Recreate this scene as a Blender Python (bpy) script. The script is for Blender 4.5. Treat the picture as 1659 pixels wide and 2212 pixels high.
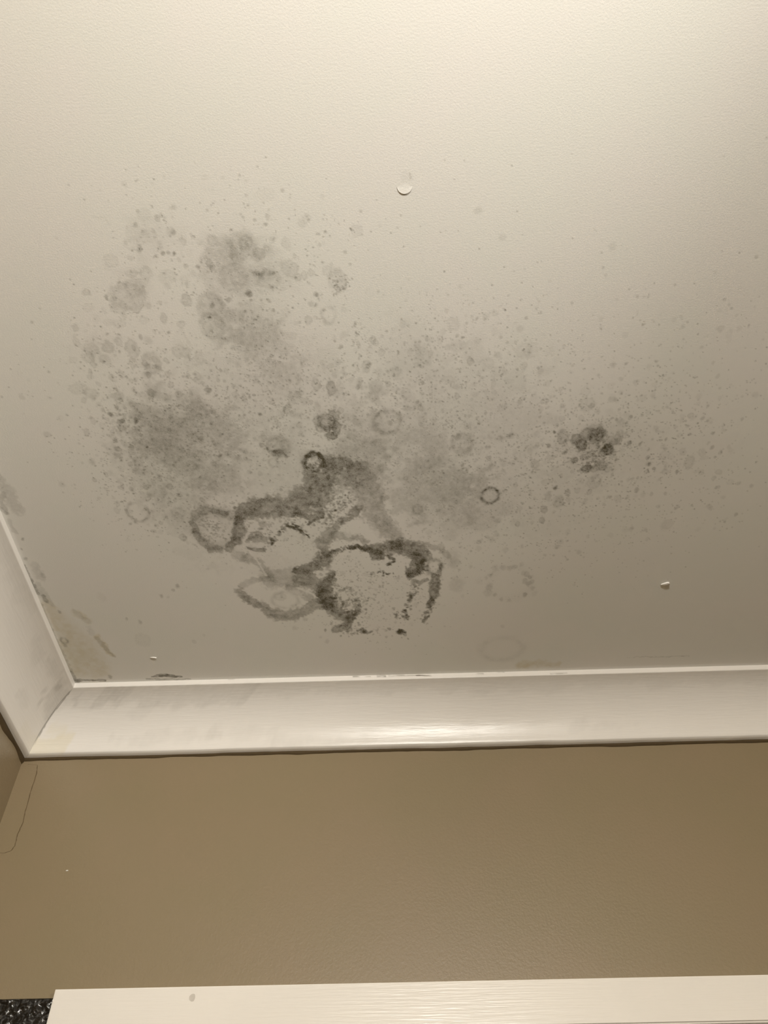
import bpy, bmesh, math, random
import numpy as np
from mathutils import Matrix, Vector

C = bpy.context.scene.collection
SC = bpy.context.scene
for o in list(bpy.data.objects):
    bpy.data.objects.remove(o)

# ------------------------------------------------------------------ place
CEIL = 2.40            # ceiling height
EYE = CEIL - 0.9381    # the photographer's lens
D = 1.2744             # back wall
XL = -0.6638           # left wall
XR, YF = 1.45, -1.75   # right wall and wall behind the photographer
CW = 0.090             # cornice width on ceiling and wall
LIP = 0.0099           # upper nib of the cornice
NIB = 0.0140           # lower nib of the cornice
WZ1 = EYE + 0.4654     # top of the window casing
WX0 = -0.4939          # left edge of the window casing

# ------------------------------------------------------------------ camera
cam_d = bpy.data.cameras.new('camera')
cam = bpy.data.objects.new('camera', cam_d)
C.objects.link(cam)
pitch, roll, yaw = 0.858616, -0.011021, -0.024477
F = Vector((math.sin(yaw)*math.cos(pitch), math.cos(yaw)*math.cos(pitch), math.sin(pitch)))
R0 = Vector((math.cos(yaw), -math.sin(yaw), 0)); U0 = R0.cross(F)
R = math.cos(roll)*R0 + math.sin(roll)*U0
U = -math.sin(roll)*R0 + math.cos(roll)*U0
m = Matrix.Identity(4)
for i in range(3):
    m[i][0], m[i][1], m[i][2] = R[i], U[i], -F[i]
m.translation = Vector((0, 0, EYE))
cam.matrix_world = m
cam_d.sensor_fit = 'VERTICAL'
cam_d.sensor_height = 36.0
cam_d.lens = 36.0*1841.16/2212
cam_d.clip_start = 0.01
SC.camera = cam

# ------------------------------------------------------------------ light
w = bpy.data.worlds.new('night'); SC.world = w; w.use_nodes = True
w.node_tree.nodes['Background'].inputs[0].default_value = (0.01, 0.011, 0.014, 1)
w.node_tree.nodes['Background'].inputs[1].default_value = 1.0

def lamp(name, loc, watts, radius, col):
    d = bpy.data.lights.new(name, 'POINT'); d.energy = watts; d.shadow_soft_size = radius; d.color = col
    o = bpy.data.objects.new(name, d); o.location = loc; C.objects.link(o); return o
WARM = (1.0, 0.968, 0.895)
lamp('vanity_bulb', (0.00, -0.75, CEIL-0.385), 35.0, 0.045, WARM)
lamp('vanity_bulb', (0.21, -0.75, CEIL-0.385), 41.0, 0.045, WARM)
sp = bpy.data.lights.new('added_cove_spot', 'SPOT'); sp.energy = 62.0; sp.color = WARM; sp.shadow_soft_size = 0.05  # added spot that brightens the left cornice, not a known fitting
sp.spot_size = math.radians(42); sp.spot_blend = 1.0
spo = bpy.data.objects.new('added_cove_spot', sp); spo.location = (0.98, -0.80, CEIL-0.58); C.objects.link(spo)
spo.rotation_euler = (Vector((-0.60, 0.90, 2.33))-spo.location).to_track_quat('-Z', 'Y').to_euler()
SC.view_settings.view_transform = 'Standard'
SC.view_settings.look = 'None'
SC.view_settings.gamma = 1.0
SC.view_settings.use_curve_mapping = False
SC.view_settings.exposure = 0.0

# ------------------------------------------------------------------ materials
def nt(name):
    mt = bpy.data.materials.new(name); mt.use_nodes = True
    t = mt.node_tree; b = t.nodes['Principled BSDF']
    return mt, t, b
def N(t, kind, **kw):
    n = t.nodes.new(kind)
    for k, v in kw.items(): setattr(n, k, v)
    return n
def noise(t, scale, detail=4, rough=0.55, stretch=(1, 1, 1), dist=0.0):
    tc = N(t, 'ShaderNodeTexCoord'); mp = N(t, 'ShaderNodeMapping'); mp.inputs['Scale'].default_value = stretch
    t.links.new(tc.outputs['Object'], mp.inputs['Vector'])
    n = N(t, 'ShaderNodeTexNoise'); n.inputs['Scale'].default_value = scale; n.inputs['Detail'].default_value = detail
    n.inputs['Roughness'].default_value = rough; n.inputs['Distortion'].default_value = dist
    t.links.new(mp.outputs[0], n.inputs['Vector']); return n
def ramp(t, src, a, b, lo=0.0, hi=1.0):
    n = N(t, 'ShaderNodeMapRange'); n.interpolation_type = 'SMOOTHSTEP'
    n.inputs[1].default_value = a; n.inputs[2].default_value = b; n.inputs[3].default_value = lo; n.inputs[4].default_value = hi
    t.links.new(src, n.inputs[0]); return n.outputs[0]
def mathn(t, op, a, b):
    n = N(t, 'ShaderNodeMath', operation=op)
    for i, x in enumerate((a, b)):
        if isinstance(x, (int, float)): n.inputs[i].default_value = x
        else: t.links.new(x, n.inputs[i])
    return n.outputs[0]
def mix(t, fac, a, b):
    n = N(t, 'ShaderNodeMix', data_type='RGBA')
    for s, x in ((n.inputs[0], fac), (n.inputs[6], a), (n.inputs[7], b)):
        if isinstance(x, (int, float)): s.default_value = x
        elif isinstance(x, tuple): s.default_value = x + (1,)
        else: t.links.new(x, s)
    return n.outputs[2]
def attr(t, name):
    n = N(t, 'ShaderNodeAttribute'); n.attribute_name = name; return n.outputs['Fac']
def bump(t, b, h, strength, dist):
    n = N(t, 'ShaderNodeBump'); n.inputs['Strength'].default_value = strength; n.inputs['Distance'].default_value = dist
    t.links.new(h, n.inputs['Height'])
    t.links.new(n.outputs[0], b.inputs['Normal']); return n

WHITE = (0.80, 0.765, 0.70)
# painted ceiling: white roller paint, mould and damp read from the stain chart on the mesh
M_CEIL, t, b = nt('ceiling_paint')
tone = noise(t, 9, 3)
base = mix(t, ramp(t, tone.outputs['Fac'], 0.3, 0.7), (0.785, 0.775, 0.725), (0.80, 0.775, 0.735))
base = mix(t, mathn(t, 'MULTIPLY', attr(t, 'damp'), 0.8), base, (0.56, 0.47, 0.27))
g1 = noise(t, 620, 3, 0.65); g2 = noise(t, 120, 3, 0.6)
gg = mathn(t, 'ADD', mathn(t, 'MULTIPLY', ramp(t, g1.outputs['Fac'], 0.3, 0.7), 0.55), mathn(t, 'MULTIPLY', ramp(t, g2.outputs['Fac'], 0.3, 0.7), 0.45))
mo = mathn(t, 'MULTIPLY', attr(t, 'mould'), mathn(t, 'ADD', mathn(t, 'MULTIPLY', gg, 0.6), 0.70))
mo = mathn(t, 'MINIMUM', mo, 1.0)
col = mix(t, mo, base, (0.088, 0.076, 0.044))
t.links.new(col, b.inputs['Base Color'])
b.inputs['Roughness'].default_value = 0.62
b.inputs['Specular IOR Level'].default_value = 0.35
s1 = noise(t, 480, 2, 0.5); s2 = noise(t, 1300, 2, 0.5)
bump(t, b, mathn(t, 'ADD', s1.outputs['Fac'], mathn(t, 'MULTIPLY', s2.outputs['Fac'], 0.5)), 0.21, 0.0007)

def gloss_paint(name, col, rough, brush=(1, 1, 1), bs=0.25, damp=None):
    mt, t, b = nt(name)
    tn = noise(t, 7, 4)
    c = mix(t, ramp(t, tn.outputs['Fac'], 0.3, 0.7), tuple(x*0.975 for x in col), col)
    c = mix(t, mathn(t, 'MULTIPLY', attr(t, 'damp'), 0.8), c, (0.70, 0.62, 0.40))
    c = mix(t, attr(t, 'mould'), c, (0.10, 0.085, 0.055))
    t.links.new(c, b.inputs['Base Color'])
    b.inputs['Roughness'].default_value = rough
    n1 = noise(t, 60, 3, 0.6, brush)
    bump(t, b, n1.outputs['Fac'], bs, 0.002)
    return mt
M_CORN = gloss_paint('cornice_paint', (0.80, 0.765, 0.72), 0.29, (0.35, 4, 4), 0.18)
M_CORN_L = gloss_paint('cornice_paint_side', (0.80, 0.765, 0.72), 0.29, (4, 0.35, 4), 0.18)
M_CASE = gloss_paint('casing_paint', (0.82, 0.775, 0.715), 0.24, (0.22, 5, 5), 0.20)

M_WALL, t, b = nt('beige_wall_paint')
tn = noise(t, 6, 3); n2 = noise(t, 260, 3, 0.6)
c = mix(t, ramp(t, tn.outputs['Fac'], 0.3, 0.7), (0.245, 0.192, 0.112), (0.255, 0.194, 0.117))
t.links.new(c, b.inputs['Base Color']); b.inputs['Roughness'].default_value = 0.40
bump(t, b, n2.outputs['Fac'], 0.30, 0.0012)

def plain(name, col, rough, spec=0.5):
    mt, t, b = nt(name)
    n = noise(t, 90, 3)
    c = mix(t, ramp(t, n.outputs['Fac'], 0.3, 0.7), tuple(x*0.9 for x in col), col)
    t.links.new(c, b.inputs['Base Color']); b.inputs['Roughness'].default_value = rough
    b.inputs['Specular IOR Level'].default_value = spec
    return mt
M_BEAD = plain('dark_brown_bead', (0.085, 0.058, 0.028), 0.7, 0.2)
M_FLAKE = plain('paint_flake', (0.84, 0.81, 0.76), 0.6)
M_FLOOR = plain('floor_tile', (0.07, 0.06, 0.05), 0.4)

M_TILE, t, b = nt('dark_glossy_tile')
v = noise(t, 150, 5, 0.7, dist=0.8); v2 = noise(t, 420, 3, 0.65)
c = mix(t, ramp(t, v.outputs['Fac'], 0.50, 0.66), (0.006, 0.005, 0.004), (0.030, 0.024, 0.017))
t.links.new(c, b.inputs['Base Color']); b.inputs['Roughness'].default_value = 0.07
b.inputs['Specular IOR Level'].default_value = 0.6
bump(t, b, mathn(t, 'ADD', v.outputs['Fac'], mathn(t, 'MULTIPLY', v2.outputs['Fac'], 0.5)), 0.3, 0.0010)

M_GLASS, t, b = nt('obscure_glass')
v = noise(t, 120, 3)
b.inputs['Base Color'].default_value = (0.9, 0.92, 0.9, 1); b.inputs['Transmission Weight'].default_value = 1.0
b.inputs['Roughness'].default_value = 0.15
bump(t, b, v.outputs['Fac'], 0.5, 0.003)

# ------------------------------------------------------------------ helpers
def link(name, me, mat, parent=None, kind=None, label=None, cat=None, group=None):
    o = bpy.data.objects.new(name, me); C.objects.link(o)
    if mat: me.materials.append(mat)
    if parent: o.parent = parent
    if kind: o['kind'] = kind
    if label: o['label'] = label
    if cat: o['category'] = cat
    if group: o['group'] = group
    return o
def grid_mesh(name, V, faces, attrs=None, smooth=True):
    """V (n,3) float array, faces (k,4) int array"""
    me = bpy.data.meshes.new(name)
    V = np.ascontiguousarray(V, np.float32); faces = np.ascontiguousarray(faces, np.int32)
    k = faces.shape[1]
    me.vertices.add(len(V)); me.vertices.foreach_set('co', V.ravel())
    me.loops.add(faces.size); me.loops.foreach_set('vertex_index', faces.ravel())
    me.polygons.add(len(faces)); me.polygons.foreach_set('loop_start', np.arange(0, faces.size, k, dtype=np.int32))
    me.polygons.foreach_set('use_smooth', np.full(len(faces), smooth, dtype=bool))
    for an, av in (attrs or {}).items():
        a = me.attributes.new(an, 'FLOAT', 'POINT'); a.data.foreach_set('value', np.ascontiguousarray(av, np.float32))
    me.update(calc_edges=True); me.validate()
    return me
def boxes(name, bs, mat, parent=None, bevel=0.0, **kw):
    bm = bmesh.new()
    for (x0, y0, z0, x1, y1, z1) in bs:
        r = bmesh.ops.create_cube(bm, size=1)
        for vv in r['verts']:
            vv.co = Vector(((x0+x1)/2+vv.co.x*(x1-x0), (y0+y1)/2+vv.co.y*(y1-y0), (z0+z1)/2+vv.co.z*(z1-z0)))
    if bevel:
        bmesh.ops.bevel(bm, geom=list(bm.edges), offset=bevel, segments=3, profile=0.6, affect='EDGES', clamp_overlap=True)
    me = bpy.data.meshes.new(name); bm.to_mesh(me); bm.free()
    return link(name, me, mat, parent, **kw)
rng = np.random.default_rng(7)
def lattice(seed):
    return np.random.default_rng(seed).random((257, 257)).astype(np.float32)
def vnoise(x, y, cell, seed):
    L = lattice(seed); x = x/cell; y = y/cell
    xi = np.floor(x).astype(np.int64); yi = np.floor(y).astype(np.int64)
    fx = x-xi; fy = y-yi; fx = fx*fx*(3-2*fx); fy = fy*fy*(3-2*fy)
    xi0 = xi % 256; yi0 = yi % 256; xi1 = (xi+1) % 256; yi1 = (yi+1) % 256
    return (L[yi0, xi0]*(1-fx)+L[yi0, xi1]*fx)*(1-fy)+(L[yi1, xi0]*(1-fx)+L[yi1, xi1]*fx)*fy
def fbm(x, y, cell, seed, octs=3):
    s = 0; a = 1.0; tot = 0
    for k in range(octs):
        s = s+a*vnoise(x+37.1*k, y-19.7*k, cell/2**k, seed+k); tot += a; a *= 0.55
    return s/tot
def sstep(a, b, v):
    q = np.clip((v-a)/(b-a), 0, 1); return q*q*(3-2*q)

# ------------------------------------------------------------------ stain chart of the ceiling, millimetres on the ceiling
# haze x y rx ry s | dens x y rx ry s (fine specks) | disc, dot x y rx ry s | ring x y rx ry s width | stroke, clear, damp [(x y r)...] aspect s
MARKS = [
    ('haze', -292.1, 662.2, 65.2, 68.3, 0.25),
    ('haze', -261.9, 686.6, 53.5, 74.1, 0.11),
    ('haze', -287.6, 654.8, 55.7, 45.1, 0.09),
    ('haze', -320.8, 634.8, 27.5, 29.4, 0.06),
    ('haze', -297.6, 741.9, 71.5, 58.1, 0.15),
    ('haze', -355.3, 706.9, 31.9, 63.9, 0.09),
    ('haze', -184.1, 439.8, 38.0, 34.6, 0.19),
    ('haze', -169.3, 401.3, 21.1, 19.2, 0.18),
    ('haze', -168.5, 494.4, 33.7, 34.1, 0.22),
    ('haze', -164.2, 536.1, 34.6, 39.1, 0.19),
    ('haze', -211.7, 492.8, 22.4, 30.9, 0.13),
    ('haze', -192.7, 408.2, 21.2, 22.2, 0.11),
    ('haze', -265.7, 386.3, 23.6, 26.9, 0.08),
    ('haze', -301.9, 441.3, 21.7, 23.2, 0.07),
    ('haze', -140.7, 441.3, 27.1, 23.1, 0.09),
    ('haze', -368.7, 531.8, 25.9, 22.8, 0.06),
    ('haze', -198.8, 599.5, 77.9, 63.4, 0.1),
    ('haze', -127.6, 609.3, 66.2, 57.0, 0.07),
    ('haze', -122.0, 554.2, 40.8, 40.0, 0.04),
    ('haze', 47.6, 738.7, 58.2, 65.8, 0.19),
    ('haze', 61.0, 781.3, 53.0, 51.7, 0.19),
    ('haze', 89.9, 631.9, 103.6, 80.2, 0.11),
    ('haze', 29.6, 559.8, 52.5, 46.9, 0.07),
    ('haze', 108.6, 818.2, 60.8, 44.8, 0.11),
    ('haze', 16.2, 673.9, 68.7, 61.3, 0.1),
    ('haze', 154.2, 686.9, 75.4, 77.6, 0.06),
    ('haze', -45.8, 664.0, 43.5, 45.5, 0.09),
    ('haze', -42.2, 718.9, 38.4, 32.2, 0.16),
    ('haze', 192.9, 777.8, 79.3, 68.5, 0.07),
    ('haze', 269.4, 706.9, 69.9, 55.4, 0.06),
    ('haze', 274.7, 699.3, 28.5, 39.3, 0.11),
    ('haze', -164.7, 722.3, 45.0, 48.6, 0.08),
    ('haze', -193.6, 745.9, 52.1, 41.6, 0.08),
    ('haze', -147.6, 683.2, 31.4, 31.0, 0.11),
    ('haze', -74.2, 717.7, 44.8, 40.3, 0.16),
    ('haze', -279.7, 830.2, 47.7, 54.7, 0.09),
    ('haze', -322.1, 801.4, 47.0, 35.4, 0.08),
    ('haze', -187.6, 861.7, 76.1, 65.8, 0.07),
    ('haze', 398.9, 723.8, 57.7, 40.3, 0.03),
    ('dens', -194.0, 451.1, 81.9, 99.6, 0.5),
    ('dens', -267.2, 380.9, 47.0, 48.1, 0.35),
    ('dens', -336.9, 519.9, 68.6, 76.9, 0.3),
    ('dens', -285.7, 677.9, 119.1, 115.9, 1.0),
    ('dens', -329.5, 676.2, 75.2, 92.6, 0.7),
    ('dens', -187.7, 607.1, 96.2, 71.1, 0.9),
    ('dens', -125.5, 588.2, 89.2, 69.4, 0.8),
    ('dens', 65.6, 631.0, 140.1, 109.2, 1.0),
    ('dens', 29.6, 553.2, 87.2, 59.8, 0.7),
    ('dens', 107.0, 774.5, 145.1, 102.6, 0.9),
    ('dens', 269.4, 706.9, 95.3, 79.2, 0.9),
    ('dens', 369.6, 702.9, 95.0, 118.1, 0.5),
    ('dens', 323.8, 774.4, 151.5, 110.8, 0.4),
    ('dens', 298.1, 604.1, 137.6, 84.4, 0.22),
    ('dens', -103.2, 419.8, 69.5, 56.2, 0.22),
    ('dens', -83.1, 662.5, 74.5, 68.1, 0.8),
    ('dens', -77.4, 767.3, 39.5, 51.0, 2.2),
    ('dens', -31.6, 956.9, 68.9, 98.1, 1.0),
    ('dens', -153.0, 863.1, 45.0, 42.4, 0.9),
    ('dens', -279.7, 830.2, 40.8, 54.7, 0.9),
    ('dens', -328.9, 801.1, 73.8, 61.9, 0.5),
    ('dens', 166.7, 885.2, 104.8, 76.7, 0.3),
    ('dens', -62.6, 377.5, 57.2, 26.5, 0.12),
    ('dens', 86.9, 522.7, 91.3, 44.7, 0.3),
    ('dens', 19.4, 458.9, 328.8, 224.2, 0.03),
    ('dens', 358.8, 520.0, 90.9, 101.5, 0.06),
    ('disc', -169.4, 401.5, 18.0, 16.5, 0.1),
    ('disc', -164.5, 398.2, 7.9, 9.3, 0.22),
    ('disc', -184.0, 439.2, 18.4, 17.3, 0.14),
    ('disc', -215.8, 471.8, 15.5, 15.7, 0.14),
    ('disc', -219.6, 501.6, 13.5, 17.5, 0.16),
    ('disc', -200.9, 489.1, 14.6, 14.8, 0.08),
    ('disc', -143.1, 443.1, 14.1, 12.7, 0.12),
    ('disc', -313.0, 459.3, 22.0, 19.6, 0.17),
    ('disc', -327.6, 471.5, 11.1, 10.9, 0.1),
    ('disc', -303.2, 447.2, 12.0, 11.7, 0.1),
    ('disc', -304.3, 550.5, 13.4, 16.0, 0.17),
    ('disc', -323.8, 527.5, 8.6, 14.2, 0.17),
    ('disc', -375.3, 528.3, 11.5, 9.1, 0.14),
    ('disc', -353.7, 525.0, 7.5, 9.0, 0.17),
    ('disc', -381.8, 539.2, 8.1, 6.6, 0.13),
    ('disc', -361.8, 542.7, 8.1, 7.9, 0.13),
    ('disc', -327.6, 549.7, 5.8, 6.6, 0.17),
    ('disc', -340.0, 518.7, 4.6, 6.4, 0.17),
    ('disc', -378.2, 549.2, 4.1, 4.7, 0.17),
    ('disc', -386.7, 498.1, 4.5, 5.0, 0.16),
    ('disc', -390.9, 518.1, 4.6, 6.4, 0.1),
    ('disc', -264.3, 535.2, 12.7, 9.1, 0.14),
    ('disc', -257.6, 552.3, 5.8, 12.0, 0.08),
    ('disc', -244.3, 466.9, 6.6, 9.6, 0.2),
    ('disc', -276.9, 488.9, 5.0, 6.8, 0.18),
    ('disc', -257.1, 497.5, 5.1, 5.6, 0.15),
    ('disc', -361.2, 451.3, 4.9, 5.3, 0.19),
    ('disc', -364.2, 471.5, 6.7, 6.0, 0.07),
    ('disc', -301.1, 490.7, 5.6, 6.2, 0.07),
    ('disc', -116.5, 430.7, 10.2, 11.4, 0.16),
    ('disc', -101.3, 439.7, 4.3, 4.6, 0.14),
    ('disc', -73.5, 435.8, 5.9, 6.9, 0.11),
    ('disc', -62.8, 446.0, 12.0, 13.9, 0.12),
    ('disc', -59.9, 454.8, 7.1, 9.4, 0.1),
    ('disc', -117.7, 399.9, 5.8, 7.7, 0.11),
    ('disc', -92.8, 372.4, 5.2, 6.3, 0.11),
    ('disc', -36.7, 387.9, 7.3, 7.5, 0.09),
    ('disc', -102.1, 498.0, 5.1, 6.2, 0.16),
    ('disc', -135.6, 499.4, 4.5, 5.0, 0.08),
    ('disc', -125.7, 518.4, 8.0, 5.7, 0.08),
    ('disc', -65.3, 535.7, 3.5, 4.6, 0.18),
    ('disc', -33.9, 566.3, 4.7, 9.5, 0.12),
    ('disc', -299.6, 410.9, 4.3, 3.3, 0.12),
    ('disc', -258.7, 366.4, 4.1, 4.2, 0.17),
    ('disc', -273.0, 361.5, 8.2, 7.3, 0.06),
    ('disc', -288.4, 381.1, 9.4, 8.6, 0.05),
    ('disc', -273.9, 386.2, 10.5, 8.6, 0.07),
    ('disc', -293.7, 394.7, 10.5, 8.7, 0.07),
    ('disc', -322.9, 413.6, 9.1, 8.9, 0.08),
    ('disc', -261.7, 436.3, 9.7, 9.2, 0.08),
    ('disc', -287.0, 327.5, 4.0, 4.5, 0.1),
    ('disc', -198.5, 322.2, 4.5, 3.0, 0.08),
    ('disc', -135.4, 344.6, 11.2, 8.1, 0.04),
    ('disc', -407.5, 584.3, 13.1, 8.3, 0.1),
    ('disc', -391.9, 592.3, 9.6, 8.4, 0.12),
    ('disc', -357.3, 596.6, 6.0, 6.3, 0.13),
    ('disc', -402.5, 542.6, 5.2, 4.6, 0.09),
    ('disc', -442.9, 628.5, 4.3, 4.4, 0.06),
    ('disc', -414.3, 653.3, 4.3, 6.8, 0.17),
    ('disc', -400.3, 634.8, 3.7, 5.2, 0.12),
    ('disc', -312.2, 593.8, 6.0, 6.3, 0.15),
    ('disc', -278.7, 598.0, 6.0, 4.9, 0.2),
    ('disc', -243.8, 544.3, 5.8, 10.6, 0.1),
    ('disc', -100.4, 589.9, 5.4, 11.1, 0.12),
    ('disc', -80.7, 596.5, 6.0, 11.9, 0.17),
    ('disc', -129.8, 606.6, 8.4, 9.9, 0.08),
    ('disc', -100.9, 625.9, 4.3, 7.3, 0.14),
    ('disc', -50.7, 649.6, 5.5, 6.0, 0.15),
    ('disc', -70.6, 596.9, 6.0, 8.4, 0.05),
    ('disc', -330.7, 494.8, 7.9, 5.6, 0.09),
    ('disc', -344.3, 491.7, 6.7, 5.0, 0.09),
    ('disc', -295.8, 444.9, 8.7, 7.6, 0.08),
    ('disc', -301.7, 430.0, 8.6, 4.6, 0.12),
    ('disc', -285.7, 430.6, 7.6, 10.3, 0.12),
    ('disc', -243.8, 439.4, 5.4, 4.6, 0.08),
    ('disc', -150.5, 411.5, 7.4, 7.8, 0.18),
    ('disc', -201.7, 393.4, 6.3, 6.5, 0.16),
    ('disc', -182.4, 398.7, 4.2, 4.4, 0.15),
    ('dot', -169.6, 460.0, 4.4, 4.7, 0.42),
    ('dot', -194.0, 467.5, 3.3, 3.6, 0.38),
    ('dot', -215.1, 474.3, 2.8, 3.0, 0.36),
    ('dot', -220.5, 490.2, 2.2, 2.5, 0.5),
    ('dot', -167.5, 470.2, 2.2, 2.4, 0.4),
    ('dot', -146.4, 470.5, 2.2, 2.4, 0.42),
    ('dot', -89.7, 464.9, 2.8, 3.0, 0.42),
    ('dot', -223.0, 425.6, 2.7, 2.8, 0.42),
    ('dot', -260.2, 406.4, 3.2, 3.3, 0.42),
    ('dot', -248.1, 408.0, 2.7, 2.8, 0.5),
    ('dot', -269.7, 410.8, 2.1, 2.2, 0.42),
    ('dot', -254.5, 405.9, 2.7, 2.8, 0.3),
    ('dot', -237.3, 422.7, 2.7, 2.8, 0.25),
    ('dot', -244.1, 381.6, 2.6, 2.7, 0.32),
    ('dot', -285.1, 371.7, 2.6, 2.6, 0.32),
    ('dot', -262.4, 353.1, 2.0, 2.1, 0.3),
    ('dot', -320.2, 440.4, 1.6, 1.7, 0.4),
    ('dot', -338.7, 459.1, 2.7, 3.0, 0.4),
    ('dot', -312.8, 567.4, 4.1, 4.8, 0.32),
    ('dot', -311.3, 554.5, 3.5, 4.0, 0.28),
    ('dot', -298.1, 556.4, 4.1, 4.7, 0.25),
    ('dot', -374.4, 624.9, 3.7, 4.4, 0.55),
    ('dot', -343.4, 637.0, 3.1, 3.7, 0.42),
    ('dot', -363.1, 626.2, 2.4, 2.9, 0.36),
    ('dot', -361.7, 637.2, 3.1, 3.7, 0.3),
    ('dot', -342.7, 610.7, 4.8, 5.7, 0.3),
    ('dot', -338.2, 619.4, 3.0, 3.6, 0.3),
    ('dot', -350.1, 632.0, 2.4, 2.9, 0.3),
    ('dot', -347.3, 648.5, 4.3, 5.2, 0.22),
    ('dot', -361.5, 647.3, 3.7, 4.5, 0.2),
    ('dot', -379.0, 682.3, 4.4, 5.4, 0.22),
    ('dot', -367.5, 672.9, 5.0, 6.2, 0.2),
    ('dot', -381.8, 693.9, 3.8, 4.7, 0.2),
    ('dot', -273.8, 508.9, 2.3, 2.5, 0.42),
    ('dot', -309.7, 513.5, 2.8, 3.2, 0.34),
    ('dot', -349.4, 507.5, 2.3, 2.5, 0.28),
    ('dot', -43.2, 385.8, 1.6, 1.6, 0.5),
    ('dot', -72.1, 387.7, 2.1, 2.2, 0.4),
    ('dot', -82.2, 389.6, 2.1, 2.2, 0.3),
    ('dot', -80.0, 403.5, 2.6, 2.7, 0.22),
    ('dot', -139.6, 377.8, 2.1, 2.1, 0.4),
    ('dot', -178.0, 381.0, 1.6, 1.6, 0.4),
    ('dot', -131.5, 393.6, 2.1, 2.2, 0.3),
    ('dot', -177.4, 482.7, 2.2, 2.4, 0.4),
    ('dot', -142.1, 483.5, 1.7, 1.8, 0.3),
    ('dot', -96.6, 476.1, 3.3, 3.6, 0.22),
    ('dot', -369.6, 515.4, 1.7, 1.9, 0.4),
    ('dot', -384.2, 529.4, 1.7, 1.9, 0.4),
    ('dot', -392.0, 522.2, 1.7, 1.9, 0.4),
    ('dot', -400.5, 591.4, 3.0, 3.5, 0.2),
    ('dot', -140.0, 313.3, 1.5, 1.5, 0.25),
    ('dot', -264.4, 432.6, 1.6, 1.7, 0.3),
    ('dot', -219.8, 563.6, 2.3, 2.7, 0.3),
    ('dot', -263.5, 570.6, 3.5, 4.1, 0.28),
    ('dot', -115.1, 559.0, 2.9, 3.4, 0.25),
    ('dot', -177.7, 632.3, 2.4, 2.9, 0.36),
    ('dot', -140.0, 436.4, 3.8, 4.0, 0.28),
    ('dot', -157.0, 435.3, 4.9, 5.2, 0.28),
    ('dot', -151.6, 437.9, 4.3, 4.6, 0.28),
    ('dot', -239.6, 592.0, 3.6, 4.2, 0.3),
    ('dot', -245.6, 583.0, 3.0, 3.5, 0.26),
    ('dot', -277.4, 468.2, 2.8, 3.0, 0.18),
    ('ring', -76.7, 492.3, 7.8, 11.7, 0.17, 2.0),
    ('ring', -219.6, 501.6, 14.7, 17.5, 0.1, 1.7),
    ('stroke', [(-162.2, 431.4, 2.1), (-151.6, 437.9, 2.1), (-137.6, 436.0, 1.8)], 0.94, 0.2),
    ('stroke', [(-318.1, 481.4, 0.7), (-306.0, 480.6, 0.7), (-297.6, 471.3, 0.6)], 0.91, 0.28),
    ('stroke', [(-292.0, 427.9, 2.7), (-302.2, 432.4, 2.3)], 0.94, 0.08),
    ('stroke', [(-330.8, 360.5, 1.1), (-317.5, 364.3, 1.1), (-312.6, 371.2, 0.9)], 0.99, 0.07),
    ('stroke', [(-258.6, 505.5, 2.2), (-250.6, 527.4, 1.5)], 0.89, 0.07),
    ('disc', -90.5, 648.9, 12.9, 14.2, 0.42),
    ('disc', -80.9, 638.5, 8.0, 10.3, 0.4),
    ('disc', -102.6, 645.7, 6.8, 6.7, 0.28),
    ('disc', -86.6, 670.9, 8.7, 6.1, 0.55),
    ('disc', -99.1, 658.1, 8.7, 7.5, 0.32),
    ('disc', -77.8, 658.9, 5.6, 11.3, 0.48),
    ('disc', -159.7, 686.3, 17.6, 18.7, 0.22),
    ('disc', -59.4, 651.4, 16.0, 16.4, 0.1),
    ('disc', -54.4, 681.9, 16.3, 15.5, 0.1),
    ('disc', -130.6, 603.9, 7.2, 7.1, 0.08),
    ('disc', -328.2, 638.5, 18.4, 22.2, 0.08),
    ('disc', -325.0, 666.0, 31.1, 30.5, 0.07),
    ('disc', -274.2, 624.6, 30.4, 18.2, 0.1),
    ('disc', -256.1, 622.6, 18.2, 14.5, 0.08),
    ('disc', -45.0, 722.4, 10.3, 8.1, 0.16),
    ('disc', -267.0, 752.7, 15.7, 16.8, 0.06),
    ('disc', -182.1, 682.7, 3.8, 4.7, 0.3),
    ('disc', -319.1, 800.9, 10.7, 12.4, 0.1),
    ('disc', -320.7, 848.7, 6.2, 7.4, 0.2),
    ('disc', -325.8, 810.3, 13.5, 16.1, 0.08),
    ('disc', -53.2, 745.8, 6.5, 10.0, 0.2),
    ('disc', -231.6, 739.0, 14.3, 16.5, 0.07),
    ('disc', -314.1, 593.2, 6.0, 6.3, 0.2),
    ('disc', -360.9, 597.8, 6.6, 5.6, 0.14),
    ('disc', -240.2, 593.4, 4.8, 4.2, 0.25),
    ('disc', -309.2, 677.8, 8.8, 9.3, 0.06),
    ('disc', -356.3, 704.6, 8.9, 9.6, 0.14),
    ('disc', -368.8, 708.5, 3.8, 4.0, 0.2),
    ('disc', -378.8, 682.2, 3.8, 4.7, 0.18),
    ('disc', -372.5, 636.9, 3.1, 3.7, 0.14),
    ('disc', -362.5, 637.2, 3.7, 3.7, 0.2),
    ('disc', -343.4, 636.6, 3.7, 4.4, 0.3),
    ('disc', -352.9, 720.9, 12.8, 8.1, 0.1),
    ('disc', -331.8, 732.1, 3.9, 4.1, 0.18),
    ('dot', -160.7, 695.4, 5.1, 6.3, 0.5),
    ('dot', -166.6, 696.6, 3.8, 4.7, 0.45),
    ('dot', -153.6, 693.7, 4.4, 5.5, 0.45),
    ('dot', -152.3, 702.3, 3.2, 4.0, 0.36),
    ('dot', -174.8, 688.6, 2.5, 3.1, 0.5),
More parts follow.
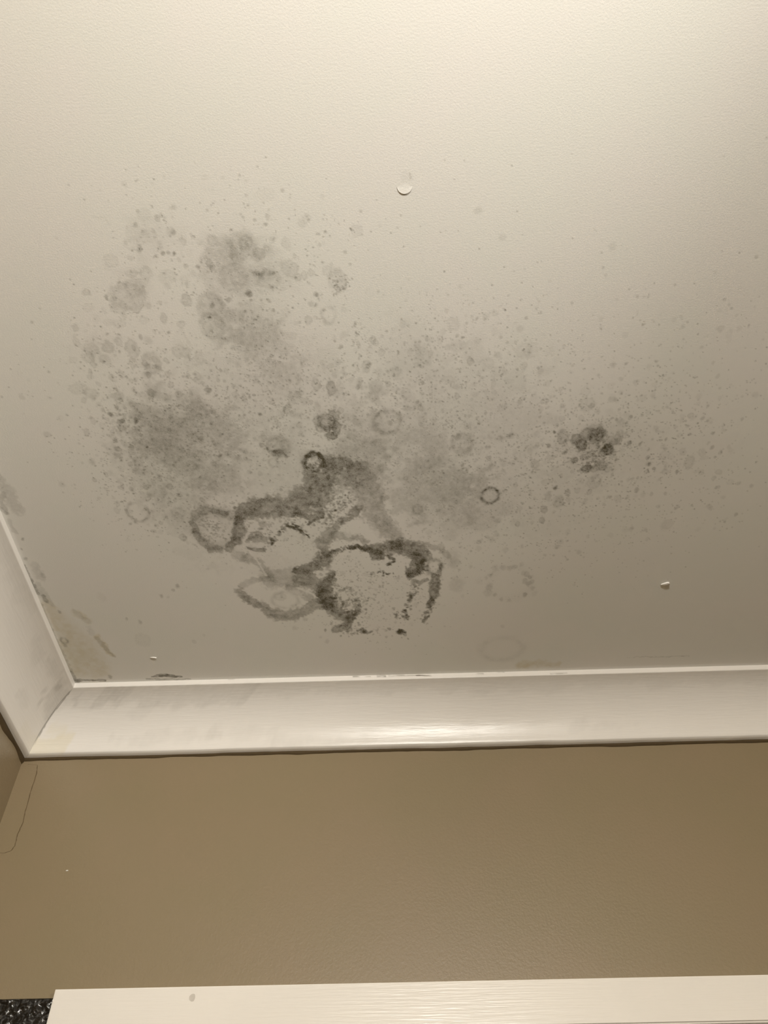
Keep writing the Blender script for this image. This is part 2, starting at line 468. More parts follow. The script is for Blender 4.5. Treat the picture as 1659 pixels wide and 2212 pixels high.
    ('dot', -234.9, 793.0, 2.7, 3.5, 0.6),
    ('dot', -302.0, 653.1, 3.1, 3.8, 0.28),
    ('dot', -263.5, 671.1, 3.7, 4.6, 0.18),
    ('dot', -241.8, 698.9, 2.5, 3.2, 0.4),
    ('dot', -247.5, 698.7, 2.5, 3.2, 0.25),
    ('dot', -163.4, 761.3, 2.6, 3.4, 0.35),
    ('dot', -248.7, 803.7, 3.4, 4.4, 0.4),
    ('dot', -239.4, 823.5, 2.7, 3.6, 0.5),
    ('dot', -378.6, 972.6, 2.9, 4.2, 0.18),
    ('dot', -367.1, 975.0, 2.2, 3.2, 0.14),
    ('dot', -347.7, 950.3, 2.9, 4.1, 0.22),
    ('dot', -356.0, 959.4, 2.2, 3.1, 0.16),
    ('dot', -445.0, 1023.0, 2.2, 3.3, 0.16),
    ('dot', -424.9, 1031.1, 3.0, 4.5, 0.14),
    ('dot', -346.4, 1083.0, 3.1, 4.7, 0.12),
    ('dot', -326.8, 1066.9, 2.3, 3.5, 0.1),
    ('dot', -197.9, 632.7, 1.8, 2.2, 0.4),
    ('dot', -177.9, 632.2, 1.8, 2.2, 0.4),
    ('dot', -130.0, 607.8, 1.2, 1.4, 0.5),
    ('dot', -142.3, 590.7, 1.2, 1.4, 0.4),
    ('dot', -352.9, 764.8, 3.9, 5.1, 0.2),
    ('dot', -330.9, 762.6, 3.9, 5.1, 0.2),
    ('dot', -278.3, 749.3, 3.9, 5.0, 0.14),
    ('dot', -373.9, 751.7, 3.3, 4.2, 0.12),
    ('disc', -430.4, 1075.3, 13.8, 16.2, 0.06),
    ('ring', -113.7, 714.8, 12.8, 15.3, 0.72, 3.2),
    ('stroke', [(-123.5, 703.4, 2.5), (-112.8, 699.5, 3.0), (-103.9, 702.7, 3.0)], 0.8, 0.65),
    ('ring', -170.2, 713.2, 5.8, 7.2, 0.22, 1.9),
    ('ring', -376.7, 796.4, 15.4, 17.6, 0.16, 2.7),
    ('stroke', [(-393.1, 791.0, 1.7), (-390.8, 799.1, 2.0), (-385.0, 811.3, 1.2), (-375.9, 814.9, 1.2), (-367.2, 808.7, 1.2)], 0.75, 0.25),
    ('stroke', [(-361.8, 789.6, 1.5), (-361.5, 799.2, 1.5)], 0.76, 0.16),
    ('ring', -267.0, 834.0, 31.4, 34.8, 0.24, 8.2),
    ('stroke', [(-300.6, 817.9, 5.0), (-301.2, 837.7, 6.7), (-294.2, 854.9, 7.5), (-284.0, 869.0, 7.0), (-269.8, 874.7, 5.0)], 0.74, 0.5),
    ('stroke', [(-295.7, 806.7, 5.3), (-284.0, 795.8, 5.3), (-267.1, 796.5, 4.4), (-251.1, 803.6, 4.8)], 0.76, 0.36),
    ('stroke', [(-256.4, 870.1, 5.9), (-241.3, 853.5, 6.9), (-233.0, 830.4, 9.4), (-233.1, 814.0, 6.4)], 0.75, 0.62),
    ('stroke', [(-242.6, 836.7, 3.5), (-248.1, 856.7, 2.5)], 0.74, 0.45),
    ('stroke', [(-229.5, 805.4, 10.7), (-204.0, 796.7, 15.5), (-179.2, 792.9, 17.1), (-160.4, 798.4, 14.3), (-132.3, 783.7, 19.5), (-116.6, 768.7, 22.6), (-107.9, 750.7, 23.8), (-108.5, 729.7, 20.2), (-89.2, 721.6, 14.3), (-74.9, 716.3, 9.5), (-65.9, 719.5, 7.1)], 0.77, 0.63),
    ('stroke', [(-132.3, 783.7, 9.6), (-118.2, 787.4, 9.6), (-114.7, 803.4, 7.2)], 0.77, 0.27),
    ('stroke', [(-90.3, 736.3, 14.1), (-67.3, 743.2, 14.1), (-48.8, 749.9, 11.7)], 0.78, 0.28),
    ('stroke', [(-52.3, 725.9, 8.2), (-42.8, 723.3, 7.0), (-31.8, 738.6, 9.4), (-24.5, 729.9, 7.0)], 0.79, 0.2),
    ('stroke', [(-57.6, 737.6, 14.5), (-46.7, 756.1, 18.9), (-38.2, 777.9, 20.3), (-36.7, 800.0, 19.4), (-29.0, 821.3, 14.5), (-16.3, 846.6, 12.6), (-1.9, 867.4, 10.2)], 0.76, 0.4),
    ('stroke', [(-21.8, 788.0, 5.3), (-12.1, 785.2, 2.4)], 0.77, 0.3),
    ('stroke', [(-9.7, 875.7, 6.1), (15.4, 885.3, 11.7), (33.0, 900.0, 15.3), (27.8, 921.2, 13.2), (14.7, 937.0, 8.2)], 0.72, 0.69),
    ('stroke', [(25.4, 903.3, 7.7), (33.0, 914.2, 6.7)], 0.72, 0.45),
    ('stroke', [(0.6, 867.5, 5.0), (25.6, 873.6, 4.5), (43.2, 876.0, 3.5), (60.9, 887.1, 5.5), (76.4, 901.7, 4.5)], 0.73, 0.3),
    ('stroke', [(38.1, 910.9, 5.7), (30.3, 932.2, 5.7), (9.4, 940.5, 4.1)], 0.71, 0.45),
    ('stroke', [(-92.5, 833.6, 6.5), (-103.8, 853.2, 10.0), (-113.9, 869.8, 10.5), (-111.5, 887.3, 6.3)], 0.73, 0.49),
    ('stroke', [(-82.0, 824.1, 5.8), (-66.5, 811.7, 4.9), (-53.8, 802.6, 4.4)], 0.76, 0.63),
    ('stroke', [(-93.9, 853.6, 7.5), (-74.1, 856.1, 6.2), (-59.0, 855.0, 4.5), (-49.5, 865.5, 5.0)], 0.74, 0.38),
    ('stroke', [(-115.1, 901.2, 12.9), (-123.4, 908.0, 10.3), (-142.6, 921.6, 6.7), (-161.0, 924.5, 5.2)], 0.71, 0.72),
    ('stroke', [(-104.9, 935.9, 7.0), (-112.9, 956.0, 8.6), (-119.9, 978.4, 12.9), (-112.7, 1005.9, 12.1), (-100.3, 1022.2, 10.2), (-84.7, 1032.9, 9.7)], 0.69, 0.69),
    ('stroke', [(-119.2, 952.0, 8.0), (-124.2, 982.1, 10.6), (-110.3, 1009.9, 5.8)], 0.69, 0.45),
    ('stroke', [(-79.3, 1035.1, 6.6), (-88.7, 1055.1, 7.2), (-102.8, 1058.6, 6.6), (-111.3, 1062.4, 3.9)], 0.67, 0.63),
    ('stroke', [(-71.7, 995.8, 5.4), (-67.0, 1007.7, 3.8), (-73.2, 1023.3, 4.3)], 0.68, 0.52),
    ('stroke', [(-251.8, 969.3, 7.6), (-239.6, 987.1, 7.1), (-220.0, 1001.5, 8.1), (-209.8, 1017.7, 9.2), (-184.9, 1026.0, 7.6), (-159.9, 1020.6, 7.6), (-142.2, 1004.7, 7.6), (-125.4, 997.5, 8.1)], 0.68, 0.51),
    ('stroke', [(-248.3, 954.3, 4.7), (-230.8, 941.9, 4.2), (-204.3, 939.3, 4.2)], 0.71, 0.24),
    ('stroke', [(-201.9, 941.2, 15.6), (-175.5, 938.6, 15.6), (-149.1, 936.0, 13.0)], 0.71, 0.32),
    ('stroke', [(-158.0, 946.7, 10.4), (-139.4, 943.7, 11.7), (-128.2, 966.7, 11.7)], 0.71, 0.54),
    ('stroke', [(-174.9, 957.2, 5.3), (-155.7, 977.0, 4.8), (-140.8, 989.1, 5.3)], 0.69, 0.3),
    ('stroke', [(-232.1, 894.8, 6.7), (-213.4, 908.0, 6.2), (-203.2, 930.1, 6.2), (-196.7, 941.4, 4.1)], 0.71, 0.3),
    ('stroke', [(-248.7, 885.3, 5.6), (-234.7, 894.7, 5.6)], 0.72, 0.24),
    ('stroke', [(55.0, 946.0, 6.4), (55.1, 966.5, 8.0), (55.2, 985.5, 7.4), (50.0, 1002.7, 5.8), (46.0, 1012.3, 3.2)], 0.69, 0.69),
    ('stroke', [(62.6, 922.6, 3.1), (61.4, 938.9, 3.6)], 0.71, 0.6),
    ('stroke', [(40.6, 1042.0, 2.7), (37.8, 1047.2, 3.0), (46.0, 1036.2, 2.2)], 0.67, 0.6),
    ('stroke', [(22.3, 953.9, 3.7), (32.8, 958.1, 3.1), (43.3, 951.1, 3.1)], 0.7, 0.45),
    ('dot', -0.5, 1073.2, 4.6, 6.9, 0.45),
    ('dot', 7.2, 1079.8, 3.1, 4.6, 0.4),
    ('dot', -20.2, 1064.1, 3.1, 4.6, 0.5),
    ('dot', -25.8, 1068.0, 2.3, 3.4, 0.3),
    ('dot', -39.7, 1067.4, 2.3, 3.4, 0.3),
    ('dot', -25.0, 1084.8, 2.3, 3.5, 0.25),
    ('dot', -124.6, 1091.3, 3.1, 4.7, 0.15),
    ('dot', -134.9, 1080.3, 2.3, 3.5, 0.12),
    ('dot', -47.0, 951.2, 2.9, 4.1, 0.4),
    ('dot', -83.1, 962.8, 2.9, 4.2, 0.4),
    ('dot', -61.7, 982.7, 2.2, 3.2, 0.4),
    ('dot', -32.3, 942.5, 2.2, 3.1, 0.3),
    ('dot', -188.0, 980.3, 2.2, 3.2, 0.3),
    ('dot', -199.4, 827.7, 5.4, 7.3, 0.4),
    ('dot', -168.6, 806.1, 6.7, 8.9, 0.3),
    ('dot', -197.1, 781.1, 4.0, 5.2, 0.2),
    ('dot', -68.5, 743.1, 3.9, 5.0, 0.3),
    ('stroke', [(-101.3, 887.7, 2.3), (-90.9, 882.8, 2.5), (-85.9, 884.8, 2.0)], 0.73, 0.72),
    ('stroke', [(-72.9, 879.0, 3.0), (-60.1, 876.1, 3.8), (-46.5, 882.9, 4.0), (-38.1, 894.4, 8.1), (-28.1, 896.9, 6.1)], 0.73, 0.86),
    ('stroke', [(-46.3, 877.7, 4.5), (-30.1, 884.2, 8.6), (-14.9, 881.3, 8.1), (0.3, 883.0, 7.6)], 0.73, 0.62),
    ('stroke', [(-161.6, 832.5, 2.0), (-147.4, 838.7, 2.0), (-140.7, 846.7, 2.0), (-132.7, 854.8, 1.7)], 0.74, 0.74),
    ('stroke', [(-153.9, 829.5, 2.0), (-146.8, 833.1, 1.5)], 0.75, 0.6),
    ('stroke', [(-144.4, 808.7, 3.4), (-132.8, 815.0, 3.9), (-118.3, 817.8, 4.9), (-110.3, 810.0, 3.9)], 0.75, 0.6),
    ('stroke', [(-149.1, 806.9, 2.4), (-154.6, 813.1, 2.0)], 0.75, 0.6),
    ('stroke', [(-131.6, 828.8, 2.2), (-121.2, 822.6, 2.2)], 0.75, 0.6),
    ('stroke', [(-224.6, 858.6, 3.5), (-213.9, 853.9, 5.5), (-199.2, 856.2, 4.5)], 0.74, 0.51),
    ('stroke', [(-229.2, 873.9, 2.0), (-214.6, 877.9, 2.8), (-203.2, 878.4, 3.0)], 0.73, 0.63),
    ('stroke', [(-221.2, 852.0, 2.5), (-217.3, 842.0, 2.0), (-202.9, 845.9, 2.0)], 0.74, 0.45),
    ('clear', [(-176.5, 877.7, 12.6), (-156.4, 878.5, 18.9), (-141.9, 886.1, 12.6)], 0.73, 0.6),
    ('clear', [(-75.8, 844.2, 8.4), (-58.1, 838.3, 9.9), (-36.6, 855.8, 6.9)], 0.75, 0.65),
    ('clear', [(-87.5, 909.4, 13.2), (-65.8, 935.6, 21.1), (-38.7, 974.1, 31.7), (-12.3, 975.1, 23.8), (-40.7, 1024.6, 21.1)], 0.7, 0.75),
    ('clear', [(-79.6, 906.2, 12.9), (-98.3, 916.2, 3.6)], 0.72, 0.6),
    ('clear', [(-232.5, 870.3, 1.3), (-217.1, 897.2, 1.5), (-206.2, 933.7, 1.5)], 0.72, 0.7),
    ('clear', [(-84.1, 782.4, 12.1), (-80.5, 801.5, 10.9)], 0.76, 0.5),
    ('clear', [(-219.2, 974.4, 10.6), (-195.4, 975.4, 7.9), (-161.0, 976.8, 6.4), (-155.6, 1004.1, 4.2)], 0.69, 0.4),
    ('clear', [(48.4, 922.0, 6.7), (54.9, 925.9, 7.2)], 0.71, 0.7),
    ('ring', 54.1, 924.1, 11.4, 15.0, 0.42, 2.9),
    ('ring', 1.4, 888.2, 3.5, 4.8, 0.2, 1.4),
    ('ring', -183.6, 989.3, 20.6, 18.1, 0.14, 3.7),
    ('disc', -190.8, 981.3, 10.3, 8.5, 0.12),
    ('dens', -81.9, 785.6, 19.9, 26.0, 3.0),
    ('dens', -154.3, 858.0, 27.6, 18.7, 1.2),
    ('dens', -81.5, 980.0, 29.3, 42.3, 0.8),
    ('dens', 19.4, 984.0, 22.0, 42.4, 0.8),
    ('dens', -72.0, 1051.7, 83.4, 15.8, 0.7),
    ('ring', -10.2, 651.6, 17.9, 18.7, 0.28, 3.7),
    ('disc', -10.2, 651.6, 18.5, 19.4, 0.06),
    ('ring', 90.6, 692.1, 13.9, 15.6, 0.22, 3.8),
    ('disc', 90.5, 690.7, 15.8, 17.2, 0.1),
    ('ring', 132.6, 784.2, 12.6, 14.7, 0.72, 2.3),
    ('disc', 132.6, 784.2, 11.9, 13.8, 0.1),
    ('ring', 28.6, 807.0, 6.7, 8.0, 0.28, 1.7),
    ('disc', 28.6, 807.0, 6.7, 8.0, 0.1),
    ('disc', 95.3, 737.1, 4.5, 7.4, 0.2),
    ('disc', 128.2, 717.9, 3.8, 4.0, 0.25),
    ('disc', 163.1, 549.7, 10.4, 11.9, 0.07),
    ('disc', 173.6, 550.1, 9.3, 11.2, 0.06),
    ('disc', 120.1, 568.6, 7.6, 10.8, 0.07),
    ('disc', 134.4, 579.0, 8.3, 8.2, 0.07),
    ('disc', 74.4, 509.2, 7.9, 9.4, 0.08),
    ('disc', 31.2, 546.0, 12.7, 14.5, 0.07),
    ('disc', 39.5, 553.5, 11.6, 10.6, 0.06),
    ('disc', 81.3, 540.8, 10.4, 9.2, 0.06),
    ('disc', -20.7, 531.1, 4.0, 5.2, 0.16),
    ('disc', -13.9, 545.6, 4.1, 5.9, 0.16),
    ('disc', -64.7, 536.1, 2.9, 3.3, 0.14),
    ('disc', -80.6, 597.3, 6.6, 11.9, 0.14),
    ('disc', -23.2, 595.6, 9.0, 11.2, 0.1),
    ('disc', -26.0, 610.8, 7.2, 8.5, 0.1),
    ('disc', 15.5, 607.2, 6.6, 8.5, 0.1),
    ('disc', -34.7, 565.3, 5.3, 9.4, 0.09),
    ('disc', 58.2, 530.5, 4.0, 6.5, 0.1),
    ('disc', 69.5, 589.0, 9.5, 6.2, 0.1),
    ('disc', 3.3, 574.1, 8.2, 6.8, 0.08),
    ('disc', 126.5, 614.0, 8.4, 9.3, 0.05),
    ('disc', 54.7, 624.2, 8.5, 9.4, 0.05),
    ('disc', 164.7, 571.5, 5.3, 4.7, 0.14),
    ('disc', 149.2, 594.5, 5.4, 4.2, 0.08),
    ('disc', 197.0, 600.0, 4.8, 4.9, 0.09),
    ('disc', 227.4, 684.7, 8.8, 13.9, 0.12),
    ('disc', 191.4, 729.0, 7.1, 8.9, 0.1),
    ('disc', 170.8, 716.6, 9.6, 9.6, 0.08),
    ('disc', 210.7, 762.6, 5.9, 6.7, 0.14),
    ('disc', 232.2, 800.6, 8.0, 12.3, 0.1),
    ('disc', 216.8, 790.6, 4.7, 8.7, 0.12),
    ('disc', 211.8, 814.1, 4.7, 8.0, 0.14),
    ('disc', 212.4, 835.3, 4.1, 6.4, 0.14),
    ('disc', 122.6, 831.7, 20.4, 20.0, 0.08),
    ('disc', 93.0, 827.3, 14.9, 16.3, 0.06),
    ('disc', 155.7, 810.3, 13.4, 14.2, 0.06),
    ('disc', -44.4, 722.9, 6.4, 7.3, 0.16),
    ('disc', -20.2, 573.2, 5.9, 5.4, 0.06),
    ('disc', -57.3, 485.4, 4.5, 3.7, 0.08),
    ('dot', 163.4, 548.6, 1.4, 1.6, 0.55),
    ('dot', 137.8, 583.3, 2.1, 2.4, 0.5),
    ('dot', 184.1, 575.2, 1.8, 2.0, 0.36),
    ('dot', 156.6, 576.1, 1.8, 2.0, 0.3),
    ('dot', -51.2, 563.5, 1.8, 2.0, 0.5),
    ('dot', -65.2, 603.7, 2.4, 2.8, 0.4),
    ('dot', 1.0, 578.9, 1.8, 2.1, 0.45),
    ('dot', 29.4, 506.9, 1.7, 1.9, 0.45),
    ('dot', 20.1, 509.5, 1.7, 1.9, 0.3),
    ('dot', 6.0, 547.5, 1.7, 2.0, 0.35),
    ('dot', 137.8, 494.7, 1.4, 1.5, 0.4),
    ('dot', 34.2, 567.1, 1.8, 2.0, 0.36),
    ('dot', 99.6, 560.1, 2.3, 2.7, 0.2),
    ('dot', 119.5, 458.8, 1.4, 1.5, 0.3),
    ('dot', -15.0, 463.5, 1.6, 1.8, 0.2),
    ('dot', 59.7, 809.8, 2.7, 3.6, 0.3),
    ('dot', 52.1, 738.4, 1.9, 2.5, 0.36),
    ('dot', 224.9, 774.4, 2.6, 3.4, 0.4),
    ('dot', 209.4, 698.1, 2.5, 3.1, 0.36),
    ('dot', 231.2, 710.9, 3.2, 4.0, 0.36),
    ('dot', 214.1, 675.9, 1.9, 2.3, 0.4),
    ('dot', 168.5, 700.2, 1.9, 2.4, 0.4),
    ('dot', 103.7, 711.2, 2.5, 3.2, 0.25),
    ('dot', 141.2, 681.4, 3.8, 4.6, 0.16),
    ('dot', 152.5, 681.9, 3.1, 3.9, 0.16),
    ('dot', 102.8, 503.5, 1.4, 1.6, 0.3),
    ('dot', 63.5, 621.4, 1.5, 1.8, 0.4),
    ('dot', 120.2, 643.1, 1.8, 2.2, 0.3),
    ('dot', 142.9, 634.1, 5.5, 6.6, 0.12),
    ('dot', 148.3, 725.9, 5.1, 6.5, 0.14),
    ('dot', 50.8, 729.5, 5.8, 7.3, 0.1),
    ('dot', -39.0, 504.0, 2.3, 2.5, 0.14),
    ('dot', -42.9, 518.7, 1.7, 1.9, 0.12),
    ('dot', -44.6, 592.3, 3.6, 4.2, 0.2),
    ('dot', -53.9, 584.4, 3.6, 4.1, 0.14),
    ('disc', 272.9, 683.2, 10.7, 11.6, 0.36),
    ('disc', 275.2, 683.3, 6.9, 7.7, 0.3),
    ('disc', 253.4, 699.2, 7.0, 9.4, 0.42),
    ('disc', 245.4, 689.1, 7.5, 9.3, 0.25),
    ('disc', 257.1, 682.6, 10.0, 10.8, 0.2),
    ('disc', 267.3, 674.7, 10.0, 9.2, 0.15),
    ('disc', 289.8, 707.7, 7.6, 9.5, 0.45),
    ('disc', 289.2, 703.4, 5.1, 6.3, 0.25),
    ('disc', 297.2, 695.3, 6.3, 6.3, 0.2),
    ('disc', 265.2, 740.2, 6.5, 6.6, 0.45),
    ('disc', 247.3, 726.3, 4.5, 4.9, 0.4),
    ('disc', 255.9, 720.8, 3.8, 4.0, 0.32),
    ('disc', 302.6, 685.7, 6.3, 9.3, 0.15),
    ('disc', 286.8, 736.6, 7.1, 7.4, 0.24),
    ('disc', 295.8, 742.8, 4.5, 5.8, 0.16),
    ('disc', 298.2, 718.1, 5.8, 7.2, 0.14),
    ('disc', 275.7, 740.6, 9.1, 6.6, 0.2),
    ('disc', 278.8, 764.7, 10.5, 12.7, 0.12),
    ('disc', 226.9, 685.6, 8.2, 12.4, 0.13),
    ('disc', 253.3, 633.9, 11.0, 10.9, 0.12),
    ('disc', 259.1, 636.2, 4.3, 3.7, 0.24),
    ('disc', 248.6, 613.0, 6.6, 8.5, 0.07),
    ('disc', 280.2, 606.5, 5.4, 5.6, 0.06),
    ('disc', 407.2, 735.3, 7.1, 12.2, 0.14),
    ('disc', 394.2, 716.0, 4.5, 6.4, 0.1),
    ('disc', 421.0, 718.5, 5.7, 6.4, 0.1),
    ('disc', 425.5, 728.8, 5.1, 4.0, 0.08),
    ('disc', 392.5, 656.4, 4.3, 4.5, 0.16),
    ('disc', 369.8, 720.8, 7.7, 8.0, 0.08),
    ('disc', 196.7, 626.5, 5.5, 5.1, 0.18),
    ('disc', 192.1, 730.0, 7.1, 8.1, 0.08),
    ('disc', 316.8, 798.6, 5.3, 7.0, 0.1),
    ('disc', 232.8, 800.1, 6.7, 9.6, 0.12),
    ('disc', 216.1, 788.4, 5.3, 7.8, 0.1),
    ('disc', 212.3, 813.6, 4.7, 7.1, 0.14),
    ('disc', 211.8, 834.7, 4.8, 6.4, 0.15),
    ('disc', 398.2, 850.2, 8.2, 9.2, 0.07),
    ('disc', 415.5, 535.2, 4.0, 5.8, 0.08),
    ('disc', 417.9, 545.7, 2.3, 2.6, 0.06),
    ('disc', 288.4, 532.8, 4.0, 3.2, 0.07),
    ('disc', 311.9, 602.6, 3.6, 4.2, 0.1),
    ('disc', 324.4, 626.1, 4.8, 5.1, 0.07),
    ('disc', 294.7, 617.3, 3.6, 4.3, 0.08),
    ('disc', 336.1, 606.1, 3.6, 4.2, 0.06),
    ('disc', 425.3, 629.9, 3.0, 3.6, 0.07),
    ('disc', 376.4, 750.4, 4.6, 5.8, 0.13),
    ('disc', 452.0, 754.8, 4.6, 4.2, 0.12),
    ('disc', 472.4, 772.2, 5.3, 5.1, 0.07),
    ('disc', 381.1, 725.6, 3.8, 4.8, 0.05),
    ('dot', 232.9, 709.8, 2.5, 3.2, 0.36),
    ('dot', 314.0, 657.4, 3.1, 3.7, 0.26),
    ('dot', 318.5, 697.8, 3.2, 3.9, 0.42),
    ('dot', 333.7, 700.9, 2.8, 3.5, 0.38),
    ('dot', 352.3, 735.3, 2.9, 3.7, 0.42),
    ('dot', 360.0, 743.8, 2.3, 2.9, 0.4),
    ('dot', 347.5, 724.9, 3.2, 4.0, 0.28),
    ('dot', 341.8, 782.4, 3.3, 4.3, 0.34),
    ('dot', 208.9, 698.1, 3.2, 3.9, 0.3),
    ('dot', 213.5, 676.0, 1.9, 2.3, 0.4),
    ('dot', 225.0, 774.2, 2.6, 3.4, 0.4),
    ('dot', 410.1, 661.1, 2.5, 3.0, 0.28),
    ('dot', 397.5, 687.1, 2.2, 2.7, 0.3),
    ('dot', 428.9, 686.3, 2.5, 3.1, 0.34),
    ('dot', 433.1, 710.9, 2.5, 3.2, 0.3),
    ('dot', 393.9, 750.5, 2.6, 3.3, 0.34),
    ('dot', 366.6, 693.2, 2.5, 3.1, 0.28),
    ('dot', 368.9, 709.3, 2.5, 3.2, 0.24),
    ('dot', 360.5, 681.5, 1.9, 2.3, 0.2),
    ('dot', 317.9, 765.6, 2.0, 2.5, 0.3),
    ('dot', 340.6, 760.4, 2.6, 3.4, 0.2),
    ('dot', 364.4, 789.5, 2.7, 3.5, 0.2),
    ('dot', 383.5, 789.6, 2.7, 3.5, 0.2),
    ('dot', 495.3, 834.3, 2.7, 3.6, 0.28),
    ('dot', 481.4, 848.5, 2.1, 2.8, 0.25),
    ('dot', 426.4, 813.3, 2.0, 2.7, 0.25),
    ('dot', 457.9, 781.4, 2.0, 2.6, 0.25),
    ('dot', 484.8, 775.1, 2.6, 3.4, 0.2),
    ('dot', 504.0, 781.0, 2.6, 3.4, 0.16),
    ('dot', 500.3, 738.0, 1.6, 2.0, 0.28),
    ('dot', 300.2, 809.0, 2.0, 2.7, 0.2),
    ('dot', 291.6, 596.3, 2.7, 3.1, 0.18),
    ('dot', 270.5, 617.6, 1.8, 2.1, 0.3),
    ('dot', 296.1, 619.4, 1.8, 2.1, 0.25),
    ('dot', 294.5, 572.7, 1.8, 2.0, 0.36),
    ('dot', 333.0, 572.4, 1.8, 2.0, 0.3),
    ('dot', 263.8, 561.9, 1.5, 1.7, 0.3),
    ('dot', 307.3, 519.0, 2.0, 2.2, 0.36),
    ('dot', 327.3, 520.0, 1.7, 1.9, 0.25),
    ('dot', 410.0, 500.9, 1.7, 1.9, 0.3),
    ('dot', 406.3, 495.3, 2.2, 2.5, 0.14),
    ('dot', 137.4, 494.8, 1.4, 1.5, 0.4),
    ('dot', 216.8, 510.7, 1.1, 1.3, 0.3),
    ('dot', 351.9, 510.0, 2.3, 2.5, 0.12),
    ('dot', 415.7, 596.5, 2.4, 2.8, 0.16),
    ('dot', 438.2, 524.9, 1.4, 1.6, 0.25),
    ('dot', 419.1, 511.3, 1.7, 1.9, 0.12),
    ('dot', 214.2, 543.4, 2.3, 2.6, 0.16),
    ('dot', 226.9, 555.3, 1.7, 2.0, 0.12),
    ('dot', 264.1, 712.5, 1.9, 2.4, 0.5),
    ('dot', 274.9, 698.7, 2.5, 3.1, 0.5),
    ('dot', 269.3, 717.0, 1.9, 2.4, 0.4),
    ('dot', 281.2, 711.7, 1.9, 2.4, 0.5),
    ('dot', 283.5, 694.8, 2.5, 3.1, 0.5),
    ('dot', 305.3, 793.5, 2.0, 2.6, 0.2),
    ('dot', 272.1, 796.9, 2.7, 3.5, 0.12),
    ('dot', 190.0, 776.6, 3.3, 4.3, 0.1),
    ('dens', 272.0, 711.3, 31.8, 35.8, 2.2),
    ('dot', 147.8, 931.9, 5.0, 7.0, 0.12),
    ('dot', 160.6, 929.8, 4.3, 6.0, 0.16),
    ('dot', 170.9, 931.0, 4.3, 6.0, 0.2),
    ('dot', 178.6, 929.5, 4.3, 6.0, 0.2),
    ('dot', 188.5, 924.5, 3.6, 5.0, 0.12),
    ('dot', 197.9, 946.7, 4.3, 6.1, 0.2),
    ('dot', 203.6, 952.4, 3.6, 5.1, 0.25),
    ('dot', 196.4, 961.4, 4.4, 6.2, 0.22),
    ('dot', 202.1, 967.2, 4.4, 6.2, 0.22),
    ('dot', 207.1, 963.7, 3.6, 5.2, 0.2),
    ('dot', 209.5, 976.9, 3.7, 5.2, 0.15),
    ('dot', 198.7, 991.0, 3.7, 5.3, 0.3),
    ('dot', 140.7, 946.2, 3.6, 5.1, 0.16),
    ('dot', 134.4, 951.5, 2.9, 4.1, 0.14),
    ('dot', 143.1, 942.6, 2.9, 4.1, 0.14),
    ('dot', 140.7, 972.3, 5.8, 8.4, 0.2),
    ('dot', 138.6, 985.5, 5.9, 8.5, 0.12),
    ('dot', 150.8, 989.8, 2.9, 4.3, 0.2),
    ('dot', 160.8, 1001.8, 3.0, 4.3, 0.18),
    ('dot', 174.3, 1004.3, 3.0, 4.3, 0.14),
    ('dot', 214.4, 988.6, 5.1, 7.4, 0.08),
    ('dot', 192.4, 942.8, 3.6, 5.1, 0.14),
    ('dot', 124.3, 958.5, 5.8, 8.3, 0.05),
    ('dot', 167.2, 1066.1, 3.1, 4.6, 0.12),
    ('dot', 147.8, 861.8, 3.5, 4.7, 0.16),
    ('dot', 139.5, 870.0, 4.9, 6.6, 0.14),
    ('dot', 121.5, 888.2, 3.5, 4.8, 0.12),
    ('dot', 160.9, 893.3, 4.2, 5.8, 0.1),
    ('dot', 185.7, 886.3, 2.8, 3.8, 0.16),
    ('dot', 252.1, 859.2, 4.1, 5.6, 0.08),
    ('dot', 283.1, 868.9, 2.8, 3.8, 0.14),
    ('dot', 316.6, 868.5, 4.2, 5.6, 0.08),
    ('dot', 395.9, 853.2, 8.2, 11.1, 0.05),
    ('dot', 373.1, 878.5, 2.8, 3.8, 0.1),
    ('dot', 80.1, 905.9, 12.7, 17.6, 0.12),
    ('dot', 84.2, 918.5, 8.5, 11.9, 0.14),
    ('dot', 89.1, 964.6, 11.6, 16.6, 0.14),
    ('ring', 173.1, 964.2, 33.4, 37.3, 0.03, 7.3),
    ('ring', 169.1, 1123.3, 34.5, 28.9, 0.07, 7.1),
    ('stroke', [(385.3, 1154.2, 0.4), (456.6, 1154.6, 0.6), (490.8, 1154.6, 0.4)], 0.64, 0.25),
    ('damp', [(203.2, 1166.8, 7.5), (237.5, 1163.7, 6.3), (272.4, 1167.4, 4.6)], 0.64, 0.5),
    ('disc', 20.8, 329.6, 7.0, 5.9, 0.05),
    ('stroke', [(23.4, 326.3, 0.6), (25.8, 330.3, 0.7), (23.8, 333.2, 0.6)], 1.01, 0.25),
    ('stroke', [(-558.5, 724.1, 6.2), (-551.5, 753.6, 9.9), (-549.7, 781.1, 8.7)], 0.78, 0.2),
    ('stroke', [(-561.8, 753.2, 4.2), (-568.6, 780.3, 5.0), (-566.1, 788.8, 2.9)], 0.77, 0.25),
    ('stroke', [(-568.3, 805.7, 3.0), (-567.4, 823.0, 3.9), (-563.2, 830.5, 2.1)], 0.75, 0.16),
    ('dot', -559.7, 841.8, 2.1, 2.8, 0.4),
    ('dot', -567.5, 861.6, 2.1, 2.8, 0.3),
    ('dot', -567.6, 790.2, 2.7, 3.5, 0.35),
    ('dot', -571.6, 783.0, 3.3, 4.4, 0.3),
    ('dot', -567.0, 881.5, 2.8, 3.9, 0.3),
    ('dot', -549.5, 1001.7, 2.6, 3.8, 0.35),
    ('dot', -552.1, 918.2, 4.3, 6.0, 0.18),
    ('dot', -471.7, 970.7, 7.3, 10.5, 0.05),
    ('dot', -378.4, 971.1, 2.9, 4.2, 0.16),
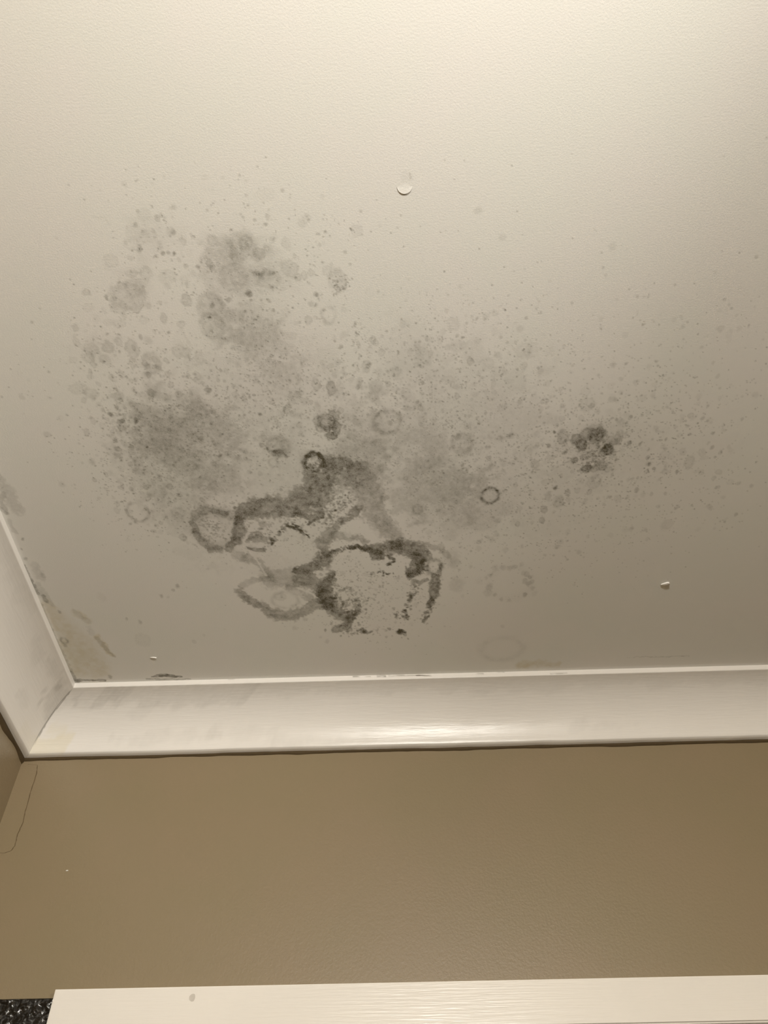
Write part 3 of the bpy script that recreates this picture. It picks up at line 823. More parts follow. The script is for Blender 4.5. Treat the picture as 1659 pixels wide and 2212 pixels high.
    ('dot', -347.7, 950.8, 3.6, 5.2, 0.2),
    ('dot', -356.3, 959.3, 2.2, 3.1, 0.14),
    ('dot', -424.4, 1031.4, 3.0, 4.5, 0.12),
    ('dot', -445.4, 1023.5, 3.0, 4.4, 0.1),
    ('dot', -508.3, 1170.2, 3.2, 5.1, 0.4),
    ('stroke', [(-573.5, 895.2, 2.3), (-574.5, 920.6, 3.7), (-573.4, 943.3, 4.1), (-570.5, 956.7, 3.2)], 0.7, 0.5),
    ('stroke', [(-556.8, 895.9, 4.5), (-556.6, 918.1, 5.9), (-552.7, 927.9, 3.2)], 0.71, 0.14),
    ('stroke', [(-567.9, 940.3, 6.0), (-563.2, 963.6, 6.9), (-556.2, 987.6, 3.2)], 0.7, 0.15),
    ('stroke', [(-564.4, 963.6, 2.8), (-563.2, 975.4, 3.2)], 0.69, 0.42),
    ('stroke', [(-573.8, 983.5, 2.4), (-574.6, 1018.2, 2.9), (-573.6, 1065.1, 2.4), (-572.7, 1114.2, 2.9), (-572.3, 1149.5, 3.9)], 0.66, 0.24),
    ('stroke', [(-524.9, 1002.7, 3.8), (-519.7, 1009.9, 4.2), (-509.6, 1026.1, 4.2)], 0.68, 0.14),
    ('stroke', [(-512.3, 1045.7, 5.3), (-511.0, 1054.9, 4.8)], 0.67, 0.1),
    ('stroke', [(-505.8, 1067.9, 3.9), (-499.8, 1083.0, 4.4), (-494.6, 1102.1, 3.4), (-487.0, 1117.0, 1.5)], 0.65, 0.2),
    ('ring', -561.4, 1071.2, 5.4, 6.9, 0.3, 1.9),
    ('dot', -561.8, 1084.2, 3.1, 4.7, 0.3),
    ('stroke', [(-572.0, 1157.5, 3.6), (-574.4, 1175.5, 5.6), (-567.8, 1179.9, 3.6)], 0.63, 0.48),
    ('stroke', [(-569.6, 1177.0, 2.3), (-543.9, 1177.2, 1.5), (-518.6, 1178.7, 1.3)], 0.63, 0.6),
    ('stroke', [(-436.2, 1172.0, 1.5), (-424.2, 1169.7, 2.5), (-408.9, 1169.9, 3.0), (-394.1, 1173.0, 2.5), (-383.8, 1172.6, 1.0)], 0.63, 0.62),
    ('stroke', [(-422.1, 1171.8, 1.5), (-406.0, 1168.4, 1.5)], 0.63, 0.5),
    ('stroke', [(-446.7, 1179.3, 1.3), (-408.4, 1180.5, 1.3), (-370.1, 1181.3, 0.8)], 0.63, 0.4),
    ('damp', [(-564.1, 990.7, 14.7), (-553.4, 1036.8, 22.1), (-536.9, 1092.8, 29.4), (-529.1, 1139.4, 29.4)], 0.66, 0.45),
    ('damp', [(-523.4, 1006.2, 7.1), (-509.1, 1024.4, 7.1)], 0.68, 0.4),
    ('damp', [(-505.8, 1067.9, 5.9), (-491.6, 1109.9, 4.9)], 0.65, 0.5),
    ('damp', [(-568.8, 1091.4, 15.1), (-562.3, 1149.9, 15.1)], 0.64, 0.4),
    ('cell', -358.7, 652.1, 17.3, 41.3, 90),
    ('cell', -346.6, 756.9, 39.3, 33.7, 70),
    ('cell', -248.1, 719.1, 32.1, 40.4, 45),
    ('cell', -352.7, 525.9, 25.8, 25.8, 24),
    ('cell', -327.3, 580.7, 35.6, 24.2, 30),
    ('cell', -149.2, 587.3, 47.5, 41.6, 45),
    ('cell', 29.5, 573.3, 53.0, 40.8, 45),
    ('cell', 221.8, 737.2, 51.7, 49.2, 30),
    ('cell', -161.2, 452.3, 43.7, 46.9, 40),
    ('cell', -234.5, 634.4, 36.7, 33.0, 45),
    ('cell', 92.5, 724.1, 70.6, 64.7, 45),
    ('cell', -77.9, 590.0, 35.7, 27.8, 20),
    ('cell', -267.2, 380.9, 18.3, 18.7, 16),
    ('cell', 339.3, 709.6, 50.9, 47.6, 18),
    ('cell', -129.0, 623.7, 36.4, 29.0, 25),
    ('dot', 8.8, 1006.5, 3.0, 3.4, 0.52),
    ('dot', 10.3, 1039.7, 3.0, 3.5, 0.49),
    ('dot', 10.3, 1042.1, 1.6, 1.9, 0.46),
    ('dot', 13.5, 1013.4, 1.7, 1.9, 0.57),
    ('dot', 10.3, 1036.2, 1.4, 1.6, 0.49),
    ('dot', 34.3, 972.0, 1.5, 1.7, 0.36),
    ('dot', 5.5, 1036.7, 3.1, 3.6, 0.46),
    ('dot', 9.1, 1032.9, 2.5, 2.9, 0.59),
    ('dot', 6.3, 1042.7, 1.5, 1.7, 0.34),
    ('dot', 22.9, 973.4, 1.1, 1.2, 0.5),
    ('dot', 15.2, 998.1, 2.1, 2.3, 0.39),
    ('dot', 13.3, 1001.2, 3.0, 3.5, 0.31),
    ('dot', 6.8, 1025.2, 2.7, 3.1, 0.41),
    ('dot', 11.8, 1013.5, 1.5, 1.7, 0.59),
    ('dot', 24.8, 964.9, 2.9, 3.3, 0.4),
    ('dot', 11.0, 988.8, 1.3, 1.5, 0.52),
    ('dot', 8.3, 1029.6, 3.0, 3.5, 0.33),
    ('dot', 11.5, 981.2, 1.8, 2.0, 0.58),
    ('dot', 10.4, 1014.4, 1.5, 1.7, 0.32),
    ('dot', 22.6, 956.7, 1.4, 1.6, 0.31),
    ('dot', -0.8, 1038.7, 1.6, 1.9, 0.48),
    ('dot', 4.5, 1035.1, 1.2, 1.4, 0.57),
    ('dot', 16.4, 964.2, 1.3, 1.5, 0.52),
    ('dot', 0.3, 1031.7, 1.3, 1.5, 0.43),
    ('dot', 28.8, 969.8, 2.0, 2.2, 0.6),
    ('dot', 13.3, 1035.4, 2.1, 2.4, 0.52),
    ('dot', 12.7, 1008.2, 1.4, 1.6, 0.41),
    ('dot', 8.1, 1038.4, 2.1, 2.5, 0.4),
    ('dot', 24.5, 977.7, 2.8, 3.2, 0.41),
    ('dot', 8.4, 1021.2, 2.5, 2.8, 0.53),
    ('dot', 16.3, 987.0, 2.1, 2.3, 0.53),
    ('dot', 3.6, 1033.8, 2.4, 2.8, 0.47),
    ('dot', 20.0, 961.1, 2.4, 2.7, 0.44),
    ('dot', 4.2, 1024.5, 1.8, 2.1, 0.49),
    ('dot', 7.8, 1020.4, 2.8, 3.2, 0.56),
    ('dot', 15.8, 1019.1, 2.2, 2.5, 0.46),
    ('dot', 30.7, 964.3, 2.0, 2.3, 0.51),
    ('dot', 5.3, 1019.6, 2.7, 3.1, 0.47),
    ('dot', 2.6, 1022.7, 2.7, 3.1, 0.49),
    ('dot', 7.8, 1023.8, 2.0, 2.3, 0.5),
    ('dot', 21.2, 971.8, 1.2, 1.3, 0.44),
    ('dot', 24.6, 980.4, 1.7, 1.9, 0.35),
    ('dot', 28.6, 978.3, 1.8, 2.1, 0.48),
    ('dot', 10.7, 1026.1, 1.1, 1.3, 0.42),
    ('dot', 18.2, 984.8, 2.7, 3.1, 0.41),
    ('dot', 22.3, 962.7, 2.2, 2.4, 0.4),
    ('dot', 17.4, 1011.1, 2.0, 2.2, 0.54),
    ('dot', 6.7, 1019.8, 2.3, 2.7, 0.47),
    ('dot', 9.6, 1038.0, 1.8, 2.1, 0.57),
    ('dot', 25.9, 965.9, 2.3, 2.6, 0.34),
    ('dot', 11.6, 1013.5, 2.0, 2.3, 0.37),
    ('dot', 22.8, 983.8, 3.0, 3.4, 0.57),
    ('dot', 9.1, 1030.1, 2.1, 2.5, 0.42),
    ('dot', 22.7, 986.7, 1.7, 1.9, 0.44),
    ('dot', 23.8, 967.1, 1.7, 1.9, 0.53),
    ('dot', 13.1, 1034.4, 1.7, 1.9, 0.58),
    ('dot', 7.2, 1033.6, 1.4, 1.7, 0.6),
    ('dot', 15.9, 980.8, 2.4, 2.7, 0.48),
    ('dot', 10.8, 1032.0, 1.7, 2.0, 0.46),
    ('dot', 16.5, 995.0, 2.0, 2.3, 0.41),
    ('dot', 16.5, 992.6, 2.5, 2.8, 0.39),
    ('dot', 18.8, 992.2, 1.7, 2.0, 0.48),
    ('dot', 14.5, 987.7, 3.6, 4.1, 0.4),
    ('dot', 15.1, 996.6, 4.3, 4.9, 0.32),
    ('dot', 18.0, 987.7, 4.2, 4.8, 0.46),
    ('dot', 16.5, 995.2, 4.5, 5.1, 0.31),
    ('dot', 15.0, 989.3, 2.7, 3.1, 0.31),
    ('dot', 17.5, 990.4, 2.4, 2.7, 0.49),
    ('dot', -7.3, 1029.9, 2.4, 2.8, 0.53),
    ('dot', -7.3, 1032.8, 2.6, 3.0, 0.33),
    ('dot', -2.8, 1026.6, 1.3, 1.5, 0.35),
    ('dot', -4.9, 1037.2, 1.8, 2.1, 0.31),
    ('dot', -5.7, 1028.5, 1.7, 2.0, 0.29),
    ('dot', -10.6, 1015.8, 2.7, 3.0, 0.31),
    ('dot', -8.4, 1029.8, 1.9, 2.2, 0.52),
    ('dot', -2.9, 1026.3, 1.3, 1.5, 0.44),
    ('dot', -3.9, 1023.5, 2.2, 2.5, 0.34),
    ('dot', -7.2, 1033.5, 2.0, 2.3, 0.31),
    ('dot', -9.9, 1026.4, 1.4, 1.6, 0.46),
    ('dot', -3.5, 1031.7, 1.2, 1.4, 0.3),
    ('dot', -6.7, 1035.7, 1.9, 2.2, 0.36),
    ('dot', -2.7, 1032.1, 1.1, 1.3, 0.31),
    ('dot', -14.8, 917.9, 1.5, 1.6, 0.71),
    ('dot', -10.0, 910.9, 2.6, 2.8, 0.49),
    ('dot', -14.3, 905.7, 2.0, 2.2, 0.5),
    ('dot', -13.1, 896.4, 3.0, 3.2, 0.52),
    ('dot', -16.0, 916.8, 2.5, 2.7, 0.63),
    ('dot', -10.0, 905.7, 1.7, 1.8, 0.37),
    ('dot', -17.3, 918.9, 1.2, 1.3, 0.53),
    ('dot', -15.1, 916.0, 2.3, 2.5, 0.4),
    ('dot', -13.3, 903.2, 2.1, 2.2, 0.68),
    ('dot', -14.6, 903.1, 1.6, 1.7, 0.46),
    ('dot', -13.2, 902.0, 3.2, 3.5, 0.49),
    ('dot', -15.2, 915.1, 2.3, 2.5, 0.7),
    ('dot', -16.1, 897.6, 2.7, 2.9, 0.62),
    ('dot', -14.1, 901.4, 1.7, 1.9, 0.39),
    ('dot', -8.3, 905.0, 1.9, 2.1, 0.53),
    ('dot', -11.8, 897.7, 1.6, 1.7, 0.45),
    ('dot', -7.6, 911.1, 2.2, 2.4, 0.71),
    ('dot', -14.1, 900.3, 2.1, 2.3, 0.38),
    ('dot', -7.8, 909.2, 2.0, 2.2, 0.39),
    ('dot', -14.1, 897.1, 3.3, 3.5, 0.38),
    ('dot', -10.3, 903.2, 1.3, 1.5, 0.45),
    ('dot', -10.7, 906.5, 1.3, 1.4, 0.71),
    ('dot', -16.2, 900.7, 2.4, 2.6, 0.39),
    ('dot', -8.7, 905.9, 3.2, 3.5, 0.58),
    ('dot', -12.9, 918.1, 2.4, 2.6, 0.54),
    ('dot', -13.0, 913.0, 2.8, 3.1, 0.69),
    ('dot', -29.4, 934.8, 1.2, 1.3, 0.4),
    ('dot', -24.2, 935.7, 2.0, 2.3, 0.47),
    ('dot', -30.2, 933.2, 0.9, 1.0, 0.51),
    ('dot', -19.6, 936.4, 1.9, 2.1, 0.38),
    ('dot', -29.7, 934.9, 1.0, 1.1, 0.51),
    ('dot', -26.3, 930.9, 2.2, 2.4, 0.6),
    ('dot', -16.4, 935.8, 2.0, 2.2, 0.6),
    ('dot', -10.1, 934.9, 1.2, 1.3, 0.65),
    ('dot', -24.3, 934.8, 1.1, 1.2, 0.45),
    ('dot', -17.2, 937.1, 2.0, 2.2, 0.56),
    ('dot', -33.0, 932.0, 1.4, 1.5, 0.67),
    ('dot', -10.9, 937.2, 1.5, 1.6, 0.49),
    ('dot', -23.9, 934.1, 2.1, 2.3, 0.62),
    ('dot', -32.9, 931.8, 1.9, 2.1, 0.52),
    ('dot', -10.1, 937.2, 1.3, 1.4, 0.69),
    ('dot', -24.2, 935.6, 2.0, 2.2, 0.7),
    ('dot', -18.7, 934.8, 1.0, 1.1, 0.65),
    ('dot', -19.7, 936.6, 0.9, 1.0, 0.57),
    ('dot', -20.9, 933.5, 1.1, 1.3, 0.46),
    ('dot', -30.6, 932.0, 1.9, 2.1, 0.45),
    ('dot', -25.6, 940.2, 2.1, 2.3, 0.67),
    ('dot', -19.3, 936.6, 2.1, 2.3, 0.54),
    ('dot', -190.6, 865.3, 2.4, 2.5, 0.63),
    ('dot', -187.8, 857.5, 2.3, 2.4, 0.61),
    ('dot', -175.6, 841.2, 1.0, 1.1, 0.5),
    ('dot', -177.3, 848.3, 1.6, 1.7, 0.34),
    ('dot', -189.2, 859.5, 2.3, 2.5, 0.46),
    ('dot', -162.0, 826.9, 2.3, 2.4, 0.55),
    ('dot', -178.6, 845.0, 2.1, 2.2, 0.55),
    ('dot', -180.4, 849.5, 1.2, 1.3, 0.45),
    ('dot', -177.3, 841.0, 1.6, 1.7, 0.64),
    ('dot', -187.6, 857.0, 2.4, 2.6, 0.55),
    ('dot', -162.5, 831.0, 2.6, 2.7, 0.57),
    ('dot', -176.7, 848.0, 2.7, 2.8, 0.41),
    ('dot', -166.9, 832.3, 1.0, 1.1, 0.46),
    ('dot', -191.1, 855.1, 2.7, 2.9, 0.53),
    ('dot', -182.5, 857.4, 2.1, 2.2, 0.57),
    ('dot', -184.0, 853.6, 1.6, 1.7, 0.42),
    ('dot', -175.4, 842.9, 2.2, 2.3, 0.58),
    ('dot', -185.8, 861.0, 2.6, 2.7, 0.62),
    ('dot', -175.2, 841.7, 2.0, 2.1, 0.63),
    ('dot', -188.2, 861.5, 2.8, 3.0, 0.39),
    ('dot', -189.2, 867.0, 2.2, 2.3, 0.39),
    ('dot', -191.2, 857.7, 2.3, 2.5, 0.57),
    ('dot', -194.9, 863.9, 2.8, 3.0, 0.44),
    ('dot', -171.5, 831.2, 1.4, 1.5, 0.56),
    ('dot', -170.3, 837.1, 1.4, 1.4, 0.38),
    ('dot', -188.8, 866.3, 1.2, 1.3, 0.58),
    ('dot', -170.6, 835.1, 2.3, 2.4, 0.63),
    ('dot', -168.9, 828.1, 1.2, 1.3, 0.36),
    ('dot', -190.3, 866.3, 1.9, 2.0, 0.55),
    ('dot', -170.7, 841.4, 2.0, 2.1, 0.45),
    ('dot', -191.4, 860.3, 2.3, 2.5, 0.49),
    ('dot', -164.4, 833.1, 2.4, 2.5, 0.57),
    ('dot', -185.6, 860.0, 1.7, 1.8, 0.57),
    ('dot', -168.3, 836.4, 1.9, 2.0, 0.56),
    ('dot', -172.5, 837.3, 1.6, 1.7, 0.61),
    ('dot', -178.1, 849.5, 1.5, 1.6, 0.55),
    ('dot', -190.7, 864.6, 1.9, 2.1, 0.65),
    ('dot', -183.9, 852.0, 1.2, 1.3, 0.45),
    ('dot', -166.5, 838.2, 1.7, 1.8, 0.34),
    ('dot', -190.1, 859.5, 2.0, 2.1, 0.35),
    ('dot', -154.6, 834.2, 1.9, 2.0, 0.33),
    ('dot', -151.7, 834.2, 2.0, 2.0, 0.32),
    ('dot', -150.2, 833.6, 2.1, 2.2, 0.57),
    ('dot', -143.3, 841.9, 1.1, 1.1, 0.53),
    ('dot', -147.2, 833.1, 2.7, 2.8, 0.41),
    ('dot', -132.1, 849.1, 1.3, 1.4, 0.53),
    ('dot', -143.5, 835.4, 1.4, 1.5, 0.43),
    ('dot', -156.6, 835.5, 2.2, 2.4, 0.34),
    ('dot', -159.2, 834.4, 1.7, 1.8, 0.57),
    ('dot', -136.0, 851.3, 2.6, 2.7, 0.59),
    ('dot', -143.6, 842.3, 2.7, 2.9, 0.58),
    ('dot', -162.5, 835.3, 1.5, 1.6, 0.53),
    ('dot', -151.2, 834.6, 2.0, 2.1, 0.59),
    ('dot', -140.7, 845.1, 2.2, 2.3, 0.41),
    ('dot', -154.3, 836.5, 2.8, 2.9, 0.37),
    ('dot', -145.8, 843.1, 2.4, 2.5, 0.34),
    ('dot', -147.9, 836.9, 2.4, 2.6, 0.43),
    ('dot', -149.5, 834.4, 1.1, 1.2, 0.45),
    ('dot', -164.3, 834.4, 1.1, 1.1, 0.39),
    ('dot', -151.0, 831.8, 1.7, 1.8, 0.46),
    ('dot', -136.4, 842.4, 2.8, 3.0, 0.39),
    ('dot', -157.7, 833.7, 1.8, 1.9, 0.52),
    ('dot', -150.2, 842.2, 1.6, 1.7, 0.47),
    ('dot', -136.7, 850.8, 1.9, 2.1, 0.47),
    ('dot', -157.8, 834.7, 1.2, 1.2, 0.4),
    ('dot', -157.7, 833.5, 1.5, 1.6, 0.54),
    ('dot', -141.0, 850.8, 2.2, 2.3, 0.42),
    ('dot', -143.7, 843.9, 2.6, 2.8, 0.43),
    ('dot', -135.3, 852.5, 1.1, 1.2, 0.52),
    ('dot', -144.9, 839.6, 2.5, 2.7, 0.45),
    ('dot', -134.0, 851.3, 1.2, 1.3, 0.52),
    ('dot', -145.0, 840.0, 2.8, 2.9, 0.33),
    ('dot', -162.2, 832.0, 1.1, 1.2, 0.44),
    ('dot', -140.2, 840.0, 1.1, 1.2, 0.49),
    ('dot', -135.1, 852.5, 1.5, 1.6, 0.39),
    ('dot', -163.6, 829.3, 2.7, 2.8, 0.44),
    ('dot', -158.7, 836.0, 2.8, 2.9, 0.36),
    ('dot', -161.7, 834.1, 1.8, 1.9, 0.49),
    ('dot', -142.5, 843.9, 1.9, 2.0, 0.51),
    ('dot', -152.7, 834.1, 1.3, 1.3, 0.38),
    ('dot', -83.0, 878.3, 1.9, 2.1, 0.6),
    ('dot', -80.5, 875.7, 1.5, 1.6, 0.4),
    ('dot', -93.2, 889.8, 1.4, 1.5, 0.59),
    ('dot', -70.3, 876.8, 2.3, 2.5, 0.48),
    ('dot', -101.1, 884.0, 2.0, 2.1, 0.38),
    ('dot', -49.9, 885.3, 2.2, 2.4, 0.45),
    ('dot', -82.9, 882.8, 1.1, 1.2, 0.62),
    ('dot', -81.6, 880.8, 1.5, 1.6, 0.42),
    ('dot', -48.0, 875.5, 1.8, 2.0, 0.4),
    ('dot', -81.9, 882.2, 1.9, 2.1, 0.46),
    ('dot', -103.4, 887.7, 2.6, 2.8, 0.53),
    ('dot', -98.2, 887.0, 1.9, 2.0, 0.39),
    ('dot', -48.5, 881.7, 1.4, 1.5, 0.56),
    ('dot', -48.7, 883.3, 1.9, 2.0, 0.69),
    ('dot', -86.6, 876.8, 1.5, 1.6, 0.65),
    ('dot', -76.2, 880.1, 2.6, 2.8, 0.53),
    ('dot', -78.0, 879.1, 1.8, 2.0, 0.46),
    ('dot', -64.7, 881.7, 2.3, 2.4, 0.58),
    ('dot', -96.0, 892.5, 2.2, 2.4, 0.4),
    ('dot', -44.6, 884.3, 1.1, 1.2, 0.52),
    ('dot', -71.5, 876.2, 2.2, 2.3, 0.4),
    ('dot', -74.5, 881.3, 1.1, 1.1, 0.62),
    ('dot', -97.0, 885.3, 2.0, 2.1, 0.59),
    ('dot', -74.7, 875.3, 1.4, 1.6, 0.48),
    ('dot', -53.0, 883.1, 1.7, 1.8, 0.71),
    ('dot', -98.9, 883.5, 2.2, 2.4, 0.36),
    ('dot', -51.5, 887.5, 2.1, 2.3, 0.51),
    ('dot', -58.3, 877.3, 2.2, 2.4, 0.54),
    ('dot', -69.7, 873.8, 1.2, 1.3, 0.54),
    ('dot', -102.7, 885.8, 2.4, 2.6, 0.38),
    ('dot', -77.5, 879.4, 1.3, 1.4, 0.71),
    ('dot', -56.3, 886.0, 2.1, 2.3, 0.5),
    ('dot', -71.2, 879.6, 1.0, 1.1, 0.6),
    ('dot', -74.1, 874.7, 1.7, 1.8, 0.47),
    ('dot', -67.4, 880.9, 2.3, 2.4, 0.52),
    ('dot', -67.2, 878.1, 2.4, 2.6, 0.41),
    ('dot', -97.2, 890.3, 1.2, 1.2, 0.52),
    ('dot', -79.8, 877.7, 1.9, 2.0, 0.37),
    ('dot', -60.1, 874.8, 2.4, 2.6, 0.58),
    ('dot', -64.5, 874.3, 1.0, 1.1, 0.68),
    ('dot', -73.7, 1034.4, 1.8, 2.1, 0.28),
    ('dot', -100.3, 986.3, 1.1, 1.3, 0.36),
    ('dot', -105.5, 965.5, 1.4, 1.6, 0.49),
    ('dot', -81.6, 1017.9, 1.9, 2.2, 0.37),
    ('dot', -95.4, 988.2, 2.6, 3.0, 0.43),
    ('dot', -86.2, 1006.5, 2.9, 3.3, 0.48),
    ('dot', -95.8, 1025.6, 2.4, 2.8, 0.47),
    ('dot', -95.7, 1015.6, 1.8, 2.0, 0.32),
    ('dot', -92.2, 1004.9, 2.2, 2.5, 0.46),
    ('dot', -97.0, 990.0, 1.8, 2.1, 0.29),
    ('dot', -101.4, 974.2, 1.9, 2.2, 0.28),
    ('dot', -120.9, 934.0, 2.7, 3.0, 0.33),
    ('dot', -75.0, 1029.6, 1.1, 1.3, 0.27),
    ('dot', -95.2, 992.8, 2.7, 3.1, 0.37),
    ('dot', -85.0, 1017.9, 1.5, 1.7, 0.36),
    ('dot', -99.1, 982.6, 1.7, 1.9, 0.46),
    ('dot', -109.8, 947.5, 2.4, 2.6, 0.4),
    ('dot', -105.4, 942.1, 1.7, 1.9, 0.47),
    ('dot', -92.1, 1031.8, 1.4, 1.6, 0.38),
    ('dot', -113.6, 933.7, 2.3, 2.5, 0.26),
    ('dot', -106.9, 997.7, 1.4, 1.6, 0.32),
    ('dot', -92.5, 996.8, 1.6, 1.8, 0.33),
    ('dot', -112.0, 972.7, 1.7, 1.9, 0.28),
    ('dot', -102.0, 978.8, 1.8, 2.0, 0.3),
    ('dot', -96.4, 1012.5, 2.8, 3.3, 0.33),
    ('dot', -106.9, 1017.3, 1.2, 1.4, 0.31),
    ('dot', -107.8, 991.9, 2.1, 2.4, 0.34),
    ('dot', -93.7, 984.8, 2.0, 2.3, 0.42),
    ('dot', -102.4, 1011.4, 1.4, 1.6, 0.36),
    ('dot', -84.0, 1032.9, 2.3, 2.7, 0.4),
    ('dot', -116.2, 965.9, 1.2, 1.3, 0.28),
    ('dot', -86.4, 1014.0, 1.3, 1.5, 0.41),
    ('dot', -106.2, 971.2, 2.0, 2.2, 0.29),
    ('dot', -107.4, 967.7, 2.8, 3.1, 0.46),
    ('dot', -92.9, 1000.9, 2.1, 2.3, 0.33),
    ('dot', -85.2, 1020.7, 1.9, 2.1, 0.45),
    ('dot', -70.5, 1024.2, 2.8, 3.3, 0.5),
    ('dot', -104.3, 940.4, 2.0, 2.2, 0.32),
    ('dot', -119.7, 972.2, 1.9, 2.1, 0.32),
    ('dot', -105.0, 1011.1, 2.0, 2.3, 0.32),
    ('dot', -100.2, 932.8, 1.5, 1.7, 0.38),
    ('dot', -112.0, 1001.2, 2.7, 3.0, 0.33),
    ('dot', -108.0, 975.6, 2.9, 3.3, 0.26),
    ('dot', -101.9, 1006.8, 1.2, 1.4, 0.31),
    ('dot', -72.8, 1023.5, 2.0, 2.3, 0.26),
    ('dot', -100.1, 981.7, 1.7, 1.9, 0.31),
    ('dot', -89.4, 969.7, 2.5, 2.9, 0.48),
    ('dot', -82.2, 1013.3, 1.5, 1.7, 0.32),
    ('dot', -101.4, 962.7, 2.0, 2.3, 0.25),
    ('dot', -96.4, 960.5, 2.5, 2.8, 0.44),
    ('dot', -85.4, 1021.9, 2.3, 2.6, 0.32),
    ('dot', -106.5, 956.1, 1.3, 1.5, 0.27),
    ('dot', -118.4, 987.0, 2.1, 2.3, 0.46),
    ('dot', -94.2, 1010.2, 1.9, 2.2, 0.33),
    ('dot', -86.8, 993.6, 1.7, 1.9, 0.29),
    ('dot', -109.2, 938.7, 1.1, 1.2, 0.33),
    ('dot', -103.5, 981.2, 2.3, 2.5, 0.32),
    ('dot', -87.3, 1037.2, 1.4, 1.6, 0.4),
    ('dot', -91.9, 1001.2, 2.8, 3.2, 0.41),
    ('dot', -88.9, 1015.3, 2.0, 2.4, 0.39),
    ('dot', -105.0, 943.1, 2.0, 2.2, 0.38),
    ('dot', -87.3, 1033.7, 2.4, 2.7, 0.42),
    ('dot', -107.5, 987.6, 2.3, 2.6, 0.41),
    ('dot', -113.9, 960.1, 1.5, 1.6, 0.28),
    ('dot', -69.9, 1028.8, 1.7, 2.0, 0.26),
    ('dot', -102.3, 980.4, 2.9, 3.3, 0.27),
    ('dot', -107.1, 967.6, 1.1, 1.3, 0.31),
    ('dot', -99.0, 966.7, 1.6, 1.8, 0.37),
    ('dot', -95.0, 1005.6, 2.5, 2.9, 0.37),
    ('dot', -94.6, 973.5, 2.3, 2.6, 0.26),
    ('dot', -102.3, 987.3, 2.5, 2.8, 0.34),
    ('dot', -103.0, 995.5, 2.9, 3.3, 0.43),
    ('dot', -92.5, 1006.0, 2.3, 2.7, 0.41),
    ('dot', -104.6, 941.3, 2.0, 2.2, 0.38),
    ('dot', -89.3, 1002.6, 3.0, 3.4, 0.36),
    ('dot', -91.3, 1000.7, 2.5, 2.9, 0.49),
    ('dot', -102.6, 937.1, 2.1, 2.3, 0.45),
    ('dot', -77.9, 1032.3, 2.4, 2.7, 0.43),
    ('dot', -70.9, 1010.6, 1.2, 1.4, 0.36),
    ('dot', -67.5, 1020.5, 1.8, 2.1, 0.45),
    ('dot', -102.7, 985.0, 2.8, 3.2, 0.43),
    ('dot', -83.7, 1029.6, 2.5, 2.8, 0.39),
    ('dot', -99.4, 945.0, 2.0, 2.3, 0.26),
    ('dot', -100.1, 959.5, 1.7, 1.9, 0.46),
    ('dot', -108.9, 957.3, 2.8, 3.2, 0.37),
    ('dot', -106.4, 987.9, 1.1, 1.2, 0.28),
    ('dot', -111.1, 973.2, 2.9, 3.3, 0.34),
    ('dot', -108.9, 982.8, 2.0, 2.3, 0.28),
    ('dot', -99.8, 1002.5, 2.7, 3.0, 0.28),
    ('dot', -100.1, 976.6, 2.8, 3.2, 0.33),
    ('dot', -62.9, 1034.5, 2.0, 2.3, 0.25),
    ('dot', -94.4, 969.9, 2.5, 2.8, 0.46),
    ('dot', -108.7, 952.1, 2.9, 3.2, 0.48),
    ('dot', -96.6, 957.5, 1.7, 1.9, 0.27),
    ('dot', -109.7, 986.0, 1.7, 1.9, 0.49),
    ('dot', -106.0, 1008.6, 1.6, 1.8, 0.36),
    ('dot', -105.9, 986.5, 2.3, 2.6, 0.38),
    ('dot', -97.0, 999.9, 1.8, 2.1, 0.29),
    ('dot', -100.7, 951.6, 1.1, 1.2, 0.42),
    ('dot', -105.2, 988.0, 2.1, 2.4, 0.3),
    ('dot', -85.4, 1022.4, 1.3, 1.5, 0.48),
    ('dot', -101.0, 1017.6, 1.2, 1.4, 0.48),
    ('dot', -78.6, 1024.4, 2.0, 2.3, 0.46),
    ('dot', -95.8, 1010.8, 1.2, 1.4, 0.38),
    ('dot', -119.5, 968.1, 2.9, 3.2, 0.38),
    ('dot', -76.7, 1037.1, 2.9, 3.3, 0.37),
    ('dot', -88.2, 1052.1, 1.8, 2.1, 0.48),
    ('dot', -73.0, 1014.9, 1.3, 1.4, 0.32),
    ('dot', -85.1, 1001.5, 1.2, 1.4, 0.34),
    ('dot', -103.1, 986.5, 2.1, 2.4, 0.35),
    ('dot', -93.2, 997.7, 2.1, 2.4, 0.42),
    ('dot', -58.3, 1032.8, 1.2, 1.4, 0.29),
    ('dot', -67.8, 1004.9, 1.9, 2.2, 0.41),
    ('dot', -72.9, 1005.2, 1.2, 1.4, 0.25),
    ('dot', -66.4, 1026.3, 1.8, 2.1, 0.31),
    ('dot', -73.9, 1021.1, 2.7, 3.1, 0.46),
    ('dot', -86.9, 966.7, 2.2, 2.4, 0.33),
    ('dot', -81.3, 1001.3, 1.9, 2.2, 0.36),
    ('dot', -84.7, 1019.7, 1.8, 2.1, 0.43),
    ('dot', -78.6, 1018.2, 2.5, 2.9, 0.41),
    ('dot', -83.1, 981.4, 1.1, 1.2, 0.4),
    ('dot', -77.1, 993.6, 1.1, 1.2, 0.4),
    ('dot', -86.1, 999.0, 2.7, 3.1, 0.41),
    ('dot', -74.6, 980.8, 2.1, 2.3, 0.39),
    ('dot', -69.9, 978.9, 2.3, 2.6, 0.27),
    ('dot', -73.5, 1037.3, 2.4, 2.8, 0.32),
    ('dot', -88.9, 1009.4, 2.2, 2.6, 0.35),
    ('dot', -73.1, 1001.3, 1.2, 1.3, 0.27),
    ('dot', -84.5, 992.6, 2.2, 2.4, 0.44),
    ('dot', -80.8, 1030.6, 1.9, 2.2, 0.33),
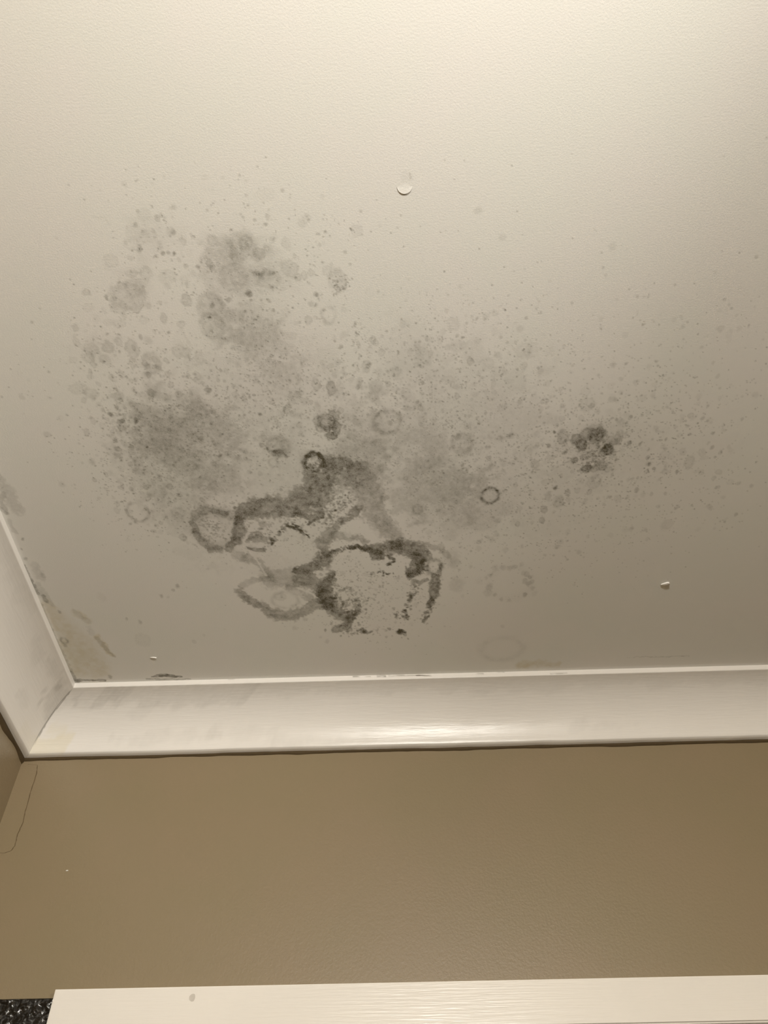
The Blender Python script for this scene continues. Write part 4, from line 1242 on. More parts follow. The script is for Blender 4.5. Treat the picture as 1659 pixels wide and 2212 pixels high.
    ('dot', -72.2, 1017.4, 2.8, 3.2, 0.37),
    ('dot', -77.7, 1015.0, 2.1, 2.4, 0.27),
    ('dot', -80.8, 963.8, 1.2, 1.4, 0.44),
    ('dot', -67.8, 1009.3, 1.3, 1.5, 0.42),
    ('dot', -83.5, 967.2, 1.5, 1.7, 0.24),
    ('dot', -66.6, 997.1, 2.8, 3.2, 0.29),
    ('dot', -77.4, 1023.6, 1.6, 1.8, 0.3),
    ('dot', -81.9, 992.7, 2.1, 2.4, 0.36),
    ('dot', -72.4, 1006.7, 1.5, 1.7, 0.4),
    ('dot', -71.3, 997.1, 1.7, 1.9, 0.4),
    ('dot', -80.6, 1015.5, 1.6, 1.9, 0.32),
    ('dot', -71.6, 1009.7, 2.7, 3.1, 0.25),
    ('dot', -61.3, 990.4, 1.4, 1.6, 0.43),
    ('dot', -65.3, 1002.6, 2.2, 2.6, 0.39),
    ('dot', -77.7, 1039.5, 1.3, 1.5, 0.4),
    ('dot', -79.2, 963.0, 1.3, 1.5, 0.47),
    ('dot', -71.5, 994.2, 1.5, 1.7, 0.33),
    ('dot', -69.0, 1052.0, 2.7, 3.2, 0.4),
    ('dot', -78.7, 964.0, 2.1, 2.3, 0.29),
    ('dot', -59.8, 1008.2, 1.3, 1.5, 0.29),
    ('dot', -68.1, 1013.1, 1.7, 2.0, 0.3),
    ('dot', -64.6, 1009.3, 2.3, 2.6, 0.32),
    ('dot', -81.8, 1005.9, 2.1, 2.4, 0.39),
    ('dot', -68.7, 1004.1, 1.2, 1.4, 0.45),
    ('dot', -55.7, 1025.2, 2.2, 2.5, 0.45),
    ('dot', -70.7, 1020.7, 2.5, 2.8, 0.41),
    ('dot', -74.4, 1011.0, 2.8, 3.2, 0.35),
    ('dot', -60.0, 978.6, 1.3, 1.5, 0.29),
    ('dot', -75.0, 1025.9, 2.3, 2.7, 0.31),
    ('dot', -68.4, 1017.4, 2.0, 2.3, 0.34),
    ('dot', -62.8, 1045.0, 1.5, 1.8, 0.32),
    ('dot', -90.5, 996.0, 1.7, 1.9, 0.44),
    ('dot', -74.4, 1023.9, 1.8, 2.1, 0.28),
    ('dot', -80.8, 989.0, 2.3, 2.6, 0.37),
    ('dot', -78.1, 993.3, 1.2, 1.4, 0.35),
    ('dot', -86.8, 966.5, 2.4, 2.7, 0.3),
    ('dot', -55.3, 1017.1, 1.5, 1.7, 0.46),
    ('dot', -66.7, 994.3, 2.0, 2.3, 0.3),
    ('dot', -79.8, 1035.4, 2.4, 2.7, 0.34),
    ('dot', -83.9, 973.9, 1.7, 1.9, 0.38),
    ('dot', -125.2, 1063.4, 2.6, 3.1, 0.43),
    ('dot', -70.5, 1047.9, 2.3, 2.7, 0.37),
    ('dot', -66.5, 1063.5, 2.0, 2.4, 0.33),
    ('dot', -72.5, 1067.5, 2.7, 3.2, 0.5),
    ('dot', 4.2, 1079.0, 1.6, 1.8, 0.46),
    ('dot', -68.3, 1070.8, 1.4, 1.7, 0.28),
    ('dot', -102.0, 1058.0, 1.3, 1.5, 0.41),
    ('dot', -98.6, 1052.9, 2.5, 2.9, 0.43),
    ('dot', -46.3, 1077.9, 1.6, 1.9, 0.35),
    ('dot', -15.5, 1082.0, 2.1, 2.5, 0.27),
    ('dot', -104.9, 1057.7, 1.4, 1.6, 0.31),
    ('dot', -88.8, 1069.4, 2.6, 3.0, 0.41),
    ('dot', -95.4, 1074.4, 1.3, 1.5, 0.35),
    ('dot', -113.8, 1047.7, 2.5, 2.9, 0.4),
    ('dot', -88.8, 1063.3, 1.3, 1.5, 0.39),
    ('dot', -71.6, 1075.7, 2.4, 2.9, 0.41),
    ('dot', -87.2, 1079.3, 1.9, 2.3, 0.33),
    ('dot', -82.1, 1073.4, 2.5, 2.9, 0.35),
    ('dot', -77.0, 1062.0, 1.4, 1.6, 0.31),
    ('dot', 0.9, 1087.2, 1.4, 1.7, 0.38),
    ('dot', -77.0, 1072.4, 2.6, 3.1, 0.26),
    ('dot', -102.1, 1055.4, 1.3, 1.5, 0.45),
    ('dot', 10.9, 1092.1, 1.7, 2.0, 0.5),
    ('dot', -58.0, 1059.6, 1.2, 1.4, 0.36),
    ('dot', -49.5, 1071.2, 2.7, 3.2, 0.48),
    ('dot', -52.6, 1072.0, 2.7, 3.2, 0.45),
    ('dot', -56.0, 1072.6, 2.6, 3.0, 0.38),
    ('dot', -100.6, 1078.5, 2.2, 2.6, 0.49),
    ('dot', -95.8, 1071.5, 1.7, 2.0, 0.37),
    ('dot', -93.3, 1051.1, 2.2, 2.6, 0.36),
    ('dot', -78.8, 1072.6, 1.5, 1.8, 0.37),
    ('dot', 5.6, 1074.3, 2.1, 2.5, 0.46),
    ('dot', -75.0, 1055.4, 1.1, 1.3, 0.41),
    ('dot', -89.7, 1069.4, 2.5, 2.9, 0.41),
    ('dot', -57.8, 1074.5, 2.3, 2.7, 0.35),
    ('dot', -59.8, 1067.2, 3.4, 4.0, 0.45),
    ('dot', -57.9, 1067.8, 2.6, 3.1, 0.46),
    ('dot', -69.7, 1065.0, 3.0, 3.5, 0.38),
    ('dot', -61.3, 1065.8, 2.9, 3.4, 0.41),
    ('dot', -62.1, 1072.2, 2.0, 2.4, 0.35),
    ('dot', -60.7, 1072.1, 3.7, 4.3, 0.42),
    ('dot', -61.3, 1062.7, 1.9, 2.2, 0.39),
    ('dot', -60.9, 1069.3, 2.3, 2.7, 0.34),
    ('dot', -67.1, 1064.9, 3.5, 4.1, 0.59),
    ('dot', -60.8, 1073.5, 2.1, 2.5, 0.56),
    ('dot', -63.7, 1062.2, 3.0, 3.5, 0.53),
    ('dot', -62.4, 1069.8, 3.6, 4.2, 0.31),
    ('dot', -65.2, 1070.3, 3.4, 4.0, 0.35),
    ('dot', -2.9, 1072.6, 3.5, 4.1, 0.44),
    ('dot', 0.0, 1073.8, 2.6, 3.1, 0.31),
    ('dot', 6.5, 1073.7, 2.0, 2.4, 0.53),
    ('dot', 0.5, 1067.4, 1.9, 2.2, 0.55),
    ('dot', -1.2, 1077.4, 3.7, 4.4, 0.39),
    ('dot', -1.4, 1070.1, 2.7, 3.2, 0.6),
    ('dot', 0.2, 1069.7, 4.2, 4.9, 0.37),
    ('dot', -5.2, 1073.3, 4.0, 4.7, 0.47),
    ('dot', 2.1, 1075.1, 4.1, 4.8, 0.34),
    ('dot', -1.3, 1068.8, 3.6, 4.2, 0.6),
    ('dot', 1.0, 1070.6, 2.9, 3.4, 0.37),
    ('dot', 0.7, 1071.0, 1.6, 1.9, 0.49),
    ('dot', 5.2, 1072.4, 2.7, 3.2, 0.49),
    ('dot', -3.5, 1074.5, 3.9, 4.6, 0.53),
    ('dot', 3.2, 1072.1, 2.8, 3.3, 0.38),
    ('dot', -2.0, 1071.7, 3.7, 4.3, 0.55),
    ('dot', 49.9, 1020.3, 2.2, 2.6, 0.43),
    ('dot', 46.5, 1015.4, 2.2, 2.6, 0.45),
    ('dot', 35.3, 1035.6, 1.0, 1.2, 0.32),
    ('dot', 48.8, 1020.8, 2.8, 3.2, 0.42),
    ('dot', 41.8, 1016.8, 2.2, 2.5, 0.36),
    ('dot', 56.9, 1017.0, 1.3, 1.5, 0.46),
    ('dot', 39.6, 1038.5, 1.6, 1.8, 0.44),
    ('dot', 43.6, 1026.2, 2.7, 3.1, 0.49),
    ('dot', 38.7, 1046.2, 1.3, 1.5, 0.39),
    ('dot', 45.4, 1017.6, 1.2, 1.3, 0.36),
    ('dot', 51.8, 1016.4, 1.3, 1.4, 0.26),
    ('dot', 43.3, 1053.0, 1.8, 2.1, 0.28),
    ('dot', 45.9, 1020.7, 2.0, 2.3, 0.25),
    ('dot', 47.4, 1004.4, 1.4, 1.5, 0.35),
    ('dot', 35.5, 1049.8, 1.5, 1.8, 0.47),
    ('dot', 44.0, 1005.5, 2.2, 2.5, 0.3),
    ('dot', 44.3, 1028.9, 2.2, 2.5, 0.5),
    ('dot', 35.0, 1033.0, 2.0, 2.3, 0.3),
    ('dot', 42.0, 1036.7, 1.8, 2.0, 0.37),
    ('dot', 47.4, 1012.8, 2.0, 2.3, 0.34),
    ('dot', 45.3, 1015.9, 1.8, 2.0, 0.4),
    ('dot', 48.0, 1008.3, 2.3, 2.7, 0.34),
    ('dot', 44.5, 1037.4, 2.0, 2.3, 0.26),
    ('dot', 45.8, 1008.8, 2.5, 2.9, 0.46),
    ('dot', 41.8, 1039.2, 1.3, 1.5, 0.29),
    ('dot', 40.9, 1043.8, 1.3, 1.5, 0.48),
    ('dot', 51.2, 1018.0, 2.3, 2.7, 0.26),
    ('dot', 39.5, 1026.7, 2.0, 2.3, 0.45),
    ('dot', 41.2, 1036.9, 1.1, 1.3, 0.37),
    ('dot', 50.7, 997.3, 2.4, 2.7, 0.46),
    ('dot', 39.8, 1031.3, 2.4, 2.8, 0.41),
    ('dot', 53.4, 1006.6, 2.0, 2.3, 0.3),
    ('dot', 32.6, 1042.4, 2.6, 3.0, 0.38),
    ('dot', 41.4, 1029.3, 2.5, 2.9, 0.48),
    ('dot', 57.6, 1003.9, 1.2, 1.3, 0.36),
    ('dot', 48.9, 1026.4, 2.1, 2.4, 0.48),
    ('dot', 47.1, 1014.9, 2.5, 2.8, 0.36),
    ('dot', 47.4, 1014.0, 2.8, 3.2, 0.42),
    ('dot', 40.5, 1036.7, 2.0, 2.3, 0.46),
    ('dot', 39.2, 1037.7, 2.4, 2.8, 0.33),
    ('dot', 20.4, 943.9, 2.2, 2.4, 0.58),
    ('dot', 24.7, 931.1, 1.2, 1.4, 0.48),
    ('dot', 39.4, 924.5, 1.2, 1.3, 0.31),
    ('dot', 29.4, 932.0, 2.5, 2.7, 0.31),
    ('dot', 22.0, 939.4, 1.0, 1.2, 0.38),
    ('dot', 19.3, 936.5, 2.7, 3.0, 0.33),
    ('dot', 17.5, 935.9, 1.9, 2.1, 0.39),
    ('dot', 42.8, 921.4, 1.1, 1.3, 0.41),
    ('dot', 31.9, 926.1, 1.7, 1.9, 0.32),
    ('dot', 27.9, 929.3, 1.8, 2.0, 0.35),
    ('dot', 31.6, 930.1, 2.4, 2.6, 0.39),
    ('dot', 9.1, 932.5, 1.1, 1.2, 0.4),
    ('dot', 34.6, 923.7, 1.2, 1.3, 0.39),
    ('dot', 36.7, 926.7, 2.7, 3.0, 0.42),
    ('dot', 10.4, 943.4, 1.1, 1.2, 0.32),
    ('dot', 40.4, 922.0, 1.1, 1.2, 0.59),
    ('dot', 15.5, 941.2, 1.4, 1.5, 0.31),
    ('dot', 29.0, 930.9, 1.9, 2.0, 0.34),
    ('dot', 42.4, 920.6, 1.9, 2.1, 0.34),
    ('dot', 40.5, 931.6, 1.5, 1.7, 0.57),
    ('dot', 21.1, 929.8, 1.4, 1.6, 0.45),
    ('dot', 29.9, 938.8, 1.9, 2.1, 0.51),
    ('dot', 21.8, 932.5, 1.9, 2.1, 0.37),
    ('dot', 37.3, 930.1, 1.1, 1.2, 0.39),
    ('dot', 31.4, 933.9, 2.6, 2.8, 0.39),
    ('dot', 12.8, 942.5, 2.3, 2.6, 0.57),
    ('dot', 29.0, 936.3, 1.1, 1.2, 0.5),
    ('dot', 43.2, 920.5, 2.1, 2.3, 0.54),
    ('dot', 19.6, 934.4, 2.7, 2.9, 0.45),
    ('dot', 21.9, 937.0, 1.4, 1.5, 0.55),
    ('dot', 27.6, 922.1, 1.5, 1.7, 0.38),
    ('dot', 33.4, 938.3, 1.8, 2.0, 0.36),
    ('dot', 17.1, 944.2, 2.6, 2.9, 0.54),
    ('dot', 31.6, 920.9, 1.6, 1.7, 0.41),
    ('dot', 38.4, 930.8, 2.0, 2.2, 0.32),
    ('dot', 33.9, 920.7, 1.7, 1.9, 0.57),
    ('dot', 15.7, 935.7, 2.4, 2.7, 0.43),
    ('dot', 33.3, 927.2, 1.3, 1.4, 0.53),
    ('dot', 38.7, 930.6, 1.9, 2.1, 0.39),
    ('dot', 36.1, 933.6, 1.7, 1.9, 0.34),
    ('dot', 40.9, 924.4, 1.0, 1.1, 0.41),
    ('dot', 15.3, 950.4, 1.5, 1.6, 0.51),
    ('dot', 18.8, 937.0, 1.2, 1.3, 0.59),
    ('dot', 28.5, 934.5, 2.1, 2.3, 0.39),
    ('dot', 11.7, 940.4, 1.6, 1.8, 0.47),
    ('dot', 16.3, 936.8, 2.6, 2.9, 0.58),
    ('dot', 28.3, 931.3, 2.3, 2.6, 0.47),
    ('dot', 31.2, 929.4, 2.3, 2.5, 0.35),
    ('dot', 23.8, 938.3, 2.5, 2.8, 0.39),
    ('dot', 43.1, 931.0, 1.8, 2.0, 0.52),
    ('dot', -88.9, 770.0, 1.2, 1.2, 0.26),
    ('dot', -74.0, 776.4, 0.8, 0.9, 0.32),
    ('dot', -90.4, 791.9, 2.0, 2.0, 0.44),
    ('dot', -83.4, 781.0, 1.9, 1.9, 0.29),
    ('dot', -85.2, 795.4, 1.5, 1.5, 0.33),
    ('dot', -70.4, 781.0, 1.5, 1.5, 0.45),
    ('dot', -96.3, 791.3, 1.6, 1.7, 0.27),
    ('dot', -82.7, 785.7, 1.6, 1.7, 0.44),
    ('dot', -96.5, 808.9, 1.2, 1.3, 0.32),
    ('dot', -89.9, 801.8, 1.9, 1.9, 0.44),
    ('dot', -86.4, 772.7, 0.8, 0.8, 0.27),
    ('dot', -99.6, 787.0, 1.9, 1.9, 0.35),
    ('dot', -85.2, 797.4, 1.7, 1.7, 0.36),
    ('dot', -79.9, 779.6, 1.1, 1.2, 0.43),
    ('dot', -90.2, 775.6, 1.8, 1.8, 0.4),
    ('dot', -85.1, 789.0, 1.5, 1.5, 0.3),
    ('dot', -95.6, 804.4, 1.6, 1.7, 0.25),
    ('dot', -89.5, 803.0, 1.1, 1.2, 0.36),
    ('dot', -88.4, 815.7, 2.1, 2.2, 0.28),
    ('dot', -70.6, 790.1, 0.8, 0.8, 0.47),
    ('dot', -71.5, 788.4, 1.6, 1.6, 0.29),
    ('dot', -83.4, 801.4, 1.7, 1.8, 0.41),
    ('dot', -64.5, 798.2, 1.2, 1.2, 0.39),
    ('dot', -86.6, 807.9, 2.1, 2.2, 0.34),
    ('dot', -97.7, 821.7, 1.1, 1.1, 0.26),
    ('dot', -93.5, 805.9, 1.1, 1.1, 0.46),
    ('dot', -96.6, 813.0, 0.8, 0.9, 0.46),
    ('dot', -95.8, 807.5, 0.8, 0.9, 0.43),
    ('dot', -102.8, 764.6, 1.4, 1.4, 0.45),
    ('dot', -85.5, 789.6, 1.5, 1.5, 0.25),
    ('dot', -78.3, 791.8, 1.6, 1.6, 0.28),
    ('dot', -75.5, 793.6, 1.3, 1.4, 0.33),
    ('dot', -102.3, 778.6, 2.0, 2.0, 0.3),
    ('dot', -94.4, 784.6, 1.0, 1.0, 0.32),
    ('dot', -99.7, 824.7, 1.4, 1.4, 0.41),
    ('dot', -61.6, 764.9, 2.1, 2.1, 0.32),
    ('dot', -90.7, 795.3, 0.9, 0.9, 0.4),
    ('dot', -69.6, 784.9, 1.7, 1.7, 0.35),
    ('dot', -85.4, 782.2, 1.0, 1.1, 0.46),
    ('dot', -94.6, 817.3, 1.6, 1.7, 0.47),
    ('dot', -82.8, 778.9, 1.3, 1.4, 0.28),
    ('dot', -87.3, 814.6, 1.6, 1.7, 0.39),
    ('dot', -77.6, 772.4, 1.6, 1.6, 0.37),
    ('dot', -78.9, 803.1, 1.7, 1.8, 0.34),
    ('dot', -75.2, 789.8, 1.8, 1.8, 0.43),
    ('dot', -94.7, 810.6, 1.4, 1.5, 0.38),
    ('dot', -77.2, 789.2, 1.8, 1.9, 0.43),
    ('dot', -83.3, 786.8, 1.5, 1.5, 0.3),
    ('dot', -58.0, 786.6, 0.9, 1.0, 0.27),
    ('dot', -104.0, 797.5, 1.6, 1.6, 0.39),
    ('dot', -81.8, 806.5, 1.1, 1.2, 0.26),
    ('dot', -86.8, 786.6, 1.6, 1.6, 0.47),
    ('dot', -81.6, 793.7, 1.6, 1.6, 0.41),
    ('dot', -72.4, 813.2, 1.9, 2.0, 0.26),
    ('dot', -83.5, 798.8, 1.6, 1.7, 0.31),
    ('dot', -80.4, 796.7, 1.5, 1.5, 0.44),
    ('dot', -78.9, 777.6, 0.8, 0.8, 0.28),
    ('dot', -76.6, 784.8, 2.1, 2.1, 0.33),
    ('dot', -108.8, 809.0, 1.1, 1.2, 0.47),
    ('dot', -58.0, 781.0, 1.9, 2.0, 0.26),
    ('dot', -90.0, 769.0, 1.5, 1.5, 0.35),
    ('dot', -66.7, 781.5, 1.0, 1.0, 0.37),
    ('dot', -91.1, 824.9, 1.8, 1.9, 0.27),
    ('dot', -78.1, 768.8, 2.1, 2.1, 0.31),
    ('dot', -100.7, 789.9, 1.1, 1.1, 0.27),
    ('dot', -85.8, 782.4, 1.0, 1.1, 0.32),
    ('dot', -74.9, 790.9, 2.1, 2.2, 0.34),
    ('dot', -110.6, 794.9, 1.9, 2.0, 0.46),
    ('dot', -91.8, 770.2, 1.2, 1.2, 0.39),
    ('dot', -68.1, 787.4, 2.1, 2.2, 0.3),
    ('dot', -74.2, 777.7, 1.1, 1.1, 0.27),
    ('dot', -90.1, 804.0, 1.9, 2.0, 0.36),
    ('dot', -73.1, 822.4, 1.6, 1.7, 0.4),
    ('dot', -78.6, 784.6, 1.0, 1.0, 0.33),
    ('dot', -92.1, 793.2, 1.7, 1.7, 0.46),
    ('dot', -86.9, 802.0, 2.0, 2.0, 0.42),
    ('dot', -91.7, 798.4, 0.8, 0.8, 0.25),
    ('dot', -100.5, 798.3, 1.4, 1.4, 0.45),
    ('dot', -108.4, 814.6, 1.1, 1.1, 0.47),
    ('dot', -65.9, 777.0, 1.0, 1.0, 0.48),
    ('dot', -75.0, 777.2, 0.9, 1.0, 0.43),
    ('dot', -80.7, 780.4, 1.6, 1.7, 0.28),
    ('dot', -90.4, 792.7, 0.8, 0.8, 0.32),
    ('dot', -93.0, 803.2, 1.3, 1.3, 0.24),
    ('dot', -95.7, 807.0, 1.3, 1.3, 0.4),
    ('dot', -103.4, 806.5, 1.6, 1.7, 0.38),
    ('dot', -74.2, 798.8, 1.5, 1.5, 0.25),
    ('dot', -75.0, 789.4, 1.0, 1.0, 0.27),
    ('dot', -96.7, 780.4, 1.5, 1.6, 0.31),
    ('dot', -92.4, 781.1, 0.8, 0.8, 0.24),
    ('dot', -82.0, 777.6, 1.4, 1.4, 0.36),
    ('dot', -83.5, 817.9, 2.1, 2.2, 0.42),
    ('dot', -72.9, 797.3, 1.1, 1.1, 0.27),
    ('dot', -69.6, 789.9, 1.6, 1.6, 0.29),
    ('dot', -84.7, 791.4, 2.0, 2.0, 0.45),
    ('dot', -97.9, 817.0, 1.2, 1.2, 0.38),
    ('dot', -85.1, 815.4, 1.1, 1.2, 0.43),
    ('dot', -69.2, 779.0, 0.8, 0.8, 0.35),
    ('dot', -95.2, 784.6, 1.5, 1.5, 0.32),
    ('dot', -95.7, 809.5, 2.2, 2.2, 0.25),
    ('dot', -79.9, 791.6, 1.5, 1.6, 0.36),
    ('dot', -68.2, 769.2, 1.0, 1.0, 0.28),
    ('dot', -89.1, 780.8, 1.7, 1.8, 0.3),
    ('dot', -84.5, 785.8, 0.9, 0.9, 0.28),
    ('dot', -87.9, 810.3, 1.8, 1.8, 0.24),
    ('dot', -75.8, 794.8, 1.9, 2.0, 0.43),
    ('dot', -66.9, 796.0, 1.0, 1.1, 0.31),
    ('dot', -90.9, 796.3, 1.7, 1.7, 0.46),
    ('dot', -90.0, 772.2, 0.9, 0.9, 0.26),
    ('dot', -81.8, 805.1, 2.1, 2.2, 0.4),
    ('dot', -60.0, 797.4, 1.4, 1.4, 0.35),
    ('dot', -75.4, 811.6, 1.8, 1.8, 0.35),
    ('dot', -78.5, 794.5, 1.7, 1.8, 0.45),
    ('dot', -119.6, 810.2, 2.1, 2.2, 0.26),
    ('dot', -76.7, 798.7, 1.7, 1.7, 0.43),
    ('dot', -76.4, 798.5, 0.9, 1.0, 0.27),
    ('dot', -69.3, 772.2, 1.9, 2.0, 0.48),
    ('dot', -73.2, 818.9, 0.9, 1.0, 0.36),
    ('dot', -89.7, 800.7, 1.7, 1.7, 0.26),
    ('dot', -91.7, 778.9, 1.8, 1.9, 0.27),
    ('dot', -101.4, 791.5, 1.9, 1.9, 0.35),
    ('dot', -82.0, 777.7, 1.5, 1.6, 0.29),
    ('dot', -90.0, 803.7, 1.7, 1.7, 0.32),
    ('dot', -70.3, 781.7, 1.6, 1.6, 0.41),
    ('dot', -88.4, 803.6, 1.7, 1.7, 0.43),
    ('dot', -79.2, 801.7, 1.4, 1.4, 0.47),
    ('dot', -64.7, 792.8, 0.8, 0.8, 0.38),
    ('dot', -81.9, 815.9, 1.4, 1.5, 0.41),
    ('dot', -92.6, 784.5, 0.9, 0.9, 0.38),
    ('dot', -92.4, 813.1, 1.5, 1.6, 0.31),
    ('dot', -81.8, 792.2, 1.8, 1.9, 0.48),
    ('dot', -74.3, 776.1, 1.5, 1.5, 0.39),
    ('dot', -83.7, 760.3, 1.2, 1.2, 0.39),
    ('dot', -70.2, 777.9, 1.4, 1.4, 0.29),
    ('dot', -83.9, 789.1, 1.5, 1.5, 0.31),
    ('dot', -107.4, 788.8, 0.8, 0.8, 0.36),
    ('dot', -74.7, 785.0, 1.3, 1.3, 0.27),
    ('dot', -66.8, 787.6, 1.4, 1.5, 0.45),
    ('dot', -66.9, 784.7, 1.6, 1.7, 0.25),
    ('dot', -92.1, 780.9, 1.1, 1.1, 0.46),
    ('dot', -61.2, 785.6, 2.0, 2.1, 0.37),
    ('dot', -81.7, 798.7, 1.2, 1.2, 0.47),
    ('dot', -74.0, 795.5, 1.8, 1.9, 0.29),
    ('dot', -56.6, 793.5, 0.9, 0.9, 0.44),
    ('dot', -93.1, 799.1, 1.9, 1.9, 0.26),
    ('dot', -74.8, 777.6, 1.8, 1.8, 0.48),
    ('dot', -98.3, 810.6, 1.7, 1.7, 0.48),
    ('dot', -98.5, 804.4, 2.0, 2.1, 0.42),
    ('dot', -77.9, 775.1, 1.4, 1.4, 0.28),
    ('dot', -92.1, 784.4, 1.7, 1.8, 0.44),
    ('dot', -112.6, 818.0, 2.0, 2.1, 0.42),
    ('dot', -96.0, 807.4, 1.1, 1.2, 0.45),
    ('dot', -119.8, 826.5, 1.0, 1.0, 0.26),
    ('dot', -112.9, 819.4, 1.2, 1.2, 0.26),
    ('dot', -107.5, 825.3, 2.1, 2.2, 0.32),
    ('dot', -109.3, 805.5, 1.7, 1.7, 0.35),
    ('dot', -99.5, 831.2, 2.3, 2.5, 0.29),
    ('dot', -104.1, 821.2, 1.4, 1.4, 0.39),
    ('dot', -111.0, 828.8, 2.4, 2.5, 0.24),
    ('dot', -108.6, 828.8, 2.0, 2.1, 0.3),
    ('dot', -115.9, 788.6, 1.5, 1.6, 0.46),
    ('dot', -99.7, 814.8, 2.0, 2.1, 0.4),
    ('dot', -104.5, 818.4, 2.2, 2.3, 0.39),
    ('dot', -99.5, 819.0, 1.2, 1.3, 0.46),
    ('dot', -108.8, 816.7, 1.6, 1.7, 0.26),
    ('dot', -102.1, 809.5, 1.6, 1.6, 0.27),
    ('dot', -102.4, 803.2, 1.6, 1.6, 0.26),
    ('dot', -116.5, 805.9, 2.3, 2.4, 0.34),
    ('dot', -96.3, 835.8, 1.1, 1.1, 0.31),
    ('dot', -104.3, 796.4, 1.5, 1.6, 0.32),
    ('dot', -106.8, 829.7, 1.4, 1.4, 0.46),
    ('dot', -95.7, 803.4, 1.3, 1.4, 0.29),
    ('dot', -96.4, 827.5, 1.3, 1.4, 0.4),
    ('dot', -107.9, 800.5, 1.7, 1.8, 0.41),
    ('dot', -109.5, 817.0, 1.9, 2.0, 0.45),
    ('dot', -112.6, 805.4, 2.2, 2.3, 0.36),
    ('dot', -98.7, 821.6, 1.4, 1.4, 0.25),
    ('dot', -97.6, 819.2, 1.5, 1.6, 0.45),
    ('dot', -106.4, 820.5, 1.1, 1.2, 0.33),
    ('dot', -97.3, 805.4, 2.1, 2.2, 0.28),
    ('dot', -99.3, 810.7, 1.8, 1.8, 0.34),
    ('dot', -96.3, 823.9, 2.3, 2.4, 0.41),
    ('dot', -101.4, 812.4, 2.0, 2.1, 0.43),
    ('dot', -99.5, 813.4, 2.0, 2.1, 0.46),
    ('dot', -99.9, 817.9, 1.0, 1.0, 0.29),
    ('dot', -104.9, 830.2, 2.0, 2.1, 0.27),
    ('dot', -112.2, 818.5, 1.4, 1.4, 0.4),
    ('dot', -109.4, 816.7, 1.3, 1.4, 0.45),
    ('dot', -111.4, 817.3, 1.2, 1.3, 0.36),
    ('dot', -100.2, 816.3, 1.3, 1.4, 0.26),
    ('dot', -109.3, 813.4, 2.1, 2.1, 0.33),
    ('dot', -124.2, 822.8, 1.4, 1.4, 0.32),
    ('dot', -103.2, 799.6, 2.3, 2.4, 0.36),
    ('dot', -102.2, 836.4, 1.0, 1.0, 0.29),
    ('dot', -105.3, 830.3, 2.4, 2.5, 0.26),
    ('dot', -94.1, 803.5, 1.7, 1.7, 0.46),
    ('dot', -98.5, 817.6, 1.9, 1.9, 0.29),
    ('dot', -105.8, 824.7, 1.6, 1.6, 0.3),
    ('dot', -91.7, 824.0, 1.2, 1.2, 0.33),
    ('dot', -100.8, 815.9, 1.5, 1.6, 0.31),
    ('dot', -100.8, 818.6, 1.0, 1.1, 0.41),
    ('dot', -101.8, 804.5, 1.0, 1.0, 0.32),
    ('dot', -109.4, 814.9, 2.4, 2.5, 0.48),
    ('dot', -103.4, 817.8, 2.2, 2.3, 0.31),
    ('dot', -104.9, 821.8, 2.3, 2.4, 0.4),
    ('dot', -98.2, 830.3, 1.0, 1.0, 0.46),
    ('dot', -102.4, 815.8, 1.3, 1.3, 0.38),
    ('dot', -91.8, 817.1, 1.5, 1.5, 0.41),
    ('dot', -110.4, 818.3, 1.9, 2.0, 0.38),
    ('dot', -107.5, 808.8, 1.6, 1.7, 0.27),
    ('dot', -128.4, 826.9, 1.8, 1.8, 0.37),
    ('dot', -158.6, 813.3, 2.0, 2.1, 0.4),
    ('dot', -130.3, 822.6, 1.8, 1.9, 0.36),
    ('dot', -130.7, 830.4, 1.3, 1.4, 0.25),
    ('dot', -132.5, 818.5, 1.9, 2.0, 0.27),
    ('dot', -129.0, 817.3, 1.0, 1.1, 0.27),
    ('dot', -149.5, 833.7, 1.3, 1.4, 0.25),
    ('dot', -128.8, 823.8, 1.4, 1.4, 0.23),
    ('dot', -155.8, 820.8, 0.9, 0.9, 0.34),
    ('dot', -136.0, 826.3, 1.6, 1.7, 0.24),
    ('dot', -142.9, 832.8, 2.0, 2.1, 0.33),
    ('dot', -126.0, 827.9, 0.9, 1.0, 0.38),
    ('dot', -146.6, 832.1, 1.1, 1.2, 0.31),
    ('dot', -125.1, 827.0, 1.1, 1.2, 0.39),
    ('dot', -141.9, 836.0, 1.5, 1.6, 0.39),
    ('dot', -150.7, 818.6, 0.8, 0.8, 0.35),
    ('dot', -138.3, 831.0, 1.4, 1.4, 0.34),
    ('dot', -118.7, 815.0, 1.2, 1.2, 0.22),
    ('dot', -151.3, 819.6, 1.8, 1.9, 0.42),
    ('dot', -128.9, 829.7, 2.0, 2.1, 0.25),
    ('dot', -172.4, 822.8, 2.2, 2.3, 0.32),
    ('dot', -164.3, 822.8, 1.7, 1.8, 0.29),
    ('dot', -133.9, 814.6, 1.1, 1.2, 0.32),
    ('dot', -159.1, 821.4, 1.7, 1.7, 0.29),
    ('dot', -123.0, 831.3, 1.8, 1.9, 0.29),
    ('dot', -134.2, 818.9, 1.5, 1.6, 0.22),
    ('dot', -140.1, 827.6, 1.5, 1.5, 0.25),
    ('dot', -129.9, 825.7, 2.0, 2.1, 0.28),
    ('dot', -117.6, 823.9, 1.2, 1.3, 0.36),
    ('dot', -121.5, 822.5, 2.0, 2.1, 0.26),
    ('dot', -123.5, 829.4, 1.0, 1.1, 0.35),
    ('dot', -128.9, 829.0, 2.1, 2.2, 0.42),
    ('dot', -112.6, 836.3, 1.4, 1.5, 0.29),
    ('dot', -146.5, 816.6, 1.0, 1.0, 0.22),
    ('dot', -166.2, 826.6, 1.6, 1.7, 0.41),
